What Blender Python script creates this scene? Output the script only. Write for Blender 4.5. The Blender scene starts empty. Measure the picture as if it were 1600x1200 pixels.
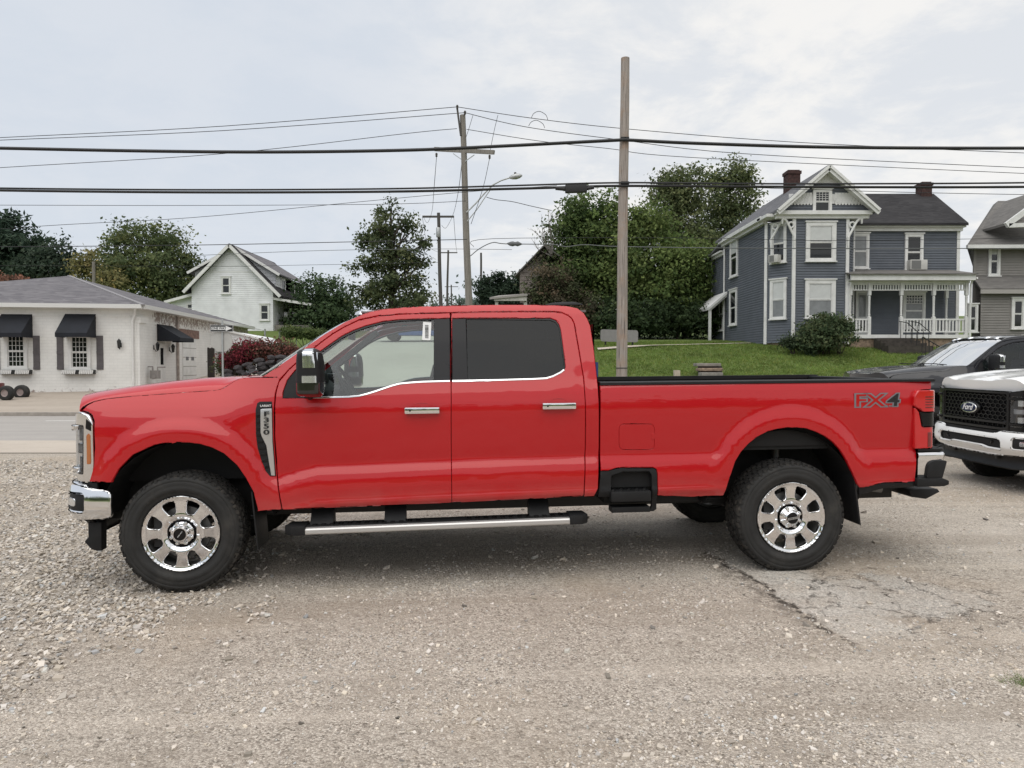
import bpy, bmesh, math, random
import numpy as np
from mathutils import Vector, Matrix, noise
from mathutils.geometry import tessellate_polygon
random.seed(7)
rng = np.random.default_rng(7)
SC = bpy.context.scene
COL = SC.collection
PI = math.pi
R = math.radians

# ------------------------------------------------------------------ camera, sky, sun, exposure
FPX = 1109.0
PITCH = math.atan(32 / FPX)
CAM = Vector((0, 0, 1.6))
cam_d = bpy.data.cameras.new('camera')
cam_d.sensor_width = 36.0
cam_d.lens = FPX / 1600 * 36
cam_d.clip_start = 0.05
cam_d.clip_end = 3000
cam = bpy.data.objects.new('camera', cam_d)
COL.objects.link(cam)
cam.location = CAM
cam.rotation_euler = (PI / 2 - PITCH, 0, 0)
SC.camera = cam
SC.view_settings.view_transform = 'Standard'
SC.view_settings.look = 'None'
SC.view_settings.exposure = 0.06
SC.view_settings.gamma = 1.0
SC.view_settings.use_curve_mapping = False
SC.cycles.max_bounces = 8
SC.cycles.transparent_max_bounces = 16
SC.cycles.caustics_reflective = False
SC.cycles.caustics_refractive = False
SC.cycles.sample_clamp_indirect = 4.0

SUN_EL, SUN_AZ = R(64), R(202)      # azimuth from +Y towards +X
world = bpy.data.worlds.new('World')
SC.world = world
world.use_nodes = True
wt = world.node_tree
wt.nodes.clear()


def nd(t, typ, **kw):
    n = t.nodes.new(typ)
    for k, v in kw.items():
        if k.startswith('i_'):
            n.inputs[int(k[2:])].default_value = v
        else:
            setattr(n, k, v)
    return n


def mth(t, op, a, b=None, c=None, clamp=False):
    n = t.nodes.new('ShaderNodeMath')
    n.operation = op
    n.use_clamp = clamp
    for i, v in enumerate((a, b, c)):
        if v is None:
            continue
        if isinstance(v, (int, float)):
            n.inputs[i].default_value = v
        else:
            t.links.new(v, n.inputs[i])
    return n.outputs[0]


def mixc(t, fac, a, b, mode='MIX'):
    n = t.nodes.new('ShaderNodeMix')
    n.data_type = 'RGBA'
    n.blend_type = mode
    n.clamp_factor = True
    for sock, v in ((n.inputs[0], fac), (n.inputs[6], a), (n.inputs[7], b)):
        if isinstance(v, (int, float)):
            sock.default_value = v
        elif isinstance(v, tuple):
            sock.default_value = (*v, 1) if len(v) == 3 else v
        else:
            t.links.new(v, sock)
    return n.outputs[2]


def mrange(t, v, a, b, c=0.0, d=1.0, smooth=False):
    n = t.nodes.new('ShaderNodeMapRange')
    if smooth:
        n.interpolation_type = 'SMOOTHSTEP'
    t.links.new(v, n.inputs[0])
    for i, x in enumerate((a, b, c, d)):
        n.inputs[i + 1].default_value = x
    return n.outputs[0]


def noisen(t, vec, scale, detail=4.0, rough=0.55, dist=0.0):
    n = t.nodes.new('ShaderNodeTexNoise')
    n.inputs['Scale'].default_value = scale
    n.inputs['Detail'].default_value = detail
    n.inputs['Roughness'].default_value = rough
    n.inputs['Distortion'].default_value = dist
    if vec is not None:
        t.links.new(vec, n.inputs['Vector'])
    return n


sky = nd(wt, 'ShaderNodeTexSky', sky_type='NISHITA', sun_disc=False, sun_elevation=SUN_EL, sun_rotation=SUN_AZ)
tc = nd(wt, 'ShaderNodeTexCoord')
sep = nd(wt, 'ShaderNodeSeparateXYZ')
wt.links.new(tc.outputs['Generated'], sep.inputs[0])
zc = mth(wt, 'ADD', mth(wt, 'MAXIMUM', sep.outputs[2], 0.0), 0.16)
comb = nd(wt, 'ShaderNodeCombineXYZ')
wt.links.new(mth(wt, 'DIVIDE', sep.outputs[0], zc), comb.inputs[0])
wt.links.new(mth(wt, 'DIVIDE', sep.outputs[1], zc), comb.inputs[1])
n1 = noisen(wt, comb.outputs[0], 0.55, 3, 0.5)
n2 = noisen(wt, comb.outputs[0], 2.2, 7, 0.62, 0.4)
n3 = noisen(wt, comb.outputs[0], 7.5, 5, 0.6, 0.2)
# broad bright side of the overcast (towards the veiled sun) and a bluer, smoother side away from it
side = mrange(wt, mth(wt, 'ADD', mth(wt, 'MULTIPLY', sep.outputs[0], 1.0), mth(wt, 'MULTIPLY', n1.outputs[0], 0.55)), -0.05, 0.50, 0, 1, True)
cellf = mrange(wt, mth(wt, 'ADD', mth(wt, 'MULTIPLY', n2.outputs[0], 0.75), mth(wt, 'MULTIPLY', n3.outputs[0], 0.25)), 0.41, 0.60, 0, 1, True)
c_left = mixc(wt, cellf, (6.75, 7.25, 7.95), (7.1, 7.5, 8.1))
c_right = mixc(wt, cellf, (7.55, 7.8, 8.15), (9.3, 9.15, 8.9))
cloud = mixc(wt, side, c_left, c_right)
warm = mrange(wt, sep.outputs[2], 0.0, 0.16, 1.0, 0.0, True)
cloud = mixc(wt, mth(wt, 'MULTIPLY', warm, 0.5), cloud, (7.6, 7.75, 7.9))
sd = nd(wt, 'ShaderNodeVectorMath', operation='DOT_PRODUCT')
wt.links.new(tc.outputs['Generated'], sd.inputs[0])
sd.inputs[1].default_value = (math.cos(SUN_EL) * math.sin(SUN_AZ), math.cos(SUN_EL) * math.cos(SUN_AZ), math.sin(SUN_EL))
glow = mth(wt, 'POWER', mth(wt, 'MAXIMUM', sd.outputs['Value'], 0.0), 9.0)
gm = nd(wt, 'ShaderNodeVectorMath', operation='SCALE')
gm.inputs[0].default_value = (2.5, 2.4, 2.2)
wt.links.new(glow, gm.inputs['Scale'])
cloud2 = mixc(wt, 1.0, cloud, gm.outputs[0], 'ADD')
final = mixc(wt, 0.93, sky.outputs[0], cloud2)
bg = nd(wt, 'ShaderNodeBackground')
bg.inputs[1].default_value = 0.1
wt.links.new(final, bg.inputs[0])
wo = nd(wt, 'ShaderNodeOutputWorld')
wt.links.new(bg.outputs[0], wo.inputs[0])

sun_d = bpy.data.lights.new('sun', 'SUN')
sun_d.energy = 1.9
sun_d.angle = R(82)
sun_d.color = (1.0, 0.965, 0.90)
sun = bpy.data.objects.new('sun', sun_d)
COL.objects.link(sun)
sun.location = (5, 20, 40)
sun.rotation_euler = Vector((math.cos(SUN_EL) * math.sin(SUN_AZ), math.cos(SUN_EL) * math.cos(SUN_AZ), math.sin(SUN_EL))).to_track_quat('Z', 'Y').to_euler()

# ------------------------------------------------------------------ helpers


def ray(px, py):
    a = (px - 800) / FPX
    b = (600 - py) / FPX
    return Vector((a, math.cos(PITCH) + b * math.sin(PITCH), -math.sin(PITCH) + b * math.cos(PITCH)))


def at(px, py, Y):
    """the point of the place seen at a pixel of the 1600x1200 photograph, at distance Y"""
    d = ray(px, py)
    return CAM + d * (Y / d.y)


MATS = {}


def mat(name, col, rough=0.6, metal=0.0, coat=0.0, var=0.0, vscale=6.0, bump=0.0, bscale=40.0, spec=0.5, emit=None, estr=1.0, dirt=None, dscale=2.0, damt=0.5):
    if name in MATS:
        return MATS[name]
    m = bpy.data.materials.new(name)
    m.use_nodes = True
    t = m.node_tree
    b = t.nodes['Principled BSDF']
    b.inputs['Roughness'].default_value = rough
    b.inputs['Metallic'].default_value = metal
    b.inputs['Coat Weight'].default_value = coat
    b.inputs['Coat Roughness'].default_value = 0.03
    b.inputs['Specular IOR Level'].default_value = spec
    b.inputs['Base Color'].default_value = (*col, 1)
    out = None
    tcn = None
    if var or bump or dirt:
        tcn = nd(t, 'ShaderNodeTexCoord').outputs['Object']
    if var:
        n = noisen(t, tcn, vscale, 6, 0.6)
        f = mrange(t, n.outputs[0], 0.3, 0.7, 1 - var, 1 + var)
        vm = nd(t, 'ShaderNodeVectorMath', operation='SCALE')
        vm.inputs[0].default_value = col
        t.links.new(f, vm.inputs['Scale'])
        out = vm.outputs[0]
    if dirt:
        n = noisen(t, tcn, dscale, 7, 0.65)
        f = mrange(t, n.outputs[0], 0.48, 0.72, 0, damt, True)
        out = mixc(t, f, out if out is not None else col, dirt)
    if out is not None:
        t.links.new(out, b.inputs['Base Color'])
    if bump:
        n = noisen(t, tcn, bscale, 4, 0.6)
        bp = nd(t, 'ShaderNodeBump')
        bp.inputs['Strength'].default_value = bump
        bp.inputs['Distance'].default_value = 0.02
        t.links.new(n.outputs[0], bp.inputs['Height'])
        t.links.new(bp.outputs[0], b.inputs['Normal'])
    if emit:
        b.inputs['Emission Color'].default_value = (*emit, 1)
        b.inputs['Emission Strength'].default_value = estr
    MATS[name] = m
    return m


def glassmat(name, tint, refl=0.0, ior=1.5, mul=1.1):
    """thin sheet of glass: tinted see-through plus a mirror reflection by angle"""
    if name in MATS:
        return MATS[name]
    m = bpy.data.materials.new(name)
    m.use_nodes = True
    t = m.node_tree
    t.nodes.clear()
    tr = nd(t, 'ShaderNodeBsdfTransparent')
    tr.inputs[0].default_value = (*tint, 1)
    gl = nd(t, 'ShaderNodeBsdfGlossy')
    gl.inputs['Roughness'].default_value = 0.01
    gl.inputs[0].default_value = (0.95, 0.97, 1, 1)
    fr = nd(t, 'ShaderNodeFresnel')
    fr.inputs[0].default_value = ior
    f = mth(t, 'MINIMUM', mth(t, 'MULTIPLY_ADD', fr.outputs[0], mul, refl), 1.0)
    mx = nd(t, 'ShaderNodeMixShader')
    t.links.new(f, mx.inputs[0])
    t.links.new(tr.outputs[0], mx.inputs[1])
    t.links.new(gl.outputs[0], mx.inputs[2])
    o = nd(t, 'ShaderNodeOutputMaterial')
    t.links.new(mx.outputs[0], o.inputs[0])
    MATS[name] = m
    return m


def tag(o, label=None, cat=None, group=None, kind=None):
    for k, v in (('label', label), ('category', cat), ('group', group), ('kind', kind)):
        if v:
            o[k] = v
    return o


def empty(name, loc=(0, 0, 0), rot=(0, 0, 0), label=None, cat=None, group=None):
    o = bpy.data.objects.new(name, None)
    o.empty_display_size = 0.3
    o.location = loc
    o.rotation_euler = rot
    COL.objects.link(o)
    return tag(o, label, cat, group)


def link(name, me, parent=None, loc=None, kind=None):
    o = bpy.data.objects.new(name, me)
    COL.objects.link(o)
    if parent is not None:
        o.parent = parent
    if loc is not None:
        o.location = loc
    if kind:
        o['kind'] = kind
    return o


def copy_tree(o, parent=None, matmap=None):
    c = o.copy()
    COL.objects.link(c)
    if parent is not None:
        c.parent = parent
    if matmap and c.type == 'MESH':
        for i, s in enumerate(c.material_slots):
            src = o.material_slots[i].material
            if src and src.name in matmap:
                s.link = 'OBJECT'
                s.material = matmap[src.name]
    for ch in list(o.children):
        copy_tree(ch, c, matmap)
    return c


class MB:
    """collects shapes; build() links them as ONE mesh object"""

    def __init__(self, org=(0, 0, 0)):
        self.v = []
        self.f = []
        self.m = []
        self.org = Vector(org)
        self.mi = 0

    def add(self, vs, fs):
        b = len(self.v)
        self.v += [tuple(Vector(p) - self.org) for p in vs]
        self.f += [tuple(b + i for i in f) for f in fs]
        self.m += [self.mi] * len(fs)
        return self

    def box(self, x0, x1, y0, y1, z0, z1):
        return self.add([(x0, y0, z0), (x1, y0, z0), (x1, y1, z0), (x0, y1, z0), (x0, y0, z1), (x1, y0, z1), (x1, y1, z1), (x0, y1, z1)],
                        [(0, 3, 2, 1), (4, 5, 6, 7), (0, 1, 5, 4), (1, 2, 6, 5), (2, 3, 7, 6), (3, 0, 4, 7)])

    def obox(self, c, ax, ay, az):
        """box from centre and three half-axis vectors"""
        c, ax, ay, az = map(Vector, (c, ax, ay, az))
        vs = [c + i * ax + j * ay + k * az for k in (-1, 1) for (i, j) in ((-1, -1), (1, -1), (1, 1), (-1, 1))]
        fl = [(0, 3, 2, 1), (4, 5, 6, 7), (0, 1, 5, 4), (1, 2, 6, 5), (2, 3, 7, 6), (3, 0, 4, 7)]
        if ax.cross(ay).dot(az) < 0:
            fl = [f[::-1] for f in fl]
        return self.add(vs, fl)

    def beam(self, p, q, w, h=None, up=(0, 0, 1)):
        p, q = Vector(p), Vector(q)
        h = h or w
        d = (q - p)
        L = d.length
        d.normalize()
        up = Vector(up)
        s = d.cross(up)
        if s.length < 1e-4:
            s = d.cross(Vector((1, 0, 0)))
        s.normalize()
        u = s.cross(d)
        return self.obox((p + q) / 2, d * L / 2, s * w / 2, u * h / 2)

    def tube(self, pts, r, n=8, cap=True):
        pts = [Vector(p) for p in pts]
        rs = r if isinstance(r, (list, tuple)) else [r] * len(pts)
        vs, fs = [], []
        prev = None
        for i, p in enumerate(pts):
            d = (pts[min(i + 1, len(pts) - 1)] - pts[max(i - 1, 0)]).normalized()
            if prev is None:
                a = d.cross(Vector((0, 0, 1)))
                if a.length < 1e-3:
                    a = d.cross(Vector((1, 0, 0)))
            else:
                a = prev - d * prev.dot(d)
            a.normalize()
            prev = a
            b = d.cross(a)
            for k in range(n):
                t = 2 * PI * k / n
                vs.append(p + (a * math.cos(t) + b * math.sin(t)) * rs[i])
        for i in range(len(pts) - 1):
            for k in range(n):
                k2 = (k + 1) % n
                fs.append((i * n + k, i * n + k2, (i + 1) * n + k2, (i + 1) * n + k))
        if cap:
            fs.append(tuple(reversed(range(n))))
            fs.append(tuple(range((len(pts) - 1) * n, len(pts) * n)))
        return self.add(vs, fs)

    def lathe(self, prof, n=32, c=(0, 0, 0), axis='Z', closed=False):
        """prof: (r, h) pairs turned round the axis through c"""
        c = Vector(c)
        vs, fs = [], []
        m = len(prof)
        for k in range(n):
            t = 2 * PI * k / n
            ct, st = math.cos(t), math.sin(t)
            for (r, h) in prof:
                if axis == 'Z':
                    vs.append(c + Vector((r * ct, r * st, h)))
                elif axis == 'Y':
                    vs.append(c + Vector((r * ct, h, r * st)))
                else:
                    vs.append(c + Vector((h, r * ct, r * st)))
        mm = m if closed else m - 1
        for k in range(n):
            k2 = (k + 1) % n
            for j in range(mm):
                j2 = (j + 1) % m
                f = (k * m + j, k2 * m + j, k2 * m + j2, k * m + j2)
                fs.append(f if axis != 'Y' else f[::-1])
        return self.add(vs, fs)

    def prism(self, poly, d0, d1, plane='XZ'):
        """poly of 2-D points pushed between d0 and d1 along the remaining axis"""
        def p3(a, b, d):
            return {'XZ': (a, d, b), 'XY': (a, b, d), 'YZ': (d, a, b)}[plane]
        n = len(poly)
        vs = [p3(a, b, d0) for a, b in poly] + [p3(a, b, d1) for a, b in poly]
        area = sum(poly[i][0] * poly[(i + 1) % n][1] - poly[(i + 1) % n][0] * poly[i][1] for i in range(n))
        fs = [tuple(range(n)), tuple(reversed(range(n, 2 * n)))]
        fs += [(i, n + i, n + (i + 1) % n, (i + 1) % n) for i in range(n)]
        sgn = area > 0
        if plane == 'XZ':
            sgn = not sgn if d1 > d0 else sgn
            flip = sgn
        else:
            flip = sgn if d1 > d0 else not sgn
        if plane == 'XZ':
            flip = (area < 0) if d1 > d0 else (area > 0)
        else:
            flip = (area > 0) if d1 > d0 else (area < 0)
        if flip:
            fs = [f[::-1] for f in fs]
        return self.add(vs, fs)

    def sheet(self, pts, th, nrm):
        """a planar polygon in 3-D given a thickness along nrm"""
        nrm = Vector(nrm).normalized() * th
        pts = [Vector(p) for p in pts]
        n = len(pts)
        e = sum(((pts[i] - pts[0]).cross(pts[(i + 1) % n] - pts[0]) for i in range(n)), Vector())
        vs = pts + [p - nrm for p in pts]
        fs = [tuple(range(n)), tuple(reversed(range(n, 2 * n)))] + [(i, n + i, n + (i + 1) % n, (i + 1) % n) for i in range(n)]
        if e.dot(nrm) < 0:
            fs = [f[::-1] for f in fs]
        return self.add(vs, fs)

    def mesh(self, name, mats, smooth=False, sharp=None):
        me = bpy.data.meshes.new(name)
        me.from_pydata(self.v, [], self.f)
        for m in (mats if isinstance(mats, (list, tuple)) else [mats]):
            me.materials.append(m)
        if any(self.m):
            me.polygons.foreach_set('material_index', self.m)
        if smooth:
            me.polygons.foreach_set('use_smooth', [True] * len(me.polygons))
            if sharp:
                me.set_sharp_from_angle(angle=R(sharp))
        me.update()
        return me

    def build(self, name, mats, parent=None, smooth=False, sharp=40, kind=None, bevel=0.0, loc=None):
        me = self.mesh(name, mats, smooth, sharp)
        if bevel:
            bm = bmesh.new()
            bm.from_mesh(me)
            bmesh.ops.remove_doubles(bm, verts=bm.verts, dist=1e-5)
            es = [e for e in bm.edges if len(e.link_faces) == 2 and e.calc_face_angle(0) > 0.5]
            bmesh.ops.bevel(bm, geom=es, offset=bevel, segments=2, affect='EDGES', profile=0.6, clamp_overlap=True)
            bm.to_mesh(me)
            bm.free()
            me.polygons.foreach_set('use_smooth', [True] * len(me.polygons))
            me.set_sharp_from_angle(angle=R(35))
        if loc is None and self.org.length > 0 and parent is None:
            loc = self.org
        return link(name, me, parent, loc, kind)


def np_mesh(name, co, faces, m, cols=None, smooth=False):
    """fast mesh from an (n,3) array and an (k,s) face array"""
    me = bpy.data.meshes.new(name)
    n, k, s = len(co), len(faces), faces.shape[1]
    me.vertices.add(n)
    me.vertices.foreach_set('co', np.ascontiguousarray(co, dtype=np.float32).ravel())
    me.loops.add(k * s)
    me.loops.foreach_set('vertex_index', np.ascontiguousarray(faces, dtype=np.int32).ravel())
    me.polygons.add(k)
    me.polygons.foreach_set('loop_start', np.arange(0, k * s, s, dtype=np.int32))
    me.polygons.foreach_set('loop_total', np.full(k, s, dtype=np.int32))
    if cols is not None:
        a = me.color_attributes.new('tone', 'FLOAT_COLOR', 'POINT')
        c4 = np.ones((n, 4), dtype=np.float32)
        c4[:, :3] = cols
        a.data.foreach_set('color', c4.ravel())
    me.polygons.foreach_set('use_smooth', [smooth] * k)
    me.update()
    me.validate()
    me.materials.append(m)
    return me


def text_mesh(txt, size, depth=0.0, shear=0.0, bold=0.0, spacing=1.0, xs=1.0):
    cu = bpy.data.curves.new('lettering', 'FONT')
    cu.body = txt
    cu.size = size
    cu.extrude = depth
    cu.shear = shear
    cu.offset = bold
    cu.space_character = spacing
    cu.align_x = 'CENTER'
    cu.align_y = 'CENTER'
    cu.resolution_u = 3
    ob = bpy.data.objects.new('lettering', cu)
    COL.objects.link(ob)
    dg = bpy.context.evaluated_depsgraph_get()
    me = bpy.data.meshes.new_from_object(ob.evaluated_get(dg))
    bpy.data.objects.remove(ob)
    bpy.data.curves.remove(cu)
    for v in me.vertices:
        v.co.x *= xs
    return me


def place_text(name, txt, size, origin, right, up, m, parent, depth=0.002, org=(0, 0, 0), **kw):
    me = text_mesh(txt, size, depth, **kw)
    right, up = Vector(right).normalized(), Vector(up).normalized()
    nrm = right.cross(up)
    M = Matrix((right, up, nrm)).transposed()
    o = Vector(origin) - Vector(org)
    for v in me.vertices:
        v.co = o + M @ v.co
    me.materials.clear()
    me.materials.append(m)
    return link(name, me, parent)
# ------------------------------------------------------------------ ground


def sstep(a, b, x):
    t = np.clip((x - a) / (b - a), 0, 1)
    return t * t * (3 - 2 * t)


def H(x, y):
    """ground height of the whole place"""
    x = np.asarray(x, dtype=float)
    y = np.asarray(y, dtype=float)
    lot = np.clip(0.0112 * (x - 2.1) - .017, -0.11, 0.02)
    lot = lot * (1 - sstep(8, 12.5, y))
    yr = np.array([-1000, 22.4, 24, 34, 38, 60, 100, 200, 400, 1000])
    zr = np.array([0, 0.0, 0.22, 2.42, 2.75, 4.3, 8.0, 15.0, 22.0, 24.0])
    yl = np.array([-1000, 22.2, 28, 36, 46, 58, 80, 200, 400, 1000])
    zl = np.array([0, 0.0, 0.50, 0.9, 1.6, 4.3, 5.0, 9.0, 16.0, 18.0])
    a = np.interp(y, yr, zr)
    b = np.interp(y, yl, zl)
    k = sstep(-12.2, -9.4, x)
    h = a * k + b * (1 - k)
    back = sstep(-18, -60, y) * 9.0  # unseen rise added behind the camera to darken the reflected horizon
    return lot + h + back


def Hs(x, y):
    return float(H(x, y))


def grid_sheet(name, xs, ys, off, m, kind='structure', wob=0.0):
    X, Y = np.meshgrid(xs, ys)
    Z = H(X, Y) + off
    if wob:
        Z = Z + wob * np.array([[noise.noise(Vector((a * 1.3, b * 1.3, 3))) for a, b in zip(r1, r2)] for r1, r2 in zip(X, Y)])
    co = np.stack([X.ravel(), Y.ravel(), Z.ravel()], 1)
    nx, ny = len(xs), len(ys)
    i = np.arange(nx - 1)[None, :] + nx * np.arange(ny - 1)[:, None]
    i = i.ravel()
    fc = np.stack([i, i + 1, i + 1 + nx, i + nx], 1)
    me = np_mesh(name, co, fc, m, smooth=True)
    return link(name, me, kind=kind)


def gravel_material():
    m = bpy.data.materials.new('gravel_lot')
    m.use_nodes = True
    t = m.node_tree
    b = t.nodes['Principled BSDF']
    b.inputs['Roughness'].default_value = 0.95
    b.inputs['Specular IOR Level'].default_value = 0.2
    geo = nd(t, 'ShaderNodeNewGeometry')
    pos = geo.outputs['Position']
    sp = nd(t, 'ShaderNodeSeparateXYZ')
    t.links.new(pos, sp.inputs[0])
    # small stones: two sizes of cells
    nz = noisen(t, pos, 30, 2)
    wv = nd(t, 'ShaderNodeVectorMath', operation='MULTIPLY_ADD')
    t.links.new(nz.outputs['Color'], wv.inputs[0])
    wv.inputs[1].default_value = (0.012, 0.012, 0.012)
    t.links.new(pos, wv.inputs[2])
    v1 = nd(t, 'ShaderNodeTexVoronoi')
    v1.inputs['Scale'].default_value = 95
    t.links.new(wv.outputs[0], v1.inputs['Vector'])
    v2 = nd(t, 'ShaderNodeTexVoronoi')
    v2.inputs['Scale'].default_value = 46
    t.links.new(wv.outputs[0], v2.inputs['Vector'])
    big = noisen(t, pos, 0.55, 5, 0.55)
    mid = noisen(t, pos, 3.1, 6, 0.65)
    fin = noisen(t, pos, 160, 3, 0.7)
    sel = mrange(t, mth(t, 'ADD', mid.outputs[0], mth(t, 'MULTIPLY', big.outputs[0], 0.6)), 0.74, 0.86, 0, 1, True)
    s1 = nd(t, 'ShaderNodeSeparateColor')
    t.links.new(v1.outputs['Color'], s1.inputs[0])
    s2 = nd(t, 'ShaderNodeSeparateColor')
    t.links.new(v2.outputs['Color'], s2.inputs[0])
    cell = mth(t, 'ADD', mth(t, 'MULTIPLY', s1.outputs[0], mth(t, 'SUBTRACT', 1.0, mth(t, 'MULTIPLY', sel, 0.6))), mth(t, 'MULTIPLY', s2.outputs[0], mth(t, 'MULTIPLY', sel, 0.6)))
    ramp = nd(t, 'ShaderNodeValToRGB')
    e = ramp.color_ramp.elements
    e[0].position = 0.0
    e[0].color = (0.15, 0.128, 0.106, 1)
    e[1].position = 1.0
    e[1].color = (0.86, 0.78, 0.68, 1)
    x = ramp.color_ramp.elements.new(0.22)
    x.color = (0.42, 0.365, 0.31, 1)
    x = ramp.color_ramp.elements.new(0.62)
    x.color = (0.61, 0.54, 0.46, 1)
    t.links.new(cell, ramp.inputs[0])
    c = mixc(t, mrange(t, fin.outputs[0], 0.35, 0.65, 0.0, 0.40), ramp.outputs[0], (0.32, 0.278, 0.236))
    # gaps between stones are darker
    d = mth(t, 'MINIMUM', v1.outputs['Distance'], 1.0)
    c = mixc(t, mrange(t, d, 0.45, 0.72, 0, 0.42), c, (0.20, 0.17, 0.14))
    # brown dust patches, paler worn patches
    c = mixc(t, mrange(t, big.outputs[0], 0.50, 0.66, 0, 0.42, True), c, (0.46, 0.37, 0.28))
    c = mixc(t, mrange(t, mid.outputs[0], 0.56, 0.72, 0, 0.36, True), c, (0.33, 0.285, 0.24))
    c = mixc(t, mrange(t, big.outputs[0], 0.30, 0.46, 0.40, 0, True), c, (0.66, 0.60, 0.53))
    # long streaks left by tyres turning through the lot
    mpt = nd(t, 'ShaderNodeMapping')
    mpt.inputs['Rotation'].default_value = (0, 0, .12)
    mpt.inputs['Scale'].default_value = (.16, 2.1, 1)
    t.links.new(pos, mpt.inputs[0])
    trk = noisen(t, mpt.outputs[0], 1.0, 4, .55, .5)
    c = mixc(t, mrange(t, trk.outputs[0], .52, .64, 0, .42, True), c, (0.34, 0.285, 0.23))
    dmp = noisen(t, pos, 1.15, 6, .68, .6)
    c = mixc(t, mrange(t, dmp.outputs[0], .52, .68, 0, .46, True), c, (0.33, 0.28, 0.23))
    c = mixc(t, mrange(t, trk.outputs[0], .46, .34, 0, .30, True), c, (0.68, 0.60, 0.51))
    # old asphalt slab with a ragged broken edge, right of the middle: line from (1.6,5.6) to (2.0,3.7)
    nzl = noisen(t, pos, 2.2, 6, 0.7)
    nzc = noisen(t, pos, 14, 3, 0.6)
    wob = mth(t, 'MULTIPLY', mth(t, 'SUBTRACT', nzl.outputs[0], 0.5), 0.34)
    wob = mth(t, 'ADD', wob, mth(t, 'MULTIPLY', mth(t, 'SUBTRACT', nzc.outputs[0], 0.5), 0.07))
    ax, ay, bx, by = CRACK
    L = math.hypot(bx - ax, by - ay)
    dx, dy = (bx - ax) / L, (by - ay) / L
    # signed distance (positive on the slab side) and position along
    sdist = mth(t, 'ADD', mth(t, 'ADD', mth(t, 'MULTIPLY', sp.outputs[0], -dy), mth(t, 'MULTIPLY', sp.outputs[1], dx)), ax * dy - ay * dx)
    sdist = mth(t, 'ADD', sdist, wob)
    along = mth(t, 'ADD', mth(t, 'ADD', mth(t, 'MULTIPLY', sp.outputs[0], dx), mth(t, 'MULTIPLY', sp.outputs[1], dy)), -(ax * dx + ay * dy))
    inlen = mth(t, 'MULTIPLY', mrange(t, along, -0.5, 0.0, 0, 1, True), mrange(t, along, L - 0.25, L + 0.25, 1, 0, True))
    slab = mth(t, 'MULTIPLY', mth(t, 'MULTIPLY', mrange(t, sdist, 0.0, 0.04, 0, 1), mrange(t, sdist, 0.42, 0.62, 1, 0, True)), inlen)
    slabc = mixc(t, mrange(t, mth(t, 'ADD', mth(t, 'MULTIPLY', fin.outputs[0], .6), mth(t, 'MULTIPLY', s1.outputs[0], .4)), 0.3, 0.7, 0, 1), (0.33, 0.31, 0.28), (0.66, 0.62, 0.56))
    slab = mth(t, 'MULTIPLY', slab, mrange(t, mid.outputs[0], .42, .62, 1, .45))
    c = mixc(t, mth(t, 'MULTIPLY', slab, 0.85), c, slabc)
    # second broken patch
    pd = nd(t, 'ShaderNodeVectorMath', operation='DISTANCE')
    t.links.new(pos, pd.inputs[0])
    pd.inputs[1].default_value = (PATCH[0], PATCH[1], 0)
    pdv = mth(t, 'ADD', pd.outputs['Value'], mth(t, 'MULTIPLY', mth(t, 'SUBTRACT', nzl.outputs[0], 0.5), 1.5))
    patch = mrange(t, pdv, 0.42, 0.50, 1, 0)
    patch = mth(t, 'MULTIPLY', patch, mrange(t, mid.outputs[0], .42, .60, 1, .35))
    c = mixc(t, mth(t, 'MULTIPLY', patch, 0.8), c, slabc)
    crk = mth(t, 'MULTIPLY', mrange(t, mth(t, 'ABSOLUTE', sdist), 0.008, 0.034, 1, 0), mth(t, 'MULTIPLY', inlen, mrange(t, nzc.outputs[0], 0.40, 0.52, 0.15, 1)))
    ring = mth(t, 'MULTIPLY', mrange(t, mth(t, 'ABSOLUTE', mth(t, 'SUBTRACT', pdv, 0.46)), 0.0, 0.02, 1, 0), mrange(t, nzc.outputs[0], 0.46, 0.56, 0, 0.7))
    v3 = nd(t, 'ShaderNodeTexVoronoi', feature='DISTANCE_TO_EDGE')
    v3.inputs['Scale'].default_value = 2.3
    wv3 = nd(t, 'ShaderNodeVectorMath', operation='MULTIPLY_ADD')
    t.links.new(nzc.outputs['Color'], wv3.inputs[0])
    wv3.inputs[1].default_value = (0.25, 0.25, 0)
    t.links.new(pos, wv3.inputs[2])
    t.links.new(wv3.outputs[0], v3.inputs['Vector'])
    web = mth(t, 'MULTIPLY', mth(t, 'MULTIPLY', mrange(t, v3.outputs['Distance'], 0.0, 0.035, 1, 0), mrange(t, pdv, 0.5, 1.1, 1, 0)), mrange(t, nzc.outputs[0], 0.42, 0.6, 0, 0.9))
    crk = mth(t, 'MAXIMUM', mth(t, 'MAXIMUM', crk, ring), web)
    # darker crumbled tar beside the crack
    tar = mth(t, 'MULTIPLY', mth(t, 'MULTIPLY', mrange(t, mth(t, 'ABSOLUTE', mth(t, 'ADD', sdist, 0.06)), 0.02, 0.16, 1, 0), inlen), mrange(t, nzc.outputs[0], 0.44, 0.6, 0, 0.6))
    c = mixc(t, tar, c, (0.14, 0.12, 0.10))
    c = mixc(t, mth(t, 'MULTIPLY', crk, 0.85), c, (0.045, 0.037, 0.03))
    t.links.new(c, b.inputs['Base Color'])
    h = mth(t, 'ADD', mth(t, 'MULTIPLY', mth(t, 'SUBTRACT', 1.0, v1.outputs['Distance']), mth(t, 'SUBTRACT', 1.0, mth(t, 'MULTIPLY', slab, 0.8))), mth(t, 'MULTIPLY', fin.outputs[0], 0.6))
    h = mth(t, 'ADD', h, mth(t, 'MULTIPLY', mth(t, 'MULTIPLY', mth(t, 'SUBTRACT', 1.0, v2.outputs['Distance']), sel), 0.8))
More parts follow.
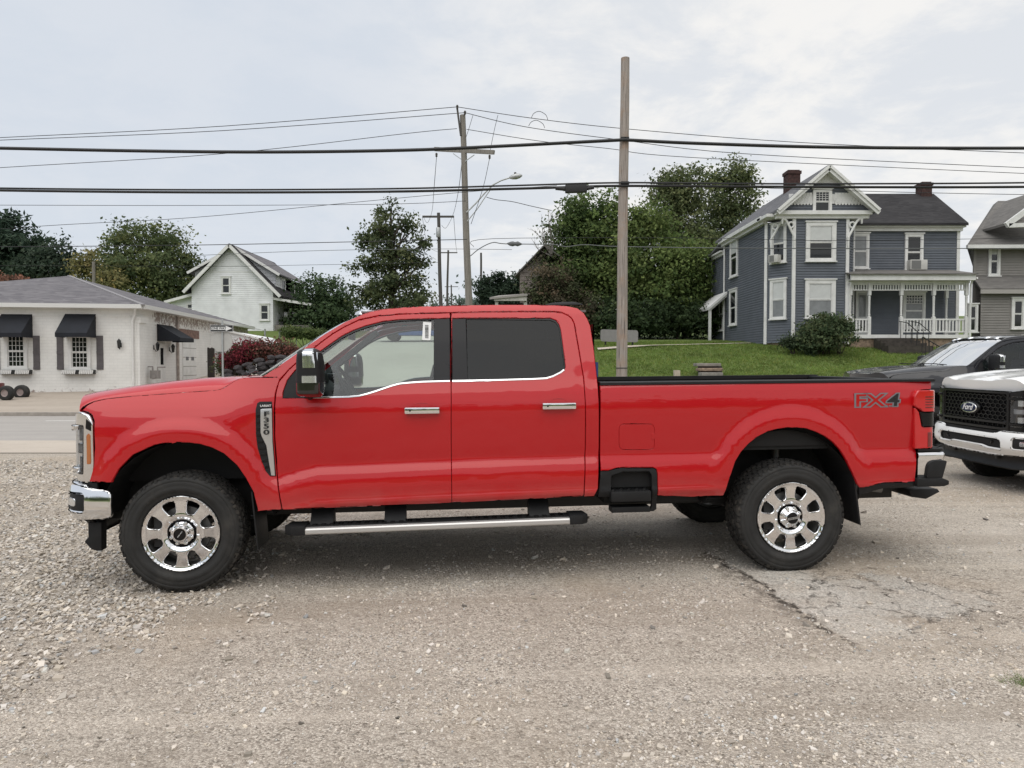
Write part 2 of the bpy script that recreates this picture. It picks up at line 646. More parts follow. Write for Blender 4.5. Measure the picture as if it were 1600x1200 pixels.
    h = mth(t, 'SUBTRACT', h, mth(t, 'MULTIPLY', crk, 2.5))
    bp = nd(t, 'ShaderNodeBump')
    bp.inputs['Strength'].default_value = 0.9
    bp.inputs['Distance'].default_value = 0.010
    t.links.new(h, bp.inputs['Height'])
    t.links.new(bp.outputs[0], b.inputs['Normal'])
    return m


def surf_material(name, ca, cb, cc, s_big=0.25, s_fine=60, rough=0.9, bump=0.25, streak=0.0):
    m = bpy.data.materials.new(name)
    m.use_nodes = True
    t = m.node_tree
    b = t.nodes['Principled BSDF']
    b.inputs['Roughness'].default_value = rough
    b.inputs['Specular IOR Level'].default_value = 0.25
    geo = nd(t, 'ShaderNodeNewGeometry')
    pos = geo.outputs['Position']
    vec = pos
    if streak:
        mp = nd(t, 'ShaderNodeMapping')
        mp.inputs['Scale'].default_value = (0.08, 1.6, 1)
        t.links.new(pos, mp.inputs[0])
        vec = mp.outputs[0]
    n_1 = noisen(t, vec, s_big if not streak else 1.0, 6, 0.6)
    n_2 = noisen(t, pos, s_fine, 4, 0.7)
    n_3 = noisen(t, pos, 1.7, 7, 0.7)
    c = mixc(t, mrange(t, n_1.outputs[0], 0.35, 0.65, 0, 1), ca, cb)
    c = mixc(t, mrange(t, n_3.outputs[0], 0.5, 0.75, 0, 0.6), c, cc)
    c = mixc(t, mrange(t, n_2.outputs[0], 0.3, 0.7, 0.0, 0.35), c, tuple(0.6 * v for v in ca))
    t.links.new(c, b.inputs['Base Color'])
    bp = nd(t, 'ShaderNodeBump')
    bp.inputs['Strength'].default_value = bump
    bp.inputs['Distance'].default_value = 0.01
    t.links.new(n_2.outputs[0], bp.inputs['Height'])
    t.links.new(bp.outputs[0], b.inputs['Normal'])
    return m


def flat_at(px, py, z=0.0):
    d = ray(px, py)
    k = (z - CAM.z) / d.z
    return CAM + d * k


c0, c1 = flat_at(1122, 868), flat_at(1330, 1000)
CRACK = (c0.x, c0.y, c1.x, c1.y)
pc = flat_at(1405, 930)
PATCH = (pc.x, pc.y)
M_GRAVEL = gravel_material()
M_GRASSG = surf_material('lawn_soil', (0.105, 0.15, 0.040), (0.13, 0.175, 0.048), (0.15, 0.165, 0.06), 0.5, 30, 0.95, 0.6)
M_ROAD = surf_material('road_asphalt', (0.37, 0.345, 0.325), (0.44, 0.41, 0.38), (0.32, 0.30, 0.28), streak=1.0, bump=0.1)
M_WALK = surf_material('pale_concrete', (0.50, 0.435, 0.37), (0.56, 0.495, 0.425), (0.40, 0.34, 0.28), 0.35, 50, bump=0.12)
M_DRIVE = surf_material('side_street_paving', (0.47, 0.45, 0.40), (0.54, 0.52, 0.465), (0.40, 0.39, 0.34), 0.35, 50, bump=0.12)
M_FORE = surf_material('forecourt_paving', (0.40, 0.345, 0.29), (0.46, 0.40, 0.34), (0.33, 0.275, 0.23), streak=1.0, bump=0.12)

far_x = np.concatenate([np.linspace(-1500, -60, 25), np.linspace(-55, 55, 111), np.linspace(60, 1500, 25)])
far_y = np.concatenate([np.linspace(-1500, -70, 20), np.linspace(-60, 12, 25), np.linspace(13, 64, 103), np.linspace(68, 400, 40), np.linspace(440, 1500, 12)])
grid_sheet('ground', far_x, far_y, -0.03, M_GRASSG)
grid_sheet('gravel_lot', np.linspace(-30, 30, 121), np.linspace(-18, 12.62, 123), 0.0, M_GRAVEL)
grid_sheet('near_pavement', np.linspace(-60, 60, 61), np.array([12.6, 13.2, 14.0, 14.62]), 0.012, M_WALK)
grid_sheet('road', np.linspace(-120, 120, 121), np.linspace(14.6, 21.7, 8), 0.0, M_ROAD)
grid_sheet('forecourt', np.linspace(-45, -9.5, 60), np.array([21.7, 22.3, 23, 24, 25, 26, 27, 28, 30, 32, 35, 38]), 0.03, M_FORE)
grid_sheet('side_street', np.linspace(-9.6, -2.7, 22), np.concatenate([np.linspace(21.7, 40, 40), np.linspace(41, 90, 30)]), 0.02, M_DRIVE)
# kerb along the far side of the road, and the painted centre line
kb = MB()
for xa, xb in ((-60, -9.8), (-2.5, 60)):
    kb.box(xa, xb, 21.62, 21.78, -0.05, 0.11)
kb.build('kerb', mat('kerb_stone', (0.30, 0.27, 0.24), 0.9, var=0.2), kind='structure', bevel=0.012)
ln = MB()
k = 0
x = -40.0
pl = at(72, 658, 19.7)
while x < 40:
    ln.box(pl.x + (x + 40) - 36, pl.x + (x + 40) - 36 + 3.0, 19.62, 19.74, 0.004, 0.008)
    x += 9.0
ln.build('lane_marking', mat('road_paint', (0.72, 0.71, 0.68), 0.7, var=0.12, vscale=20), kind='structure')


# ---- loose stones (countless): chips over the lot, larger flat ones in drifts at the left
def stones(name, P, S, m, cols, seed, flat=0.55):
    r = np.random.default_rng(seed)
    n = len(P)
    cube = np.array([(x, y, z) for z in (-1, 1) for (x, y) in ((-1, -1), (1, -1), (1, 1), (-1, 1))], dtype=float)
    co = cube[None] * (0.55 + 0.45 * r.random((n, 8, 1)))
    co += r.normal(0, 0.14, (n, 8, 3))
    co[:, :, 2] *= flat
    co[:, :, 1] *= (0.6 + 0.5 * r.random((n, 1)))
    co *= S[:, None, None]
    a = r.random(n) * 2 * PI
    tx, ty = r.normal(0, 0.25, n), r.normal(0, 0.25, n)
    z = co[:, :, 2] + co[:, :, 0] * tx[:, None] + co[:, :, 1] * ty[:, None]
    x = co[:, :, 0] * np.cos(a)[:, None] - co[:, :, 1] * np.sin(a)[:, None]
    y = co[:, :, 0] * np.sin(a)[:, None] + co[:, :, 1] * np.cos(a)[:, None]
    W = np.stack([x, y, z], 2) + P[:, None, :]
    fc = np.array([(4, 5, 6, 7), (0, 1, 5, 4), (1, 2, 6, 5), (2, 3, 7, 6), (3, 0, 4, 7)])
    F = (fc[None] + 8 * np.arange(n)[:, None, None]).reshape(-1, 4)
    cc = np.repeat(cols, 8, axis=0)
    me = np_mesh(name, W.reshape(-1, 3), F, m, cc)
    return link(name, me, kind='stuff')


def tone_material(name, rough=0.9, spec=0.2, trans=0.0, scale=1.0):
    m = bpy.data.materials.new(name)
    m.use_nodes = True
    t = m.node_tree
    b = t.nodes['Principled BSDF']
    b.inputs['Roughness'].default_value = rough
    b.inputs['Specular IOR Level'].default_value = spec
    a = nd(t, 'ShaderNodeAttribute', attribute_name='tone')
    t.links.new(a.outputs['Color'], b.inputs['Base Color'])
    if trans:
        tl = nd(t, 'ShaderNodeBsdfTranslucent')
        t.links.new(a.outputs['Color'], tl.inputs[0])
        mx = nd(t, 'ShaderNodeMixShader')
        mx.inputs[0].default_value = trans
        t.links.new(b.outputs[0], mx.inputs[1])
        t.links.new(tl.outputs[0], mx.inputs[2])
        t.links.new(mx.outputs[0], t.nodes['Material Output'].inputs[0])
    return m


M_STONE = tone_material('stone_chips')
M_LEAF = tone_material('leaves', 0.75, 0.22, 0.38)


def stone_cols(n, r, dark=0.0):
    base = np.array([0.56, 0.51, 0.455])
    k = np.clip(r.normal(1.0 - dark, 0.22, n), 0.35, 1.24)
    c = base[None] * k[:, None]
    warm = r.random(n)
    c[:, 0] *= 1 + 0.06 * (warm - 0.4)
    c[:, 2] *= 1 - 0.12 * (warm - 0.4)
    blue = r.random(n) < 0.08
    c[blue] *= np.array([0.86, 0.93, 1.0])
    return c


def fractal(x, y, s, off=0.0):
    return np.array([noise.fractal(Vector((a * s, b * s, off)), 0.7, 2.0, 4) for a, b in zip(x, y)])


r = np.random.default_rng(3)
# chips everywhere near
n = 80000
yy = 2.2 + 9.8 * r.random(n) ** 1.35
xx = (r.random(n) * 2 - 1) * (0.80 * yy + 0.6)
keep = r.random(n) < .12 + .88 * sstep(-.35, .35, fractal(xx, yy, .9, 2.0))
xx, yy = xx[keep], yy[keep]
n = len(xx)
P = np.stack([xx, yy, H(xx, yy) + 0.001], 1)
S = np.clip(r.lognormal(math.log(0.0047), 0.42, n), 0.0022, 0.020)
stones('gravel_chips', P, S, M_STONE, stone_cols(n, r), 11)
# drifts of coarse stones at the left
n = 90000
yy = 2.3 + 9.5 * r.random(n) ** 1.2
xx = -0.2 - r.random(n) * (0.85 * yy + 1.0)
# edge line in the photograph: (470,800) (300,900) (230,1000) (60,1080)
edge = np.interp(yy, [2.3, 3.2, 3.75, 4.1, 5.3, 7.0, 8.5, 12], [-3.2, -2.62, -2.15, -1.95, -1.75, -1.7, -2.2, -3.6])
fr = fractal(xx, yy, 1.1, 5.0)
dns = sstep(-0.05, 0.75, (edge - xx) + fr * 0.9)
dns *= 0.30 + 0.70 * sstep(-0.25, 0.35, fractal(xx, yy, 0.8, 9.0))
keep = r.random(n) < dns
xx, yy = xx[keep], yy[keep]
n = len(xx)
P = np.stack([xx, yy, H(xx, yy) + 0.004 + 0.006 * r.random(n)], 1)
S = np.clip(r.lognormal(math.log(0.0102), 0.36, n), 0.005, 0.026)
stones('coarse_gravel', P, S, M_STONE, stone_cols(n, r, 0.02), 12, 0.45)
# scattered bigger single stones and dark bits
n = 380
yy = 2.5 + 7.5 * r.random(n)
xx = (r.random(n) * 2 - 1) * (0.78 * yy)
P = np.stack([xx, yy, H(xx, yy) + 0.005], 1)
S = np.clip(r.lognormal(math.log(0.013), 0.35, n), 0.006, 0.034)
cs = stone_cols(n, r)
dk = r.random(n) < 0.18
cs[dk] *= 0.4
stones('loose_stones', P, S, M_STONE, cs, 13, 0.5)


# ---- grass
def blades(name, xx, yy, h0, h1, w, cols, seed, bl=3, m=None, lean=0.45, up=0.0):
    r = np.random.default_rng(seed)
    n = len(xx) * bl
    x = np.repeat(xx, bl) + r.normal(0, w * 2.5, n)
    y = np.repeat(yy, bl) + r.normal(0, w * 2.5, n)
    z = H(x, y) - 0.012 + up
    h = h0 + (h1 - h0) * r.random(n) ** 1.4
    a = r.random(n) * 2 * PI
    lx, ly = r.normal(0, lean, n) * h, r.normal(0, lean, n) * h
    wx, wy = np.cos(a) * w, np.sin(a) * w
    co = np.empty((n, 3, 3))
    co[:, 0] = np.stack([x - wx, y - wy, z], 1)
    co[:, 1] = np.stack([x + wx, y + wy, z], 1)
    co[:, 2] = np.stack([x + lx, y + ly, z + h], 1)
    F = np.arange(3 * n).reshape(-1, 3)
    cc = np.repeat(np.repeat(cols, bl, axis=0), 3, axis=0)
    me = np_mesh(name, co.reshape(-1, 3), F, m or M_LEAF, cc)
    return link(name, me, kind='stuff')


n = 80000
yy = 24.5 + 14 * r.random(n) ** 1.15
xx = -2.3 + 35 * r.random(n)
g = 0.8 + 0.45 * r.random(n) + 0.35 * fractal(xx[:n], yy[:n], 0.7)
cols = np.array([0.165, 0.235, 0.058])[None] * g[:, None]
dry = r.random(n) < 0.16
cols[dry] *= np.array([1.5, 1.15, 1.3])
blades('lawn_grass', xx, yy, 0.03, 0.11, 0.016, cols, 21, 3)
# weed tuft at the right edge of the lot
tp = flat_at(1598, 1058, 0.02)
n = 160
xx = tp.x + 0.02 + r.normal(0, 0.055, n)
yy = tp.y + r.normal(0, 0.035, n)
blades('weed_tuft', xx, yy, 0.01, 0.045, 0.0022, np.array([0.15, 0.22, 0.06])[None] * (0.6 + 0.8 * r.random(n))[:, None], 22, 3, lean=0.9)
# ------------------------------------------------------------------ pickup trucks
PSI = math.atan2(.37, 4.5)
TILT = 0.011
_ey = Vector((-math.sin(PSI), math.cos(PSI), 0))
T_LOC = Vector((-2.36, 5.08, -.046)) + 1.015 * _ey
TROT = (0, -TILT, PSI)
TM = Matrix.Translation(T_LOC) @ Matrix.Rotation(PSI, 4, 'Z') @ Matrix.Rotation(-TILT, 4, 'Y')
TI = TM.inverted()
TO = TI @ CAM
TI3 = TI.to_3x3()


def car_paint(name, col, flake=0.0, coat=1.0, rough=0.45):
    m = bpy.data.materials.new(name)
    m.use_nodes = True
    t = m.node_tree
    b = t.nodes['Principled BSDF']
    tcn = nd(t, 'ShaderNodeTexCoord').outputs['Object']
    n = noisen(t, tcn, 2.2, 5, 0.6)
    n2 = noisen(t, tcn, 260, 2, 0.5)
    sp = nd(t, 'ShaderNodeSeparateXYZ')
    t.links.new(tcn, sp.inputs[0])
    c = mixc(t, mrange(t, n2.outputs[0], 0.3, 0.7, 0, 0.10), col, tuple(min(1, v * 1.4 + .01) for v in col))
    # road dust film low on the sills
    low = mth(t, 'MULTIPLY', mrange(t, sp.outputs[2], 0.50, 0.78, 1, 0, True), mrange(t, n.outputs[0], 0.35, 0.65, 0.03, 0.26))
    c = mixc(t, low, c, (0.36, 0.31, 0.27))
    t.links.new(c, b.inputs['Base Color'])
    b.inputs['Roughness'].default_value = rough
    b.inputs['Coat Tint'].default_value = (1, 1, 1, 1)
    b.inputs['Specular IOR Level'].default_value = 0.15
    b.inputs['Coat Weight'].default_value = coat
    b.inputs['Coat IOR'].default_value = 1.5
    t.links.new(mrange(t, n.outputs[0], 0.3, 0.7, 0.02, 0.045), b.inputs['Coat Roughness'])
    # faint orange peel
    n3 = noisen(t, tcn, 3.0, 2, 0.5)
    bp = nd(t, 'ShaderNodeBump')
    bp.inputs['Strength'].default_value = 0.28
    bp.inputs['Distance'].default_value = 0.02
    t.links.new(n3.outputs[0], bp.inputs['Height'])
    t.links.new(bp.outputs[0], b.inputs['Coat Normal'])
    return m


PAINT = car_paint('red_paint', (0.46, 0.0035, 0.008))
PAINT_W = car_paint('white_paint', (0.86, 0.86, 0.85))
PAINT_K = car_paint('black_paint', (0.012, 0.0125, 0.017))
M_CHROME = mat('chrome', (0.86, 0.86, 0.87), 0.07, 1.0)
M_CHROME2 = mat('bumper_chrome', (0.84, 0.84, 0.85), 0.09, 1.0)
M_CHROME3 = mat('grille_chrome', (0.80, 0.80, 0.81), 0.12, 1.0)
M_SATIN = mat('satin_metal', (0.55, 0.55, 0.56), 0.35, 0.9)
M_ALU = mat('brushed_aluminium', (0.62, 0.61, 0.60), 0.48, 0.8)
M_BLK = mat('black_plastic', (0.013, 0.013, 0.014), 0.55, spec=.3, var=0.25, vscale=8, bump=0.1, bscale=300)
M_BLKG = mat('gloss_black', (0.007, 0.007, 0.008), 0.22, spec=.35)
M_PILLAR = mat('pillar_black', (0.010, 0.010, 0.012), 0.3, spec=.3)
M_DARK = mat('underbody_black', (0.006, 0.006, 0.0065), 0.75)
M_FRAME = mat('chassis_black', (0.012, 0.012, 0.012), 0.6)
M_STEEL = mat('dull_steel', (0.19, 0.19, 0.19), 0.5, 0.6, var=0.3)
M_RUB = mat('tyre_rubber', (0.022, 0.0215, 0.021), 0.72, var=0.30, vscale=7, bump=0.15, bscale=120, spec=0.4, dirt=(0.075, 0.068, 0.06), dscale=5, damt=0.35)
M_TREAD = mat('tread_rubber', (0.024, 0.023, 0.022), 0.9, var=0.35, vscale=20, bump=0.3, bscale=90, spec=0.3, dirt=(0.12, 0.105, 0.09), dscale=9, damt=0.5)
M_INT = mat('interior_grey', (0.055, 0.058, 0.062), 0.7, var=0.2, bump=0.1, bscale=200)
M_INTD = mat('interior_dark', (0.02, 0.021, 0.023), 0.7)
M_HEADL = mat('headliner', (0.16, 0.165, 0.165), 0.9)
M_GLS = glassmat('clear_glass', (0.74, 0.80, 0.77), 0.01)
M_GLW = glassmat('windscreen_glass', (0.60, 0.67, 0.65), 0.0, mul=.85)
M_GLT = glassmat('privacy_glass', (0.030, 0.034, 0.038), 0.0, mul=.62)
M_LENS = glassmat('lamp_lens', (0.88, 0.90, 0.92), 0.05)
M_MIRR = mat('mirror_glass', (0.8, 0.82, 0.84), 0.02, 1.0)
M_REDL = mat('red_lens', (0.55, 0.006, 0.010), 0.12, coat=1.0)
M_REDD = mat('dark_red_lens', (0.16, 0.004, 0.006), 0.15, coat=1.0)
M_AMB = mat('amber_lens', (0.42, 0.13, 0.03), 0.2, coat=1.0)
M_REFL = mat('lamp_reflector', (0.75, 0.76, 0.78), 0.2, 0.8)
M_WTXT = mat('white_print', (0.75, 0.75, 0.75), 0.6)
M_KTXT = mat('black_print', (0.012, 0.012, 0.013), 0.5)
M_GTXT = mat('grey_decal', (0.19, 0.19, 0.21), 0.4)
M_BLUE = mat('emblem_blue', (0.008, 0.016, 0.055), 0.35, spec=.3)

WC_U = [-1, .55, .66, .80, .95, 1.93, 2.92, 3.1, 5.8]
WC_W = [.83, .80, .80, .845, .875, .898, .91, .912, .912]
P_W = [.50, .58, .612, .628, .640, .66, .74, .80, .85, .893, .902, .93, 1.0, 1.12, 1.22, 1.28, 1.33, 1.40, 1.46, 1.50, 1.80, 2.00, 2.05, 2.09, 2.14]
P_V = [.065, .042, .022, .016, .018, .024, .020, .024, .036, .058, .060, .058, .050, .040, .034, .033, .038, .052, .070, .082, .165, .235, .262, .30, .40]
B_W = [.50, .58, .612, .628, .640, .66, .74, .80, .85, .893, .902, .93, 1.0, 1.12, 1.22, 1.28, 1.33, 1.40, 1.44, 1.47]
B_V = [.065, .042, .022, .016, .018, .024, .020, .024, .034, .050, .052, .050, .044, .036, .032, .032, .036, .046, .056, .075]
F_W = [.50, .58, .612, .628, .640, .66, .74, .80, .90, 1.0, 1.12, 1.20, 1.26, 1.32, 1.38, 1.44, 1.50, 1.56]
F_V = [.065, .042, .022, .016, .018, .024, .022, .028, .034, .034, .034, .040, .052, .074, .104, .140, .175, .21]
ARCH = {}


def _tap(w, W, Vv):
    return sum(np.interp(w + d, W, Vv) for d in (-.014, -.007, 0, .007, .014)) / 5


def seg_dist(u, w, poly):
    d = np.full(np.shape(u), 9.0)
    for (a, b), (c, e) in zip(poly[:-1], poly[1:]):
        dx, dy = c - a, e - b
        L2 = dx * dx + dy * dy + 1e-12
        t = np.clip(((u - a) * dx + (w - b) * dy) / L2, 0, 1)
        d = np.minimum(d, np.hypot(u - a - t * dx, w - b - t * dy))
    return d


def V(u, w):
    u = np.asarray(u, dtype=float)
    w = np.asarray(w, dtype=float)
    sh = (np.interp(u, WC_U, WC_W) - .90) * (1 - sstep(.98, 1.25, w))
    w1 = w - sh
    pd, pb, pf = _tap(w1, P_W, P_V), _tap(w1, B_W, B_V), _tap(w, F_W, F_V)
    kf = 1 - sstep(.15, .62, u)
    kb = sstep(3.00, 3.02, u) * (1 - sstep(1.465, 1.475, w))
    p = pd * (1 - kf) * (1 - kb) + pf * kf + pb * kb
    t = np.maximum(0, -.30 - u)
    p = p + .34 * t * t
    t = np.maximum(0, u - 5.35)
    p = p + .22 * t * t
    for k, pl in ARCH.items():
        d = seg_dist(u, w, pl)
        low = sstep(.60, .78, w)
        s = (1 - sstep(.062, .185, d)) * (0.25 + 0.75 * low)
        tgt = 0.008 + .34 * np.maximum(0, -.30 - u) ** 2
        p = p * (1 - s) + tgt * s
    return p


def TP(px, py, fn=V, off=0.0):
    """pixel of the photograph -> (u, w) on the near body side of the red truck"""
    d = TI3 @ ray(px, py)
    v = .05
    for _ in range(7):
        t = (-1.015 + v - TO.y) / d.y
        u, w = TO.x + t * d.x, TO.z + t * d.z
        v = (float(fn(u, w)) if callable(fn) else fn) + off
    return (u, w)


def T3(px, py, v):
    u, w = TP(px, py, v)
    return Vector((u, -1.015 + v, w))


def TPs(pts, fn=V):
    return [TP(x, y, fn) for x, y in pts]


def densify(pl, step, closed=True):
    out = []
    n = len(pl)
    for i in range(n if closed else n - 1):
        a, b = pl[i], pl[(i + 1) % n]
        L = math.hypot(b[0] - a[0], b[1] - a[1])
        k = max(1, int(math.ceil(L / step)))
        for j in range(k):
            out.append((a[0] + (b[0] - a[0]) * j / k, a[1] + (b[1] - a[1]) * j / k))
    if not closed:
        out.append(tuple(pl[-1]))
    return out


def chaikin(pl, n=1):
    for _ in range(n):
        o = []
        m = len(pl)
        for i in range(m):
            a, b = pl[i], pl[(i + 1) % m]
            o.append((a[0] * .75 + b[0] * .25, a[1] * .75 + b[1] * .25))
            o.append((a[0] * .25 + b[0] * .75, a[1] * .25 + b[1] * .75))
        pl = o
    return pl


def rounded(pl, r, n=4):
    """polygon with its corners rounded by radius-like distance r"""
    out = []
    m = len(pl)
    for i in range(m):
        p0, p1, p2 = (Vector(pl[(i - 1) % m]), Vector(pl[i]), Vector(pl[(i + 1) % m]))
        a, b = (p0 - p1), (p2 - p1)
        ra, rb = min(r, a.length * .45), min(r, b.length * .45)
        a, b = p1 + a.normalized() * ra, p1 + b.normalized() * rb
        for k in range(n + 1):
            t = k / n
            q = a * (1 - t) ** 2 + p1 * 2 * t * (1 - t) + b * t * t
            out.append((q.x, q.y))
    return out


def side_pos(a, b):
    return np.stack([a, -1.015 + V(a, b), b], 1)


PLAN = np.array([(-.46, -.995), (-.60, -.985), (-.715, -.965), (-.80, -.92), (-.86, -.84), (-.895, -.70), (-.915, -.5), (-.925, -.3), (-.928, 0)])
PLAN = np.concatenate([PLAN, PLAN[:-1][::-1] * np.array([1, -1])])
for _ in range(2):
    q = [PLAN[0]]
    for a_, b_ in zip(PLAN[:-1], PLAN[1:]):
        q += [a_ * .75 + b_ * .25, a_ * .25 + b_ * .75]
    q.append(PLAN[-1])
    PLAN = np.array(q)
_s = np.concatenate([[0], np.cumsum(np.hypot(*np.diff(PLAN, axis=0).T))])
_s -= _s[-1] / 2
S_END = _s[-1]


def nose_pos(inset, bulge=None):
    def f(a, b):
        x = np.interp(a, _s, PLAN[:, 0])
        y = np.interp(a, _s, PLAN[:, 1])
        e = .02
        tx = np.interp(a + e, _s, PLAN[:, 0]) - np.interp(a - e, _s, PLAN[:, 0])
        ty = np.interp(a + e, _s, PLAN[:, 1]) - np.interp(a - e, _s, PLAN[:, 1])
        L = np.hypot(tx, ty)
        nx, ny = -ty / L, tx / L          # outward (towards -x)
        o = -inset + (bulge(a, b) if bulge else 0)
        return np.stack([x + nx * o, y + ny * o, b], 1)
    return f


def panel(name, out, m, parent, pos=side_pos, outdir=(0, -1, 0), holes=(), grid=(.07, .04), depth=.02, rnd=.004, gap=.0, off=0.0, mirror=False, dens=.06, hdepth=None, kind=None):
    """a curved sheet with real edges: outline in surface coordinates, lifted by pos(a, b)"""
    loops = [densify(out, dens)] + [densify(h, dens) for h in holes]
    vec = [[Vector((a, b, 0)) for a, b in lp] for lp in loops]
    flat = [p for lp in vec for p in lp]
    tris = tessellate_polygon(vec)
    bm = bmesh.new()
    vs = [bm.verts.new(p) for p in flat]
    for t in tris:
        try:
            bm.faces.new([vs[i] for i in t])
        except ValueError:
            pass
    bmesh.ops.remove_doubles(bm, verts=bm.verts, dist=1e-6)
    xs = [p.x for p in flat]
    ys = [p.y for p in flat]
    for lo, hi, g, no in ((min(xs), max(xs), grid[0], (1, 0, 0)), (min(ys), max(ys), grid[1], (0, 1, 0))):
        if not g:
            continue
        k = math.floor(lo / g) + 1
        while k * g < hi - 1e-5:
            geom = bm.verts[:] + bm.edges[:] + bm.faces[:]
            bmesh.ops.bisect_plane(bm, geom=geom, dist=1e-7, plane_co=(k * g * no[0], k * g * no[1], 0), plane_no=no)
            k += 1
    bm.verts.index_update()
    bnd = {}
    for e in bm.edges:
        if len(e.link_faces) == 1:
            a, b = e.verts
            fc = e.link_faces[0].calc_center_median()
            d = (b.co - a.co)
            if d.length < 1e-7:
                continue
            n2 = Vector((d.y, -d.x, 0)).normalized()
            if n2.dot(a.co - fc) < 0:
                n2 = -n2
            for v in (a, b):
                bnd.setdefault(v.index, []).append((n2, e))
    bm.verts.ensure_lookup_table()
    A = np.array([(v.co.x, v.co.y) for v in bm.verts])
    for i, l in bnd.items():
        n = sum((q[0] for q in l), Vector()).normalized()
        A[i] -= np.array((n.x, n.y)) * (rnd + gap)
    od = np.array(outdir, dtype=float)

    def pn(A_):
        a, b = A_[:, 0], A_[:, 1]
        e = .003
        P_ = pos(a, b)
        da = pos(a + e, b) - pos(a - e, b)
        db = pos(a, b + e) - pos(a, b - e)
        N = np.cross(da, db)
        N /= np.linalg.norm(N, axis=1)[:, None] + 1e-12
        s = np.sign((N * od).sum(1))
        s[s == 0] = 1
        # keep orientation consistent with the parametrisation instead of outdir where they disagree locally
        N *= (1 if np.median(s) > 0 else -1)
        return P_ + N * off, N, da, db
    P0, N0, da, db = pn(A)
    flip = np.median(np.sign((np.cross(da, db) * od).sum(1))) < 0
    verts = [tuple(p) for p in P0]
    norms = [tuple(x) for x in N0]
    faces = []
    for f in bm.faces:
        ids = [v.index for v in f.verts]
        if (f.normal.z < 0) != flip:
            ids = ids[::-1]
        faces.append(tuple(ids))
    ring = {}
    if depth:
        for i, l in bnd.items():
            n = sum((q[0] for q in l), Vector()).normalized()
            A1 = np.array([[A[i, 0] + n.x * rnd, A[i, 1] + n.y * rnd]])
            P1, N1, d1, d2 = pn(A1)
            N1 = N1[0]
            o3 = d1[0] * n.x + d2[0] * n.y
            o3 = o3 - N1 * o3.dot(N1)
            o3 /= np.linalg.norm(o3) + 1e-12
            p1 = P1[0] - N1 * rnd
            p2 = P1[0] - N1 * depth
            b0 = len(verts)
            nb = N1 * .35 + o3 * .65
            nb /= np.linalg.norm(nb)
            verts += [tuple(p1), tuple(p2)]
            norms += [tuple(nb), tuple(o3)]
            ring[i] = (b0, b0 + 1)
        for e in bm.edges:
            if len(e.link_faces) == 1:
                a, b = e.verts
                if a.index not in ring or b.index not in ring:
                    continue
                lp = e.link_loops[0]
                i, j = lp.vert.index, lp.link_loop_next.vert.index
                if (e.link_faces[0].normal.z < 0) != flip:
                    i, j = j, i
                faces.append((j, i, ring[i][0], ring[j][0]))
                faces.append((ring[j][0], ring[i][0], ring[i][1], ring[j][1]))
    bm.free()
    me = bpy.data.meshes.new(name)
    me.from_pydata(verts, [], faces)
    me.polygons.foreach_set('use_smooth', [True] * len(me.polygons))
    me.materials.append(m)
    me.update()
    me.normals_split_custom_set_from_vertices(norms)
    o = link(name, me, parent, kind=kind)
    if mirror:
        o2 = link(name, me, parent, kind=kind)
        o2.scale = (1, -1, 1)
        return o, o2
    return o


def loft(name, rows, m, parent, smooth=True, flip=False, kind=None, close=False, th=0.0):
    nr, nc = len(rows), len(rows[0])
    vs = [tuple(p) for r_ in rows for p in r_]
    fs = []
    for i in range(nr - 1):
        for j in range(nc - 1):
            f = (i * nc + j, i * nc + j + 1, (i + 1) * nc + j + 1, (i + 1) * nc + j)
            fs.append(f[::-1] if flip else f)
    me = bpy.data.meshes.new(name)
    me.from_pydata(vs, [], fs)
    me.materials.append(m)
    if smooth:
        me.polygons.foreach_set('use_smooth', [True] * len(me.polygons))
        me.set_sharp_from_angle(angle=R(50))
    me.update()
    return link(name, me, parent, kind=kind)


def ribbon(pl, wdt):
    """closed outline around an open polyline"""
    L, Rr = [], []
    for i, p in enumerate(pl):
        a = Vector(pl[max(i - 1, 0)])
        b = Vector(pl[min(i + 1, len(pl) - 1)])
        d = (b - a).normalized()
        n = Vector((-d.y, d.x)) * wdt / 2
        L.append((p[0] + n.x, p[1] + n.y))
        Rr.append((p[0] - n.x, p[1] - n.y))
    return L + Rr[::-1]


def mirror_obj(o):
    c = o.copy()
    COL.objects.link(c)
    c.parent = o.parent
    c.scale = (1, -1, 1)
    c.location = (o.location.x, -o.location.y, o.location.z)
    return c


def disc_pos(fn):
    def f(a, b):
        return np.stack([a, fn(np.hypot(a, b)), b], 1)
    return f


# ---- wheel: built round the origin, outer face towards -Y
R_TYRE, R_RIM = .432, .272


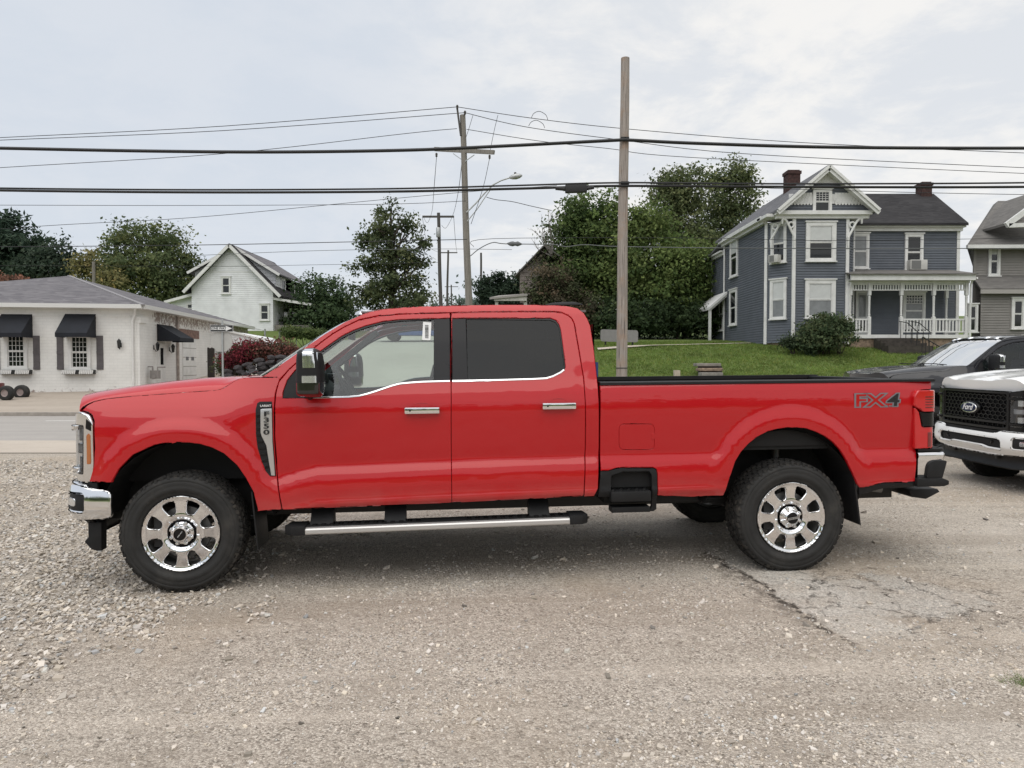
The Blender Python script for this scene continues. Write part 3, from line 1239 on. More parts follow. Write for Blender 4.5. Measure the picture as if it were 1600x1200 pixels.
def make_wheel(parent, front=True):
    w = empty('wheel')
    w.parent = parent
    T = MB()
    prof = [(.262, .045), (.272, .012), (.285, .006), (.300, .004), (.303, .000), (.318, -.004), (.335, -.0065), (.338, -.0045), (.352, -.0070), (.372, -.0060), (.376, -.0035), (.380, -.0060), (.392, -.0030), (.402, .004), (.412, .018), (.418, .030)]
    inn = [(r_, .275 - h) for r_, h in prof][::-1]
    T.lathe(prof + [(.4195, .05), (.4195, .225)] + inn, 96, axis='Y')
    ty = T.build('tyre', M_RUB, w, smooth=True, sharp=50)
    # tread lugs
    B = MB()
    rows = [(.012, .058, 0), (.066, .108, .5), (.116, .159, 0), (.167, .209, .5), (.217, .263, 0)]
    NP_ = 58
    rr = random.Random(5)
    for y0, y1, ph in rows:
        for k in range(NP_):
            t0 = 2 * PI * (k + ph + rr.uniform(-.06, .06)) / NP_
            dt = 2 * PI / NP_ * .36
            sk = 2 * PI / NP_ * (.22 if (k % 2) else -.22)
            r0, r1 = .412, R_TYRE + (.0 if .05 < y0 < .2 else -.004)
            vs = []
            for rad in (r0, r1):
                for (yy_, s_) in ((y0, -1), (y0, 1), (y1, 1), (y1, -1)):
                    th = t0 + s_ * dt + (sk if yy_ == y1 else 0)
                    edge = .008 if ((yy_ == .012 or yy_ == .263) and rad == r1) else 0
                    rd = rad - edge
                    vs.append((rd * math.cos(th), yy_, rd * math.sin(th)))
            B.add(vs, [(0, 1, 2, 3), (4, 7, 6, 5), (0, 4, 5, 1), (1, 5, 6, 2), (2, 6, 7, 3), (3, 7, 4, 0)])
    # shoulder lugs reaching down the sidewall
    for side in (0, 1):
        for k in range(NP_):
            t0 = 2 * PI * (k + .25) / NP_
            dt = 2 * PI / NP_ * (.30 if k % 2 else .22)
            vs = []
            rin = .392 if k % 2 else .400
            for (rad, yy_) in ((rin, -.001), (.424, .014), (.414, .03), (rin, .02)):
                y_ = yy_ if side == 0 else .275 - yy_
                for s_ in (-1, 1):
                    vs.append((rad * math.cos(t0 + s_ * dt), y_, rad * math.sin(t0 + s_ * dt)))
            B.add(vs, [(0, 1, 3, 2), (2, 3, 5, 4), (0, 2, 4, 6), (1, 7, 5, 3)])
    B.build('tread', M_TREAD, ty, kind='stuff')

    def face(r_):
        return np.interp(r_, [0, .095, .110, .120, .135, .15, .235, .250, .262, .268, .272], [.030, .030, .026, .016, .012, .014, .012, .010, .002, -.002, .004])

    def facef(r_):
        return sum(face(r_ + d) for d in (-.003, 0, .003)) / 3
    holes = []
    for k in range(8):
        c = PI / 2 + PI / 8 + k * PI / 4
        pts = []
        for rr_, da in ((.152, .125), (.161, .175), (.205, .200), (.226, .200), (.236, .170)):
            pts.append((rr_, da))
        left = [(rr_ * math.cos(c - da), rr_ * math.sin(c - da)) for rr_, da in pts]
        arc = [(.2395 * math.cos(c + q), .2395 * math.sin(c + q)) for q in (-.11, 0, .11)]
        right = [(rr_ * math.cos(c + da), rr_ * math.sin(c + da)) for rr_, da in pts][::-1]
        bot = [(.146 * math.cos(c + q), .146 * math.sin(c + q)) for q in (.07, -.07)]
        holes.append(left + arc + right + bot)
    circ = [(R_RIM * math.cos(2 * PI * k / 96), R_RIM * math.sin(2 * PI * k / 96)) for k in range(96)]
    bore = [(.098 * math.cos(-2 * PI * k / 48), .098 * math.sin(-2 * PI * k / 48)) for k in range(48)]
    rim = panel('rim', circ, M_CHROME, w, pos=disc_pos(facef), holes=holes + [bore], grid=(.02, .02), depth=.034, rnd=.0085, dens=.03)
    L = MB()
    L.lathe([(.262, .010), (.250, .028), (.243, .05), (.240, .16), (.250, .25), (.262, .262)], 64, axis='Y')
    L.build('rim_barrel', M_STEEL, rim, smooth=True)
    D = MB()
    D.lathe([(.0, .085), (.185, .085), (.185, .115), (.0, .115)], 48, axis='Y')
    D.build('brake_disc', M_STEEL, w, smooth=True, sharp=30)
    D = MB()
    D.box(-.20, -.10, .05, .15, -.10, .12)
    D.build('brake_caliper', M_FRAME, w, bevel=.01)
    Hb = MB()
    Hb.lathe([(.098, .034), (.096, .030), (.090, .036), (.088, .050), (.0, .050)], 48, axis='Y')
    Hb.build('hub_recess', M_BLKG, w, smooth=True, sharp=40)
    Hc = MB()
    if front:
        Hc.lathe([(.085, .046), (.084, .034), (.074, .026), (.060, .024), (.055, .014), (.053, -.012), (.049, -.020), (.043, -.020), (.041, -.008), (.0, -.008)], 48, axis='Y')
    else:
        Hc.lathe([(.085, .046), (.084, .034), (.074, .022), (.058, .016), (.052, -.006), (.046, -.014), (.0, -.016)], 48, axis='Y')
    hc = Hc.build('hub_cover', M_CHROME, w, smooth=True, sharp=55)
    K = MB()
    K.lathe([(.041 if front else .044, -.009 if front else -.0155), (.040, -.013 if front else -.021), (.0, -.014 if front else -.022)], 40, axis='Y')
    K.build('hub_badge', M_BLKG, hc, smooth=True)
    if front:
        place_text('hub_lettering', 'SUPER DUTY', .0095, (0, -.0145, 0), (math.cos(.9), 0, math.sin(.9)), (-math.sin(.9), 0, math.cos(.9)), M_WTXT, hc, depth=.0008)
    else:
        q = MB()
        a_ = .16
        q.obox((0, -.0225, 0), (.040 * math.cos(a_), 0, .040 * math.sin(a_)), (0, .0012, 0), (-.008 * math.sin(a_), 0, .008 * math.cos(a_)))
        q.build('badge_band', M_SATIN, hc)
        place_text('hub_lettering', 'SUPER DUTY', .0125, (0, -.0245, 0), (math.cos(a_), 0, math.sin(a_)), (-math.sin(a_), 0, math.cos(a_)), M_KTXT, hc, depth=.0008)
    for k in range(8):
        t = PI / 8 + k * PI / 4
        x, z = .072 * math.cos(t), .072 * math.sin(t)
        n = MB()
        n.lathe([(.0155, .03), (.0155, .018), (.0125, .014), (.0118, .002), (.009, -.003), (.0, -.005)], 12, c=(x, 0, z), axis='Y')
        n.build('lug_nut', M_CHROME, hc, smooth=True, sharp=35)
    return w


def build_truck(root):
    near = []

    def side(name, out, m, **k):
        return panel(name, out, m, root, mirror=True, **k)

    # wheel arches first: they shape the flares
    archF = TPs([(180, 754), (175, 750), (185, 733), (207, 711), (240, 696), (258, 692), (275, 691), (293, 691.5), (312, 694), (332, 700), (350, 709), (370, 727), (384, 747), (395, 768), (402, 797)], .01)[1:]
    archR = TPs([(1132.5, 775), (1140, 748), (1149, 721), (1158, 706), (1170, 693), (1184, 682), (1200, 674), (1215, 670), (1230, 668), (1245, 668), (1260, 669.5), (1276, 675), (1290, 682), (1302, 691), (1312.5, 702.5), (1320, 714), (1327.5, 729), (1344, 762.5)], .01)
    ARCH['front'] = archF
    ARCH['rear'] = archR

    # --- fender
    topF = [(147, 627), (170, 622), (200, 619), (240, 616), (275, 613.5), (310, 611), (340, 609), (350, 605.5), (358, 600), (366, 595), (376, 590.5), (395, 589), (436, 589)]
    gapF = [(437, 594), (433, 604), (430, 615), (428, 639), (428, 680), (433, 745), (440, 796)]
    fen = TPs([(128, 641), (138, 644), (144, 649), (147, 658), (147.5, 700), (146, 728), (139, 752), (175, 754)]) + archF[:] + TPs([(402, 799)]) + TPs(gapF[::-1]) + TPs(topF[::-1]) + TPs([(136, 633)])
    side('fender', fen, PAINT, grid=(.045, .03), gap=.002)

    # --- doors
    dF_top = [(436, 596), (452, 577), (478, 554), (503, 534), (520, 521.5), (537, 511.5), (561, 500), (592, 493.2), (640, 490), (703.5, 488.6)]
    glassF = [(441.5, 621.5), (443, 610), (449, 594), (461, 579), (480, 564), (498, 550.5), (534, 525), (552, 516), (571, 509), (599, 502), (628, 499), (678, 497.5), (702.8, 497), (703.2, 595), (660, 596.5), (624, 600), (612, 603), (599, 608), (575, 615.5), (562, 618.7), (545, 620), (487, 621.5)]
    doorF = [(441, 796), (433.5, 745), (429, 680), (429, 639), (431, 615), (433.5, 604)] + dF_top + [(705, 560), (705, 690), (706, 785.5), (620, 789.5)]
    o = side('front_door', TPs(doorF), PAINT, holes=[TPs(glassF)], grid=(.05, .03), gap=.002)
    fdoor = o[0]
    glassR = [(707, 497), (860, 497), (869, 500.5), (873.5, 507), (876, 515), (880, 545), (883.5, 573), (882, 577), (876, 582), (864, 588), (853, 591.5), (780, 594), (706.6, 595)]
    doorR = [(706, 785.5), (705, 690), (705, 560), (704.5, 488.6), (800, 487), (866, 487), (878, 488.5), (888, 493), (893.5, 498), (897, 505), (905, 550), (912, 591), (914.6, 632), (914.5, 700), (912, 775)]
    o = side('rear_door', TPs(doorR), PAINT, holes=[TPs(glassR)], grid=(.05, .03), gap=.002)
    rdoor = o[0]
    # --- cab side: A pillar, roof rail, rear quarter
    pil = [(410, 588.5), (432, 574), (469, 548), (506.6, 522), (537.5, 503.5), (554.7, 496), (566, 491)]
    roofl = [(579, 486.5), (592, 484), (606, 482), (640, 479.5), (704, 477.3), (780, 476.5), (860, 476.5), (885, 477.5), (902, 481), (912, 488.5), (918, 498), (922.5, 509), (928, 545), (933, 591), (936, 632), (936, 700), (934.5, 763), (928, 776)]
    cab = pil + roofl + [(912.5, 776.5), (915, 700), (915, 632), (912.4, 591), (905.5, 550), (897.5, 505), (893.7, 497.5), (888, 492.4), (878, 488), (866, 486.5), (800, 486.5), (704, 488.1), (640, 489.5), (592, 492.7), (561, 499.4), (537, 511), (520, 521), (503, 533.5), (478, 553.5), (452, 576.5), (437, 593), (432, 589)]
    side('cab_side', TPs(cab), PAINT, grid=(.05, .03), gap=.0015, depth=.03)
    # black sill shadow strip below the doors
    # --- glass and pillar trim
    gF = TPs([(446, 620.5), (449, 596), (461, 580), (498, 551), (534, 525.5), (571, 509.5), (599, 502.5), (628, 499.5), (678.5, 498), (678.5, 597), (624, 600.5), (599, 608.5), (562, 619.2)])
    side('door_glass', gF, M_GLS, off=-.016, depth=0, rnd=0, grid=(.1, .06))
    side('sail_trim', TPs([(441.5, 622), (443, 610), (449, 593), (461, 579), (470, 572), (468, 622)]), M_BLK, off=-.006, depth=.02)
    side('pillar_trim', TPs([(677.7, 497.5), (703.4, 497), (703.4, 595.5), (677.7, 596.5)]), M_PILLAR, off=-.006, depth=.02)
    side('pillar_trim', TPs([(706.2, 497), (728, 497), (731, 594.5), (706.4, 595.2)]), M_PILLAR, off=-.006, depth=.02)
    gR = TPs([(729, 497.5), (860, 497.5), (868, 500.8), (873, 507), (876, 515), (880, 545), (883, 573), (878, 581), (864, 587.5), (853, 591), (780, 593.5), (731, 595)])
    side('door_glass', gR, M_GLT, off=-.014, depth=0, rnd=0, grid=(.1, .06))
    # thin black seal round each window opening
    for g_, nm in ((glassF, 'window_seal'), (glassR, 'window_seal')):
        q = TPs(g_)
        cx, cy = sum(p[0] for p in q) / len(q), sum(p[1] for p in q) / len(q)
        inner = [(p[0] + (cx - p[0]) * (.010 / max(.05, math.hypot(p[0] - cx, p[1] - cy))), p[1] + (cy - p[1]) * (.014 / max(.05, math.hypot(p[0] - cx, p[1] - cy)))) for p in q]
        side(nm, q, M_BLKG, holes=[inner], off=-.008, depth=.02, rnd=.001)
    # bright belt moulding
    for l in ([(486, 621), (520, 620.6), (545, 620), (562, 618.4), (575, 615), (588, 611), (599, 607.2), (612, 602.8), (624, 599.6), (640, 598), (660, 596.6), (703, 595.4)],
              [(706.5, 595.2), (780, 593.8), (830, 592.4), (853, 591.2), (864, 588), (876, 582), (881.5, 577.5)]):
        pr = densify(TPs(l), .03, False)
        side('belt_moulding', ribbon(pr, .013), M_CHROME, off=.004, depth=.012, rnd=.002, grid=(0, 0))

    # --- bed
    bed = TPs([(937.5, 600), (938, 660), (939, 736), (950, 735.5), (962, 732), (971, 730.3), (1020, 730.3), (1026, 733), (1027.5, 740), (1027.5, 774.5), (1080, 776.5)]) + archR + \
        TPs([(1358, 760), (1378, 754.5), (1430, 752), (1431.5, 706), (1430.5, 657.5), (1426.5, 646), (1426.5, 622), (1432, 612), (1440, 609.5), (1455, 608.5), (1455.5, 594)])
    cap = TP(1000, 676.5)
    fuel = TPs([(967.5, 662.5), (1022.5, 662.5), (1022.5, 702.5), (967.5, 702.5)])
    fuel_r = rounded(fuel, .045, 5)
    side('bed_side', bed, PAINT, holes=[fuel_r], grid=(.045, .03), gap=.001, depth=.03)
    o = panel('fuel_door', fuel_r, PAINT, root, grid=(.05, .03), gap=.0005, depth=.012, rnd=.0022)
    panel('fuel_door_latch', rounded(TPs([(1018, 677), (1023, 677), (1023, 686), (1018, 686)]), .006), PAINT, root, off=.003, depth=.008, rnd=.001)
    panel('fuel_door', fuel_r, PAINT, root, grid=(.05, .03), depth=0, rnd=0).scale = (1, -1, 1)
    # black sill valance behind the rear wheel
    side('bed_valance', TPs([(1344, 763), (1358, 760.5), (1378, 755), (1430, 752.5), (1430, 762), (1380, 765), (1350, 773), (1344, 775)]), M_BLK, off=-.01, depth=.03)
    # step pocket ahead of the rear wheel
    side('step_pocket_trim', TPs([(939, 736.5), (950, 736.5), (962, 733), (971, 731.3), (1020, 731.3), (1025.5, 734), (1027, 740), (1027, 774.5), (1026, 796), (1021, 799), (1014, 799), (1018, 792), (1018.5, 742), (1015, 737), (974, 737), (962, 741), (955.5, 744), (954, 777), (934.5, 777), (937, 760)]), M_BLK, off=-.002, depth=.03)
    q = MB()
    a_, b_ = T3(955, 738, .15), T3(1018, 778, .15)
    q.box(a_.x, b_.x, a_.y, a_.y + .02, b_.z, a_.z)
    q.build('step_pocket', M_DARK, root)
    a_, b_ = T3(956, 752, .10), T3(1016, 764, .10)
    q = MB()
    q.box(a_.x, b_.x, a_.y, a_.y + .03, b_.z, a_.z)
    q.build('step_bracket', M_BLK, root, bevel=.004)
    a_, b_ = T3(955, 767, -.01), T3(1018, 786, -.01)
    q = MB()
    q.box(a_.x, b_.x, a_.y, a_.y + .15, b_.z + .012, a_.z - .008)
    st = q.build('bed_step', M_BLK, root, bevel=.012)
    for k in range(5):
        x_ = a_.x + .035 + k * (b_.x - a_.x - .07) / 4
        q = MB()
        q.beam((x_ - .02, a_.y + .012, a_.z - .006), (x_ + .02, a_.y + .13, a_.z - .006), .018, .014)
        q.build('tread_rib', M_BLK, st)
    q = MB()
    a_, b_ = T3(956, 793, .03), T3(1016, 800, .03)
    q.box(a_.x, b_.x, a_.y, a_.y + .12, b_.z, a_.z)
    q.build('step_rail', M_BLK, root, bevel=.004)

    # bed rails, inner walls, floor, tailgate, front wall
    u0, u1 = TP(937.5, 600)[0], TP(1455, 593)[0]
    wt0, wt1 = TP(938, 599.5)[1], TP(1455, 593.5)[1]
    for s in (-1, 1):
        q = MB()
        ys_ = [s * (1.015 - .052), s * (1.015 - .052), s * (1.015 - .075), s * (1.015 - .16), s * (1.015 - .16)]
        zo = [-.012, .006, .014, .014, -.02]
        n5 = len(ys_)
        vs = [(u0, ys_[i], wt0 + zo[i]) for i in range(n5)] + [(u1, ys_[i], wt1 + zo[i]) for i in range(n5)]
        fs = [(i, i + 1, n5 + i + 1, n5 + i) for i in range(n5 - 1)] + [tuple(range(n5)), tuple(range(n5, 2 * n5))]
        if s > 0:
            fs = [f[::-1] for f in fs]
        q.add(vs, fs)
        q.build('bed_rail', M_BLK, root, smooth=True, sharp=40)
        q = MB()
        q.box(u0, u1, min(s * .90, s * .865), max(s * .90, s * .865), .95, wt0 + .002)
        q.build('bed_wall', M_DARK, root)
    q = MB()
    q.box(u0, u1, -.88, .88, .92, .95)
    q.build('bed_floor', M_DARK, root)
    q = MB()
    q.box(u0, u0 + .035, -.90, .90, .95, wt0)
    q.build('bed_headboard', PAINT, root)
    q = MB()
    q.box(u1 - .07, u1 - .012, -.85, .85, .80, wt1 - .035)
    q.build('tailgate', PAINT, root, bevel=.015)
    q = MB()
    q.box(u1 - .105, u1 - .005, -.85, .85, wt1 - .034, wt1 + .002)
    q.build('tailgate_cap', M_BLK, root, bevel=.005)

    # --- tail lights (wrap round the rear corner)
    def rear_pos(ins):
        def f(a, b):
            # a = distance rearward of the lamp's front edge, curls round the corner
            r_ = .09
            L0 = .11
            t = np.clip((a - L0) / r_, 0, PI / 2)
            e = np.maximum(0, a - L0 - r_ * PI / 2)
            x = uT + np.minimum(a, L0) + (r_ - ins) * np.sin(t)
            y = -1.015 + .02 + r_ - (r_ - ins) * np.cos(t) + e
            x = np.where(a < L0, uT + a, x)
            y = np.where(a < L0, -1.015 + .02 + ins, y)
            return np.stack([x, y, b], 1)
        return f
    uT = TP(1428, 650, .02)[0]
    zt = TP(1445, 610, .02)[1]
    zb = TP(1445, 701, .02)[1]
    hgt = zt - zb
    outd = (0, -1, 0)
    for nm, poly, m_, of in (
            ('tail_light', [(0.0, zt - .25 * hgt), (.0, zt - .10 * hgt), (.03, zt), (.28, zt), (.28, zt - .36 * hgt), (.075, zt - .36 * hgt), (.03, zt - .30 * hgt)], M_REDL, .012),
            ('tail_light', [(.015, zb), (.28, zb), (.28, zb + .375 * hgt), (.068, zb + .375 * hgt), (.045, zt - .37 * hgt), (.025, zt - .31 * hgt), (.010, zt - .30 * hgt)], M_REDL, .0),
            ('reverse_light', [(.050, zt - .37 * hgt), (.28, zt - .37 * hgt), (.28, zb + .385 * hgt), (.075, zb + .385 * hgt)], M_BLKG, .006)):
        panel(nm, poly, m_, root, pos=rear_pos(0), outdir=outd, off=of, depth=.05, rnd=.006, grid=(.02, .03), mirror=True)
    panel('lamp_insert', [(.115, zb + .03 * hgt), (.15, zb + .03 * hgt), (.15, zb + .28 * hgt), (.115, zb + .28 * hgt)], M_REDD, root, pos=rear_pos(0), outdir=outd, off=.003, depth=.003, rnd=.001, grid=(.02, .03), mirror=True)
    for k in range(5):
        zz = zt - (.10 + k * .045) * hgt
        panel('lamp_rib', [(.085, zz), (.16, zz), (.16, zz - .008), (.085, zz - .008)], M_REDD, root, pos=rear_pos(0), outdir=outd, off=.0135, depth=.003, rnd=.001, grid=(.02, .03))

    # --- rear bumper
    zt_, zb_ = TP(1455, 707, .03)[1], TP(1455, 749, .03)[1]
    xa, xb = TP(1434.5, 720, .03)[0], TP(1480, 715, .03)[0]
    path = [(xa, -.985), (xb - .05, -.985), (xb - .015, -.965), (xb, -.92), (xb + .01, 0), (xb, .92), (xb - .015, .965), (xb - .05, .985), (xa, .985)]
    path = densify([tuple(p) for p in path], .05, False)

    def sweep(name, path, prof, m_, smooth=True):
        rows = []
        for off_, z_ in prof:
            row = []
            for i, p in enumerate(path):
                a, b = Vector(path[max(0, i - 1)]), Vector(path[min(len(path) - 1, i + 1)])
                d = (b - a).normalized()
                n = Vector((d.y, -d.x))
                row.append((p[0] + n.x * off_, p[1] + n.y * off_, z_))
            rows.append(row)
        return loft(name, rows, m_, root, smooth, flip=True)
    sweep('rear_bumper', path, [(-.05, zt_ - .0), (-.004, zt_), (.006, zt_ - .012), (.008, zt_ - .03), (0, zt_ - .05), (-.004, zb_ + .02), (-.02, zb_), (-.06, zb_)], M_CHROME2)
    sweep('bumper_top_pad', path, [(-.05, zt_ - .012), (-.0, zt_ + .012), (-.0, zt_ + .030), (-.03, zt_ + .034), (-.30, zt_ + .034)], M_BLK)
    # black plastic insert over the side of the chrome
    poly = TPs([(1449, 731), (1452, 723.5), (1459, 720), (1480, 719.5), (1472, 749), (1448, 749)], .02)
    q = MB()
    pu = rounded(poly, .02, 3)
    # follow the side, then it continues round the back
    q.prism(pu, -.998, -.90, 'XZ')
    q.build('bumper_insert', M_BLK, root, bevel=.006)
    a_, b_ = T3(1434, 748.5, .0), T3(1484, 760, .0)
    q = MB()
    q.prism([(a_.x, a_.z), (b_.x - .05, a_.z), (b_.x + .0, a_.z - .02), (b_.x, b_.z + .012), (b_.x - .04, b_.z), (a_.x, b_.z)], -1.01, 1.01, 'XZ')
    q.build('bumper_step_pad', M_BLK, root, bevel=.008)
    # tow step and hitch hardware under it
    a_, b_ = T3(1420, 764, .30), T3(1468, 779, .30)
    q = MB()
    q.prism([(a_.x, a_.z - .01), (a_.x + .10, a_.z), (b_.x - .02, a_.z - .005), (b_.x, a_.z - .03), (b_.x - .12, b_.z), (a_.x + .02, b_.z + .02)], -.72, -.45, 'XZ')
    q.build('tow_step', M_BLK, root, bevel=.006)
    q = MB()
    q.box(5.25, 5.78, -.55, .55, .50, .58)
    q.box(5.5, 5.85, -.05, .05, .42, .52)
    q.build('hitch_receiver', M_FRAME, root, bevel=.006)
    q = MB()
    t_ = T3(1372, 768, .25)
    q.tube([(t_.x - .25, -.72, .60), (t_.x - .05, -.74, .585), (t_.x + .03, -.76, .575)], .045, 16)
    q.build('exhaust_pipe', M_STEEL, root, smooth=True)

    # --- roof, windscreen, cab back
    def V3(p):
        return Vector((p[0], -1.015 + float(V(p[0], p[1])), p[1]))
    edge = [V3(TP(*p)) for p in densify([(566, 491)] + roofl[:10], 25, False)]
    ue = [e.x for e in edge]
    rows = []
    for e in edge:
        row = []
        for k in range(17):
            t = k / 16 * 2 - 1
            y = t * abs(e.y)
            front = max(0.0, 1 - (e.x - ue[0]) / .5)
            rise = .035 * (1 - abs(t) ** 2.6)
            x = e.x - .13 * (1 - t * t) * front
            row.append((x, y, e.z - .004 + rise - .012 * 0))
        rows.append(row)
    loft('roof', rows, PAINT, root, flip=True)
    # thin rail gasket line on the roof, the small fin aerial
    q = MB()
    af = T3(880, 474, .62)
    rows_ = [(-.16, .004, .0), (-.10, .03, .018), (0, .04, .026), (.09, .036, .026), (.15, .02, .012), (.17, .004, .0)]
    vs = []
    for dx, hw, hz in rows_:
        for k in range(7):
            a = PI * k / 6
            vs.append((af.x + dx, af.y + hw * math.cos(a), af.z - .018 + hz * math.sin(a) + .004))
    fs = [(i * 7 + j, i * 7 + j + 1, (i + 1) * 7 + j + 1, (i + 1) * 7 + j) for i in range(5) for j in range(6)]
    q.add(vs, fs)
    q.build('roof_aerial', M_BLK, root, smooth=True)
    pe = [V3(TP(*p)) for p in densify(pil, 12, False)]
    rows, n_ = [], len(pe)
    for i, e in enumerate(pe):
        row = []
        f = i / (n_ - 1)
        for k in range(17):
            t = k / 16 * 2 - 1
            c = (1 - t * t)
            row.append((e.x - (.20 - .07 * f) * c, t * abs(e.y), e.z + .012 * c - .006))
        rows.append(row)
    loft('windscreen', rows, M_GLW, root)
    # header lamps
    for yy_ in (-.62, -.42, 0, .42, .62):
        u_ = ue[0] + .02 - .13 * (1 - (yy_ / .78) ** 2)
        z_ = edge[0].z + .035 * (1 - abs(yy_ / .78) ** 2.6)
        q = MB()
        q.lathe([(.0, .030), (.025, .026), (.045, .010), (.05, -.01)], 16, c=(0, 0, 0))
        q.v = [(u_ + .04 + x * 1.5, yy_ + y, z_ + z) for x, y, z in q.v]
        q.build('clearance_lamp', M_REFL, root, smooth=True)
    be = [V3(TP(*p)) for p in densify(roofl[9:], 20, False)]
    rows = []
    for e in be:
        rows.append([(e.x + .03 * (1 - (k / 8 - 1) ** 2), (k / 8 - 1) * abs(e.y), e.z) for k in range(17)])
    loft('cab_back', rows, PAINT, root, flip=True)
    q = MB()
    q.box(3.075, 3.085, -.62, .62, 1.55, 1.93)
    q.build('back_glass', M_GLT, root)

    # --- hood and cowl
    E_ = [(128, 641), (133, 635), (147, 627), (170, 622), (200, 619), (240, 616), (275, 613.5), (310, 611), (340, 609), (350, 605.5), (358, 600), (366, 595), (376, 590.5), (395, 589.4), (412, 588.8)]
    Tl = [(125, 640), (129, 632), (137.5, 625), (155, 614), (175, 609), (225, 601), (275, 594.5), (325, 590), (370, 588), (412, 586.5)]
    EU = np.array(TPs(E_))
    TU = np.array(TPs(Tl, .40))
    rows = []
    for u_ in np.concatenate([[EU[0, 0] + .0], np.linspace(EU[0, 0] + .02, EU[-1, 0], 34)]):
        we = float(np.interp(u_, EU[:, 0], EU[:, 1])) - .002
        wtop = max(we + .012, float(np.interp(u_ , TU[:, 0], TU[:, 1])))
        ve = float(V(u_, we)) + .004
        fr = max(0.0, 1 - (u_ - EU[0, 0]) / .55) ** 1.5
        half = []
        hh = wtop - we
        for v_, k_ in ((0, 0), (.012, .22), (.05, .45), (.10, .70), (.16, .88), (.24, .98), (.34, 1.0), (.42, .93), (.50, .84), (.60, .82), (.75, .90), (1.0, 1.0)):
            vv = ve + (1.015 - ve) * v_ if v_ > .3 else ve + v_
            vv = ve + v_ * (1.015 - ve)
            y_ = -1.015 + vv
            x_ = u_ - .155 * (1 - (abs(y_) / .93) ** 2) * fr
            dz = -.03 * fr * v_
            half.append((x_, y_, we + hh * k_ + dz))
        row = half + [(x_, -y_, z_) for x_, y_, z_ in half[:-1][::-1]]
        rows.append(row)
    loft('hood', rows, PAINT, root, flip=True)
    # nose skin under the leading edge of the hood
    r0_ = rows[0]
    low_ = []
    for (x_, y_, z_) in r0_:
        low_.append((x_ + .035, y_ * .985, min(z_ - .01, 1.262)))
    loft('hood_lip', [low_, r0_], PAINT, root, flip=True)
    # cowl and wipers
    c0_ = rows[-1]
    cw = [[(x_, y_, z_) for x_, y_, z_ in c0_], [(x_ + .16, y_ * .93, z_ - .015) for x_, y_, z_ in c0_]]
    loft('cowl', cw, M_BLK, root, flip=True)
    for yb in (-.55, .15):
        q = MB()
        q.tube([(.36, yb, 1.555), (.30, yb + .12, 1.575), (.27, yb + .55, 1.578)], .009, 6)
        q.tube([(.37, yb - .08, 1.562), (.25, yb + .60, 1.586)], .007, 6)
        q.build('wiper', M_BLK, root, smooth=True)

    # --- nose: bumper, grille, lamps (surface coordinates: distance round the nose, height)
    zbt, zbb = TP(150, 759, .06)[1], TP(150, 817, .06)[1]

    def bb(a, b):
        t = (b - zbb) / (zbt - zbb)
        return .035 * np.sin(np.clip(t, 0, 1) * PI) ** .6 - .03 * (1 - sstep(0, .35, t)) + .0 * a
    bp_ = nose_pos(.005, bb)
    se = S_END - .04
    fog = rounded([(-1.06, zbb + .085), (-.80, zbb + .085), (-.80, zbb + .215), (-1.06, zbb + .215)], .03)
    fog2 = [(-a, b) for a, b in fog][::-1]
    ctr = rounded([(-.64, zbb + .055), (-.40, zbb + .055), (-.30, zbb + .085), (.30, zbb + .085), (.40, zbb + .055), (.64, zbb + .055), (.64, zbb + .165), (.58, zbb + .19), (-.58, zbb + .19), (-.64, zbb + .165)], .025)
    bo = [(-se, zbb + .03), (-.9, zbb), (-.45, zbb - .03), (.45, zbb - .03), (.9, zbb), (se, zbb + .03), (se, zbt - .03), (.95, zbt + .02), (.62, zbt + .02), (.50, zbt - .02), (-.50, zbt - .02), (-.62, zbt + .02), (-.95, zbt + .02), (-se, zbt - .03)]
    panel('front_bumper', rounded(bo, .04), M_CHROME2, root, pos=bp_, outdir=(-1, 0, 0), holes=[fog, ctr, fog2], grid=(.04, .03), depth=.03, rnd=.012)
    for h_ in (fog, fog2):
        cx = sum(p[0] for p in h_) / len(h_)
        panel('fog_lamp_bezel', h_, M_BLK, root, pos=nose_pos(.020, bb), outdir=(-1, 0, 0), grid=(.05, .03), depth=.01)
        panel('fog_lamp', rounded([(cx - .05, zbb + .12), (cx + .05, zbb + .12), (cx + .05, zbb + .18), (cx - .05, zbb + .18)], .02), M_REFL, root, pos=nose_pos(.014, bb), outdir=(-1, 0, 0), grid=(.05, .03), depth=.01)
    panel('bumper_intake', ctr, M_DARK, root, pos=nose_pos(.05, bb), outdir=(-1, 0, 0), depth=.01)
    for s in (-1, 1):
        q = MB()
        x_ = float(nose_pos(.03)(np.array([s * .48]), np.array([.6]))[0, 0])
        q.tube([(x_ + .05, s * .44, zbb + .11), (x_ - .02, s * .44, zbb + .12), (x_ - .03, s * .47, zbb + .14), (x_ + .05, s * .50, zbb + .16)], .014, 8)
        q.build('tow_hook', M_BLKG, root, smooth=True)
    # black strip between bumper and grille
    panel('bumper_top_trim', [(-1.12, zbt - .05), (1.12, zbt - .05), (1.12, zbt + .02), (-1.12, zbt + .02)], M_BLK, root, pos=nose_pos(.045), outdir=(-1, 0, 0), depth=.02)
    # lower air dam
    zd = zbb - .17
    panel('air_dam', rounded([(-1.02, zd + .02), (-.7, zd), (.7, zd), (1.02, zd + .02), (1.05, zbb + .03), (-1.05, zbb + .03)], .02), M_BLK, root, pos=nose_pos(.075, lambda a, b: -.04 * np.sin((b - zd) / (zbb - zd) * PI)), outdir=(-1, 0, 0), grid=(.06, .03), depth=.02)
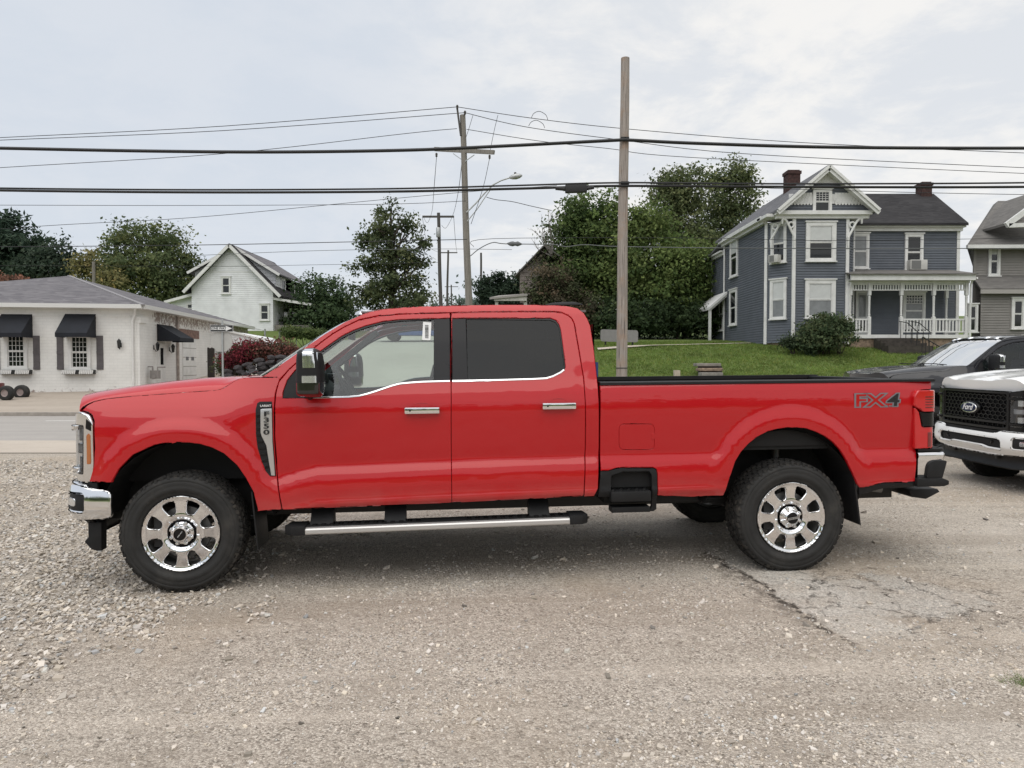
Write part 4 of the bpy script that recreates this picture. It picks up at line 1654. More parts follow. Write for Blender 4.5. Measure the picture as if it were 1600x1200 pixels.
    for s in (-1, 1):
        q = MB()
        p1, p2 = T3(136, 817, .12), T3(157.5, 861.6, .12)
        pr = [(p1.x, p1.z), (p1.x - .0, p1.z - .11), (p1.x - .03, p1.z - .14), (p1.x + .02, p2.z + .012), (p2.x - .03, p2.z), (p2.x, p2.z), (p2.x + .005, p1.z)]
        q.prism(pr, s * .885, s * .80, 'XZ')
        q.build('air_dam_end', M_BLK, root, bevel=.008)
    # grille
    zg0, zg1 = zbt + .015, 1.275
    gout = rounded([(-.70, zg0), (.70, zg0), (.70, zg1), (-.70, zg1)], .03)
    gin = rounded([(-.655, zg0 + .05), (.655, zg0 + .05), (.655, zg1 - .045), (-.655, zg1 - .045)], .03)
    panel('grille_frame', gout, M_CHROME3, root, pos=nose_pos(.035), outdir=(-1, 0, 0), holes=[gin], grid=(.08, .05), depth=.05, rnd=.01)
    panel('grille_backing', gin, M_DARK, root, pos=nose_pos(.09), outdir=(-1, 0, 0), depth=0, rnd=0)
    q = MB()
    NPs = nose_pos(.062)
    hx = .052
    row_ = 0
    zz = zg0 + .06

    def NQ(a, b):
        return Vector(NPs(np.array([a]), np.array([b]))[0])
    while zz < zg1 - .05:
        a = -.64 + (hx * .87 if row_ % 2 else 0)
        while a < .64:
            c_ = [(a + hx * math.cos(PI / 6 + k * PI / 3) * .98, zz + hx * .62 * math.sin(PI / 6 + k * PI / 3)) for k in range(6)]
            for k in (0, 1, 2):
                p1, p2 = c_[k], c_[(k + 1) % 6]
                if abs(p1[0]) < .65 and abs(p2[0]) < .65:
                    q.beam(NQ(*p1), NQ(*p2), .009, .022, up=(1, 0, 0))
            p1, p2 = c_[3], c_[2]
            a += hx * .87 * 2 * .98
        zz += hx * .62 * 1.5
        row_ += 1
    q.build('grille_mesh', M_BLKG, root)
    for zz in (zg0 + .10, (zg0 + zg1) / 2 + .065, zg1 - .10):
        panel('grille_bar', rounded([(-.66, zz - .022), (.66, zz - .022), (.66, zz + .022), (-.66, zz + .022)], .01), M_CHROME3, root, pos=nose_pos(.030), outdir=(-1, 0, 0), grid=(.06, .02), depth=.04, rnd=.008)
    # emblem
    ze = (zg0 + zg1) / 2 + .01
    ov = lambda rx, rz: [(rx * math.cos(2 * PI * k / 40), ze + rz * math.sin(2 * PI * k / 40)) for k in range(40)]
    panel('emblem_mount', ov(.185, .085), M_BLKG, root, pos=nose_pos(.012), outdir=(-1, 0, 0), depth=.05, rnd=.01)
    em = panel('emblem', ov(.165, .069), M_CHROME, root, pos=nose_pos(.004), outdir=(-1, 0, 0), depth=.02, rnd=.005)
    panel('emblem_field', ov(.148, .056), M_BLUE, em, pos=nose_pos(-.002), outdir=(-1, 0, 0), depth=.006, rnd=.001)
    place_text('emblem_lettering', 'Ford', .105, (-.934, 0, ze + .004), (0, -1, 0), (0, 0, 1), M_WTXT, em, depth=.003, shear=.45, bold=.0015)
    # headlamps
    for s in (-1, 1):
        f = (lambda l: [(s * a, b) for a, b in l][:: (1 if s > 0 else -1)])
        zl0, zl1 = zg0 - .0, 1.285
        hout = rounded(f([(.705, zl0), (1.085, zl0 + .005), (1.098, zl0 + .14), (1.098, zl1 - .06), (1.06, zl1 - .005), (.98, zl1 + .02), (.705, zl1 - .02)]), .02)
        hin = rounded(f([(.735, zl0 + .075), (.985, zl0 + .08), (1.00, zl1 - .09), (.735, zl1 - .085)]), .02)
        hl = panel('headlight', hout, M_CHROME3, root, pos=nose_pos(.038), outdir=(-1, 0, 0), holes=[hin], grid=(.03, .04), depth=.05, rnd=.008)
        panel('lamp_housing', hin, M_BLKG, hl, pos=nose_pos(.10), outdir=(-1, 0, 0), depth=0, rnd=0)
        zm = (zl0 + zl1) / 2
        for z0_, z1_ in ((zm + .055, zm + .145), (zm - .155, zm - .065)):
            panel('lamp_module', rounded(f([(.80, z0_), (.965, z0_), (.965, z1_), (.80, z1_)]), .012), M_REFL, hl, pos=nose_pos(.06), outdir=(-1, 0, 0), grid=(.03, .03), depth=.03, rnd=.006)
        panel('lamp_bar', rounded(f([(.75, zm - .035), (.99, zm - .035), (.99, zm + .03), (.75, zm + .03)]), .01), M_SATIN, hl, pos=nose_pos(.05), outdir=(-1, 0, 0), grid=(.03, .03), depth=.03, rnd=.006)
        for z0_ in (zl1 - .115, zl0 + .075):
            panel('lamp_claw', rounded(f([(.72, z0_), (.94, z0_), (.96, z0_ + .035), (.72, z0_ + .035)]), .008), M_CHROME3, hl, pos=nose_pos(.012), outdir=(-1, 0, 0), grid=(.03, .03), depth=.04, rnd=.006)
        panel('lamp_lens', rounded(f([(.725, zl0 + .06), (1.0, zl0 + .06), (1.02, zl1 - .075), (.725, zl1 - .07)]), .02), M_LENS, hl, pos=nose_pos(.036), outdir=(-1, 0, 0), grid=(.03, .04), depth=0, rnd=0)
        ms = panel('marker_lamp', rounded(f([(1.045, zm - .11), (1.078, zm - .11), (1.083, zm - .09), (1.083, zm + .10), (1.07, zm + .115), (1.05, zm + .10)]), .006), M_AMB, hl, pos=nose_pos(.034), outdir=(-1, 0, 0), grid=(.03, .03), depth=.01, rnd=.002)
        panel('lamp_side_trim', rounded(f([(1.04, zl1 - .10), (1.09, zl1 - .12), (1.09, zl1 - .06), (1.05, zl1 - .03)]), .006), M_BLKG, hl, pos=nose_pos(.035), outdir=(-1, 0, 0), grid=(.03, .03), depth=.006, rnd=.002)
    # inner nose filler so that nothing shows through
    q = MB()
    q.box(-.72, -.60, -.80, .80, .62, 1.27)
    q.box(-.599, .35, -.62, .62, .75, 1.36)
    q.build('radiator_support', M_DARK, root)

    # --- wheel liners, chassis
    for s in (-1, 1):
        for cx, cz, rr_, y0, y1 in ((.0, .46, .62, .955, .50), (4.50, .46, .62, .955, .50)):
            rows = []
            for y_ in (y0, y1):
                rows.append([(cx + rr_ * math.cos(t) * (1.0), s * y_, max(.52, cz + rr_ * math.sin(t) * 1.0)) for t in [PI * k / 20 for k in range(21)]])
            # inner wall
            rows.append([(cx, s * y1, .52)] * 21)
            loft('wheel_liner', rows, M_DARK, root, smooth=False)
        q = MB()
        q.box(-.85, 5.7, min(s * .40, s * .48), max(s * .44, s * .54), .43, .64)
        q.build('frame_rail', M_FRAME, root, bevel=.01)
    q = MB()
    q.box(.70, 3.05, -.93, .93, .61, .66)
    q.build('cab_floor', M_DARK, root)
    q = MB()
    q.box(3.07, 3.86, -.93, .93, .66, .95)
    q.build('bed_underside', M_DARK, root)
    q = MB()
    q.box(5.15, 5.62, -.93, .93, .66, .95)
    q.build('bed_underside', M_DARK, root)
    q = MB()
    q.box(3.1, 3.86, -.86, -.50, .52, .72)
    q.box(1.2, 2.6, .1, .44, .47, .60)
    q.build('fuel_tank', M_DARK, root, bevel=.02)
    for cx in (0.0, 4.50):
        q = MB()
        q.tube([(cx, -.74, .425), (cx, .74, .425)], .055, 12)
        q.lathe([(.0, -.15), (.10, -.13), (.15, -.06), (.16, 0), (.15, .06), (.10, .13), (.0, .15)], 20, c=(cx, 0 if cx > 1 else .2, .425), axis='Y')
        q.build('axle', M_FRAME, root, smooth=True)
        for s in (-1, 1):
            q = MB()
            q.tube([(cx + .16, s * .52, .42), (cx + .13, s * .54, .95)], .032, 10)
            q.build('shock_absorber', M_STEEL, root, smooth=True)
            q = MB()
            if cx < 1:
                pts = [(cx + .07 * math.cos(t), s * .50 + .07 * math.sin(t), .48 + .36 * t / (2 * PI * 6)) for t in np.linspace(0, 2 * PI * 6, 100)]
                q.tube(pts, .011, 6)
                q.build('coil_spring', M_FRAME, root, smooth=True)
            else:
                for k in range(5):
                    L_ = .72 - k * .10
                    q.box(cx - L_, cx + L_, s * .52 - .035, s * .52 + .035, .475 - k * .016, .487 - k * .016)
                q.build('leaf_spring', M_FRAME, root)
    q = MB()
    q.tube([(-.1, .05, .50), (1.6, .05, .55), (4.4, 0, .46)], .05, 10)
    q.build('drive_shaft', M_FRAME, root, smooth=True)
    q = MB()
    q.tube([(.4, .55, .52), (1.9, .50, .50), (3.4, .62, .52), (4.2, .70, .60)], .05, 10)
    q.build('exhaust_pipe', M_STEEL, root, smooth=True)
    q = MB()
    q.box(.9, 1.6, -.38, .38, .44, .60)
    q.box(.55, .75, -.45, .45, .48, .58)
    q.box(2.45, 2.55, -.45, .45, .50, .60)
    q.build('gearbox', M_FRAME, root, bevel=.03)

    # --- mud flaps
    a_, b_ = T3(392.5, 768, .06), T3(402, 858, .06)
    for s in (-1, 1):
        q = MB()
        q.prism([(a_.x, a_.z), (a_.x + .012, a_.z), (b_.x + .012, b_.z), (b_.x, b_.z)], s * .965, s * .66, 'XZ')
        q.build('mud_flap', M_BLK, root, bevel=.003)
    a_, b_ = T3(1333, 738, .05), T3(1345, 821, .05)
    for s in (-1, 1):
        q = MB()
        q.prism([(a_.x - .004, a_.z), (a_.x + .012, a_.z), (b_.x + .0, b_.z), (b_.x - .016, b_.z + .012)], s * .97, s * .66, 'XZ')
        q.build('mud_flap', M_BLK, root, bevel=.003)

    # --- running boards
    for s in (-1, 1):
        VB = -.02
        p = [T3(476, 826.5, VB), T3(891, 810, VB), T3(891, 818.5, VB), T3(476, 836, VB)]
        x0, x1 = p[0].x, p[1].x
        z1, z0 = (p[0].z + p[1].z) / 2, (p[2].z + p[3].z) / 2
        sl = (p[1].z - p[0].z) / (x1 - x0)
        rb_rows = []
        prof = [(1.035, z0), (1.040, z0 + .008), (1.040, z1 - .010), (1.032, z1), (1.010, z1 + .006), (.87, z1 + .006), (.87, z0 - .0)]
        for x_ in (x0, x1):
            rb_rows.append([(x_, s * y_, z_ + (p[0].z - (z1)) * 0 + sl * (x_ - (x0 + x1) / 2)) for y_, z_ in prof])
        ob = loft('running_board', rb_rows, M_ALU, root, smooth=False, flip=(s < 0))
        q = MB()
        q.box(x0, x1, min(s * 1.006, s * .872), max(s * 1.006, s * .872), z1 + .006, z1 + .012)
        q.v = [(x_, y_, z_ + sl * (x_ - (x0 + x1) / 2)) for x_, y_, z_ in q.v]
        q.build('tread_pad', M_BLK, ob)
        nn = 30
        for k in range(nn):
            if 13 <= k <= 17:
                continue
            xx_ = x0 + .06 + (x1 - x0 - .12) * k / (nn - 1)
            q = MB()
            q.box(xx_ - .017, xx_ + .017, min(s * 1.0, s * .93), max(s * 1.0, s * .93), z1 + .012, z1 + .018)
            q.v = [(x_, y_, z_ + sl * (x_ - (x0 + x1) / 2)) for x_, y_, z_ in q.v]
            q.build('tread_rib', M_BLKG, ob)
        for xa_, xb_, ln_ in ((x0 - .15, x0 + .004, -1), (x1 - .004, x1 + .14, 1)):
            q = MB()
            zc_ = sl * ((xa_ + xb_) / 2 - (x0 + x1) / 2)
            y0_, y1_ = .86, 1.045
            pr = [(xa_, y0_), (xb_, y0_), (xb_, y1_), (xa_, y1_)]
            if ln_ < 0:
                pr = [(xa_ + .02, y0_), (xb_, y0_), (xb_, y1_), (xa_ + .06, y1_), (xa_, y1_ - .05)]
            else:
                pr = [(xa_, y0_), (xb_ - .02, y0_), (xb_, y1_ - .05), (xb_ - .05, y1_), (xa_, y1_)]
            q.prism([(a, s * b) for a, b in pr], z0 + zc_ - .004, z1 + zc_ + .022, 'XY')
            q.build('end_cap', M_BLK, ob, bevel=.006)
        for pa, pb in (((488, 797), (523, 816)), ((602, 792), (635, 811)), ((825, 784), (856, 802))):
            a_, b_ = T3(*pa, .16), T3(*pb, .16)
            q = MB()
            q.prism([(s * .86, a_.z + .02), (s * .80, a_.z + .02), (s * .80, b_.z + .0), (s * .97, b_.z - .03), (s * .97, b_.z - .01)], a_.x, b_.x, 'YZ')
            q.build('board_bracket', M_BLK, root)

    # --- handles
    for (xa_, ya_), (xb_, yb_) in (((632.5, 636), (687, 646)), ((846.5, 629), (899, 639))):
        u0_, w1_ = TP(xa_, ya_)
        u1_, w0_ = TP(xb_, yb_)
        for s in (-1, 1):
            yo = 1.015 - float(V((u0_ + u1_) / 2, (w0_ + w1_) / 2))
            q = MB()
            q.box(u0_, u1_, min(s * (yo + .028), s * (yo + .045)), max(s * (yo + .028), s * (yo + .045)), w0_ + .002, w1_ - .002)
            hd = q.build('door_handle', M_CHROME, root, bevel=.009)
            q = MB()
            for xq in (u0_ + .02, u1_ - .02):
                q.box(xq - .014, xq + .014, min(s * (yo - .01), s * (yo + .03)), max(s * (yo - .01), s * (yo + .03)), w0_ + .006, w1_ - .006)
            q.build('handle_mount', M_BLK, hd)
            if s < 0:
                q = MB()
                q.lathe([(.007, 0), (.006, -.002), (0, -.002)], 12, c=(u0_ + .04, -yo - .0455, (w0_ + w1_) / 2), axis='Y')
                q.build('key_lock', M_BLKG, hd)
        cu = [((u0_ + u1_) / 2 + a * .07, (w0_ + w1_) / 2 + b * .055) for a, b in ((-1, -.5), (-.7, -1), (.7, -1), (1, -.5), (1, .5), (.7, 1), (-.7, 1), (-1, .5))]
        # scooped finger cup as a slightly recessed outline
        outl = chaikin(cu, 2)
        inn_ = [((p[0] - (u0_ + u1_) / 2) * .96 + (u0_ + u1_) / 2, (p[1] - (w0_ + w1_) / 2) * .95 + (w0_ + w1_) / 2) for p in outl]
        side('handle_cup', outl, PAINT, holes=[inn_], off=.0015, depth=.002, rnd=.0012, grid=(0, 0))

    # --- mirrors
    for s in (-1, 1):
        mr = empty('door_mirror')
        mr.parent = root
        VM = -.22
        sh = [(461, 548), (464, 545.5), (470, 544), (484, 543), (491, 545), (496, 552), (499, 566), (500.5, 600), (500, 618), (494, 622), (463, 621), (459, 617), (458.5, 590), (459, 560)]
        pts = [TP(x_, y_, VM) for x_, y_ in sh]
        cx_ = sum(p_[0] for p_ in pts) / len(pts)
        cz_ = sum(p_[1] for p_ in pts) / len(pts)

        def sil(z_):
            xs_ = []
            n_ = len(pts)
            for i in range(n_):
                (a0, b0), (a1, b1) = pts[i], pts[(i + 1) % n_]
                if (b0 - z_) * (b1 - z_) <= 0 and b0 != b1:
                    xs_.append(a0 + (a1 - a0) * (z_ - b0) / (b1 - b0))
            return min(xs_), max(xs_)
        z_lo, z_hi = min(p_[1] for p_ in pts) + .002, max(p_[1] for p_ in pts) - .002
        # shell: rounded box bulging forward (towards -x) and outboard
        def shell(name, za, zb_, m_, grow=0.0, xr=(0, 1)):
            rows = []
            nz = 10
            for i in range(nz + 1):
                z_ = za + (zb_ - za) * i / nz
                x0_, x1_ = sil(min(max(z_, z_lo), z_hi))
                w_ = x1_ - x0_
                x0_, x1_ = x0_ + w_ * xr[0], x0_ + w_ * xr[1]
                t_ = (z_ - z_lo) / (z_hi - z_lo)
                yw = .135 * min(1, (1 - abs(2 * t_ - 1) ** 5) + .35)
                cxx, hw = (x0_ + x1_) / 2, (x1_ - x0_) / 2 + grow
                row = []
                for k in range(21):
                    a = 2 * PI * k / 20
                    ca, sa = math.cos(a), math.sin(a)
                    e = .55
                    px_ = math.copysign(abs(ca) ** e, ca) * hw
                    py_ = math.copysign(abs(sa) ** e, sa) * (yw + grow)
                    row.append((cxx + px_, s * (1.015 - VM - .02 - .115) + py_, z_))
                rows.append(row)
            cap0 = [tuple(sum(c) / 21 for c in zip(*rows[0]))] * 21
            cap1 = [tuple(sum(c) / 21 for c in zip(*rows[-1]))] * 21
            return loft(name, [cap0] + rows + [cap1], m_, mr)
        h_ = z_hi - z_lo
        shell('mirror_shell', z_lo, z_lo + .30 * h_, PAINT_MIRROR)
        shell('mirror_shell', z_lo + .301 * h_, z_lo + .62 * h_, M_BLK)
        shell('mirror_shell', z_lo + .621 * h_, z_hi, M_BLK)
        shell('mirror_cap', z_lo + .60 * h_, z_hi - .004, mat('mirror_cap_chrome', (.86, .86, .87), .16, 1.0), .004, (.20, .90))
        shell('mirror_lamp', z_lo + .30 * h_, z_lo + .44 * h_, M_REFL, .004, (.16, .92))
        q = MB()
        q.tube([T_ for T_ in [(cx_ - .01, s * 1.12, z_lo + .03), (cx_ - .02, s * 1.02, z_lo - .0), (cx_ - .03, s * .955, z_lo + .01)]], .026, 10)
        q.tube([(cx_ - .01, s * 1.12, z_lo + .12), (cx_ - .03, s * .955, z_lo + .10)], .02, 10)
        q.build('mirror_arm', M_BLK, mr, smooth=True)
        q = MB()
        q.box(cx_ + .066, cx_ + .074, s * 1.12 - .09, s * 1.12 + .09, z_lo + .03, z_hi - .03)
        q.build('mirror_glass', M_MIRR, mr, bevel=.003)

    # --- side badge: black louvre blade with the plate
    ft = TPs([(399.5, 640), (402, 630), (406, 627.5), (425, 627.3), (426, 640), (426.5, 680), (429.5, 720), (431.5, 744), (422, 744.5), (415, 736), (408, 718), (402.5, 700), (400, 680)])
    sb = panel('side_vent', ft, M_BLK, root, off=.004, depth=.012, rnd=.003, mirror=True)[0]
    for k in range(9):
        y_ = 648 + k * 10
        xl = np.interp(y_, [640, 680, 700, 718, 736], [401, 402, 404.5, 409, 416.5])
        xr_ = np.interp(y_, [640, 680, 695, 744], [406.5, 407.5, 414.5, 422])
        panel('vent_louvre', TPs([(xl, y_), (xr_, y_ - .5), (xr_, y_ + 3.5), (xl, y_ + 4)]), M_BLKG, sb, off=.010, depth=.008, rnd=.002)
    cp = TPs([(407.5, 640), (410, 639), (425, 638.5), (426, 690), (428, 715), (430, 743), (423.5, 743), (419.5, 715), (416.5, 696), (409.5, 682), (407.5, 676)])
    panel('badge_plate', cp, mat('badge_silver', (.66, .66, .67), .33, .85), sb, off=.010, depth=.008, rnd=.003)
    ltr = []
    for ch, yy_ in (('F', 647), ('3', 656.5), ('5', 666), ('0', 675.5)):
        u_, w_ = TP(417, yy_)
        y3 = -1.015 + float(V(u_, w_)) - .0155
        place_text('badge_letter', ch, .050, (u_, y3, w_), (1, 0, 0), (0, 0, 1), M_KTXT, sb, depth=.0015, xs=1.75, bold=.0012)
    u_, w_ = TP(415.5, 634)
    place_text('trim_lettering', 'LARIAT', .022, (u_, -1.015 + float(V(u_, w_)) - .010, w_), (1, 0, 0), (0, 0, 1), M_WTXT, sb, depth=.001, xs=1.1, bold=.0005)
    # decal on the bed side
    u_, w_ = TP(1369, 627)
    y3 = -1.015 + float(V(u_, w_))
    dc = place_text('bed_decal', 'FX', .135, (u_ - .055, y3 - .002, w_ + .003), (1, 0, 0), (0, 0, 1), M_GTXT, root, depth=.0008, xs=1.55, bold=.011)
    place_text('decal_fill', 'FX', .135, (u_ - .055, y3 - .0035, w_ + .003), (1, 0, 0), (0, 0, 1), PAINT, dc, depth=.0008, xs=1.55, bold=.0015)
    place_text('decal_numeral', '4', .135, (u_ + .135, y3 - .002, w_ + .003), (1, 0, 0), (0, 0, 1), M_GTXT, dc, depth=.0008, xs=1.5, bold=.010, shear=.1)
    place_text('decal_numeral', '4', .135, (u_ + .135, y3 - .0035, w_ + .003), (1, 0, 0), (0, 0, 1), M_KTXT, dc, depth=.0008, xs=1.5, bold=.002, shear=.1)
    u_, w_ = TP(1391, 633.5)
    place_text('decal_lettering', 'OFF ROAD', .022, (u_, y3 - .003, w_ - .005), (1, 0, 0), (0, 0, 1), M_GTXT, dc, depth=.0008, xs=1.3, bold=.0004)

    # --- wheels
    ws = []
    for cx, cz, front in ((-.033, .412, True), (4.556, .398, False)):
        w0 = make_wheel(root, front)
        w0.scale = (1.018, 1, 1.018)
        w0.location = (cx, -.985, cz)
        if front:
            w0.rotation_euler = (0, 0, R(2.0))
        w1 = copy_tree(w0, root)
        w1.location = (cx, .985, cz)
        w1.rotation_euler = (0, 0, PI + (R(2.0) if front else 0))

    # --- cabin
    zbel = TP(700, 600)[1]
    for s in (-1, 1):
        q = MB()
        q.box(.72, 2.95, min(s * .93, s * .86), max(s * .93, s * .86), .61, 1.30)
        q.prism([(.62, 1.30), (2.95, 1.30), (2.95, zbel - .02), (1.75, zbel - .02), (1.45, zbel - .11), (.72, zbel - .13)], s * .925, s * .88, 'XZ')
        q.build('door_card', M_INT, root)
        q = MB()
        q.prism([(s * .90, zbel), (s * .86, zbel), (s * .70, 1.95), (s * .74, 1.95)], 1.84, 2.02, 'YZ')
        q.build('inner_pillar', M_INT, root)
        q = MB()
        q.beam((.66, s * .83, 1.50), (1.22, s * .70, 1.93), .07, .05)
        q.build('inner_pillar', M_INT, root)
        for xs_, nm in ((1.78, 'seat'), (2.62, 'seat')):
            q = MB()
            q.obox((xs_ - .28, s * .42, 1.02), (.27, 0, .02), (0, .25, 0), (-.01, 0, .08))
            q.obox((xs_, s * .42, 1.32), (.07, 0, 0), (0, .24, 0), (.09, 0, .33))
            q.obox((xs_ + .12, s * .42, 1.74), (.05, 0, 0), (0, .13, 0), (.02, 0, .085))
            q.build('seat', M_INTD, root, bevel=.04)
    q = MB()
    q.prism([(.28, 1.0), (.28, 1.46), (.62, 1.52), (.88, 1.50), (.97, 1.42), (1.0, 1.25), (.90, .95)], -.86, .86, 'XZ')
    q.build('dashboard', M_INT, root, bevel=.03)
    q = MB()
    q.box(.86, .93, -.02, .36, 1.36, 1.55)
    q.build('centre_screen', M_BLKG, root, bevel=.01)
    q = MB()
    q.prism([(.62, 1.50), (.92, 1.48), (.90, 1.56), (.70, 1.58)], -.62, -.22, 'XZ')
    q.build('instrument_hood', M_INTD, root, bevel=.02)
    # steering wheel
    q = MB()
    c_ = Vector((1.10, -.42, 1.44))
    ax = Vector((math.cos(R(28)), 0, math.sin(R(28)))).normalized()
    up_ = Vector((-ax.z, 0, ax.x))
    pts = [c_ + up_ * .19 * math.cos(t) + Vector((0, 1, 0)) * .19 * math.sin(t) for t in np.linspace(0, 2 * PI, 33)]
    q.tube(pts, .016, 8, cap=False)
    for t in (PI / 2, -PI / 2, PI):
        q.tube([c_ - ax * .02, c_ + up_ * .19 * math.cos(t) + Vector((0, 1, 0)) * .19 * math.sin(t)], .014, 6)
    q.obox(c_ - ax * .015, ax * .03, up_ * .07, Vector((0, .08, 0)))
    q.tube([c_, c_ - ax * .28], .035, 8)
    q.build('steering_wheel', M_INTD, root, smooth=True, sharp=40)
    q = MB()
    q.box(1.25, 3.0, -.72, .72, 2.02, 2.035)
    q.build('headliner', M_HEADL, root)
    q = MB()
    q.tube([(1.02, 0, 1.93), (1.08, 0, 1.90)], .01, 6)
    q.box(1.06, 1.09, -.13, .13, 1.84, 1.91)
    q.build('rear_view_mirror', M_INTD, root, bevel=.006)
    q = MB()
    q.box(2.97, 3.02, -.80, .80, .7, 1.55)
    q.build('cab_rear_lining', M_INTD, root)
    return fdoor


PAINT_MIRROR = mat('mirror_shell_black', (.010, .009, .010), .12, coat=.8)
red = empty('pickup_truck', T_LOC, TROT, 'bright red crew cab pickup truck with chrome eight spoke wheels parked on the gravel', 'pickup truck')
build_truck(red)
bpy.context.view_layer.update()

# two more trucks of the same build, each a full copy of its parts
white_map = {'red_paint': PAINT_W, 'bumper_chrome': PAINT_W, 'grille_chrome': M_BLKG, 'privacy_glass': M_GLT}
black_map = {'red_paint': PAINT_K, 'bumper_chrome': M_CHROME2, 'grille_chrome': M_BLKG, 'chrome': M_BLKG}
tw = copy_tree(red, None, white_map)
tw.location = (6.87, 9.22, -0.01)
tw.rotation_euler = (0, 0, R(-1.5))
tag(tw, 'white pickup truck with black honeycomb grille and oval blue badge, behind the red tailgate', 'pickup truck')
tk = copy_tree(red, None, black_map)
tk.location = (7.30, 13.15, 0.02)
for ch_ in [c for c in tw.children if c.name.startswith('grille_bar')][1:]:
    bpy.data.objects.remove(ch_)
tk.rotation_euler = (0, 0, R(-1.0))
tag(tk, 'black pickup truck parked beyond the white one, pale reflections across its windscreen', 'pickup truck')

# sticker only on the red truck's front window
def window_sticker():
    a, b, c, d = [TP(x, y) for x, y in ((661, 502), (674, 503), (672.5, 531), (659.5, 530.5))]
    st = panel('window_sticker', [a, b, c, d], M_WTXT, red, off=.002 - .012, depth=.001, rnd=.0005, grid=(0, 0))
    rr = random.Random(2)
    y_ = 507.0
    k = 0
    while y_ < 527:
        h = rr.choice((.5, .8, 1.1))
        p = [TP(x, y) for x, y in ((664, y_), (669.5, y_ + .3), (669.5, y_ + h + .3), (664, y_ + h))]
        panel('sticker_bar', p, M_KTXT, st, off=.0035 - .012, depth=.001, rnd=.0002, grid=(0, 0))
        y_ += h + rr.choice((.5, .8))
    k += 1


window_sticker()
# ------------------------------------------------------------------ houses
def siding_mat(name, col, dirt, damt=.35):
    return mat(name, col, 0.75, var=.10, vscale=1.3, dirt=dirt, dscale=1.1, damt=damt)


M_SIDB = siding_mat('blue_siding', (0.110, 0.122, 0.144), (0.15, 0.158, 0.172), .45)
M_SIDW = siding_mat('white_siding', (0.78, 0.785, 0.80), (0.70, 0.705, 0.72), .35)
M_SIDG = siding_mat('grey_siding', (0.25, 0.235, 0.222), (0.20, 0.188, 0.178), .4)
M_TRIM = mat('white_trim', (0.72, 0.715, 0.70), 0.6, var=.08, vscale=3, dirt=(.48, .47, .44), dscale=2.5, damt=.35)
M_WIN = mat('window_dark', (0.012, 0.014, 0.016), 0.06, spec=0.6)
M_WINP = mat('window_pale', (0.20, 0.21, 0.215), 0.08, spec=0.6, var=.25, vscale=2)
M_BLIND = mat('roller_blind', (0.55, 0.56, 0.55), 0.7, coat=.6, var=.06)
M_FOUND = mat('foundation_stone', (0.26, 0.19, 0.14), 0.95, var=.45, vscale=7, bump=.6, bscale=9)
M_IRON = mat('wrought_iron', (0.012, 0.012, 0.012), 0.5)
M_CONC = mat('weathered_concrete', (0.24, 0.22, 0.20), 0.95, var=.25, vscale=4, bump=.3, bscale=30)
M_BRICK = mat('chimney_brick', (0.052, 0.025, 0.022), 0.9, var=.5, vscale=9, bump=.4)
M_AC = mat('cooler_casing', (0.52, 0.51, 0.48), 0.5, var=.06)


def shingle_mat(name, ca, cb, sc=7.0):
    m = bpy.data.materials.new(name)
    m.use_nodes = True
    t = m.node_tree
    b = t.nodes['Principled BSDF']
    b.inputs['Roughness'].default_value = .95
    b.inputs['Specular IOR Level'].default_value = .2
    tcn = nd(t, 'ShaderNodeTexCoord').outputs['Object']
    mp = nd(t, 'ShaderNodeMapping')
    mp.inputs['Scale'].default_value = (3.2, 3.2, 15)
    t.links.new(tcn, mp.inputs[0])
    v = nd(t, 'ShaderNodeTexVoronoi', feature='F1', distance='CHEBYCHEV')
    v.inputs['Scale'].default_value = 1.0
    t.links.new(mp.outputs[0], v.inputs['Vector'])
    s = nd(t, 'ShaderNodeSeparateColor')
    t.links.new(v.outputs['Color'], s.inputs[0])
    n = noisen(t, tcn, .6, 5)
    f = mth(t, 'ADD', mth(t, 'MULTIPLY', s.outputs[0], .7), mth(t, 'MULTIPLY', n.outputs[0], .4))
    t.links.new(mixc(t, f, ca, cb), b.inputs['Base Color'])
    return m


M_ROOFG = shingle_mat('grey_shingles', (0.105, 0.10, 0.11), (0.20, 0.19, 0.20))
M_ROOFK = shingle_mat('dark_shingles', (0.022, 0.021, 0.023), (0.050, 0.048, 0.050))
M_ROOFB = shingle_mat('slate_shingles', (0.10, 0.10, 0.11), (0.17, 0.17, 0.18))
M_ROOFT = shingle_mat('brown_shingles', (0.12, 0.115, 0.11), (0.19, 0.18, 0.17))


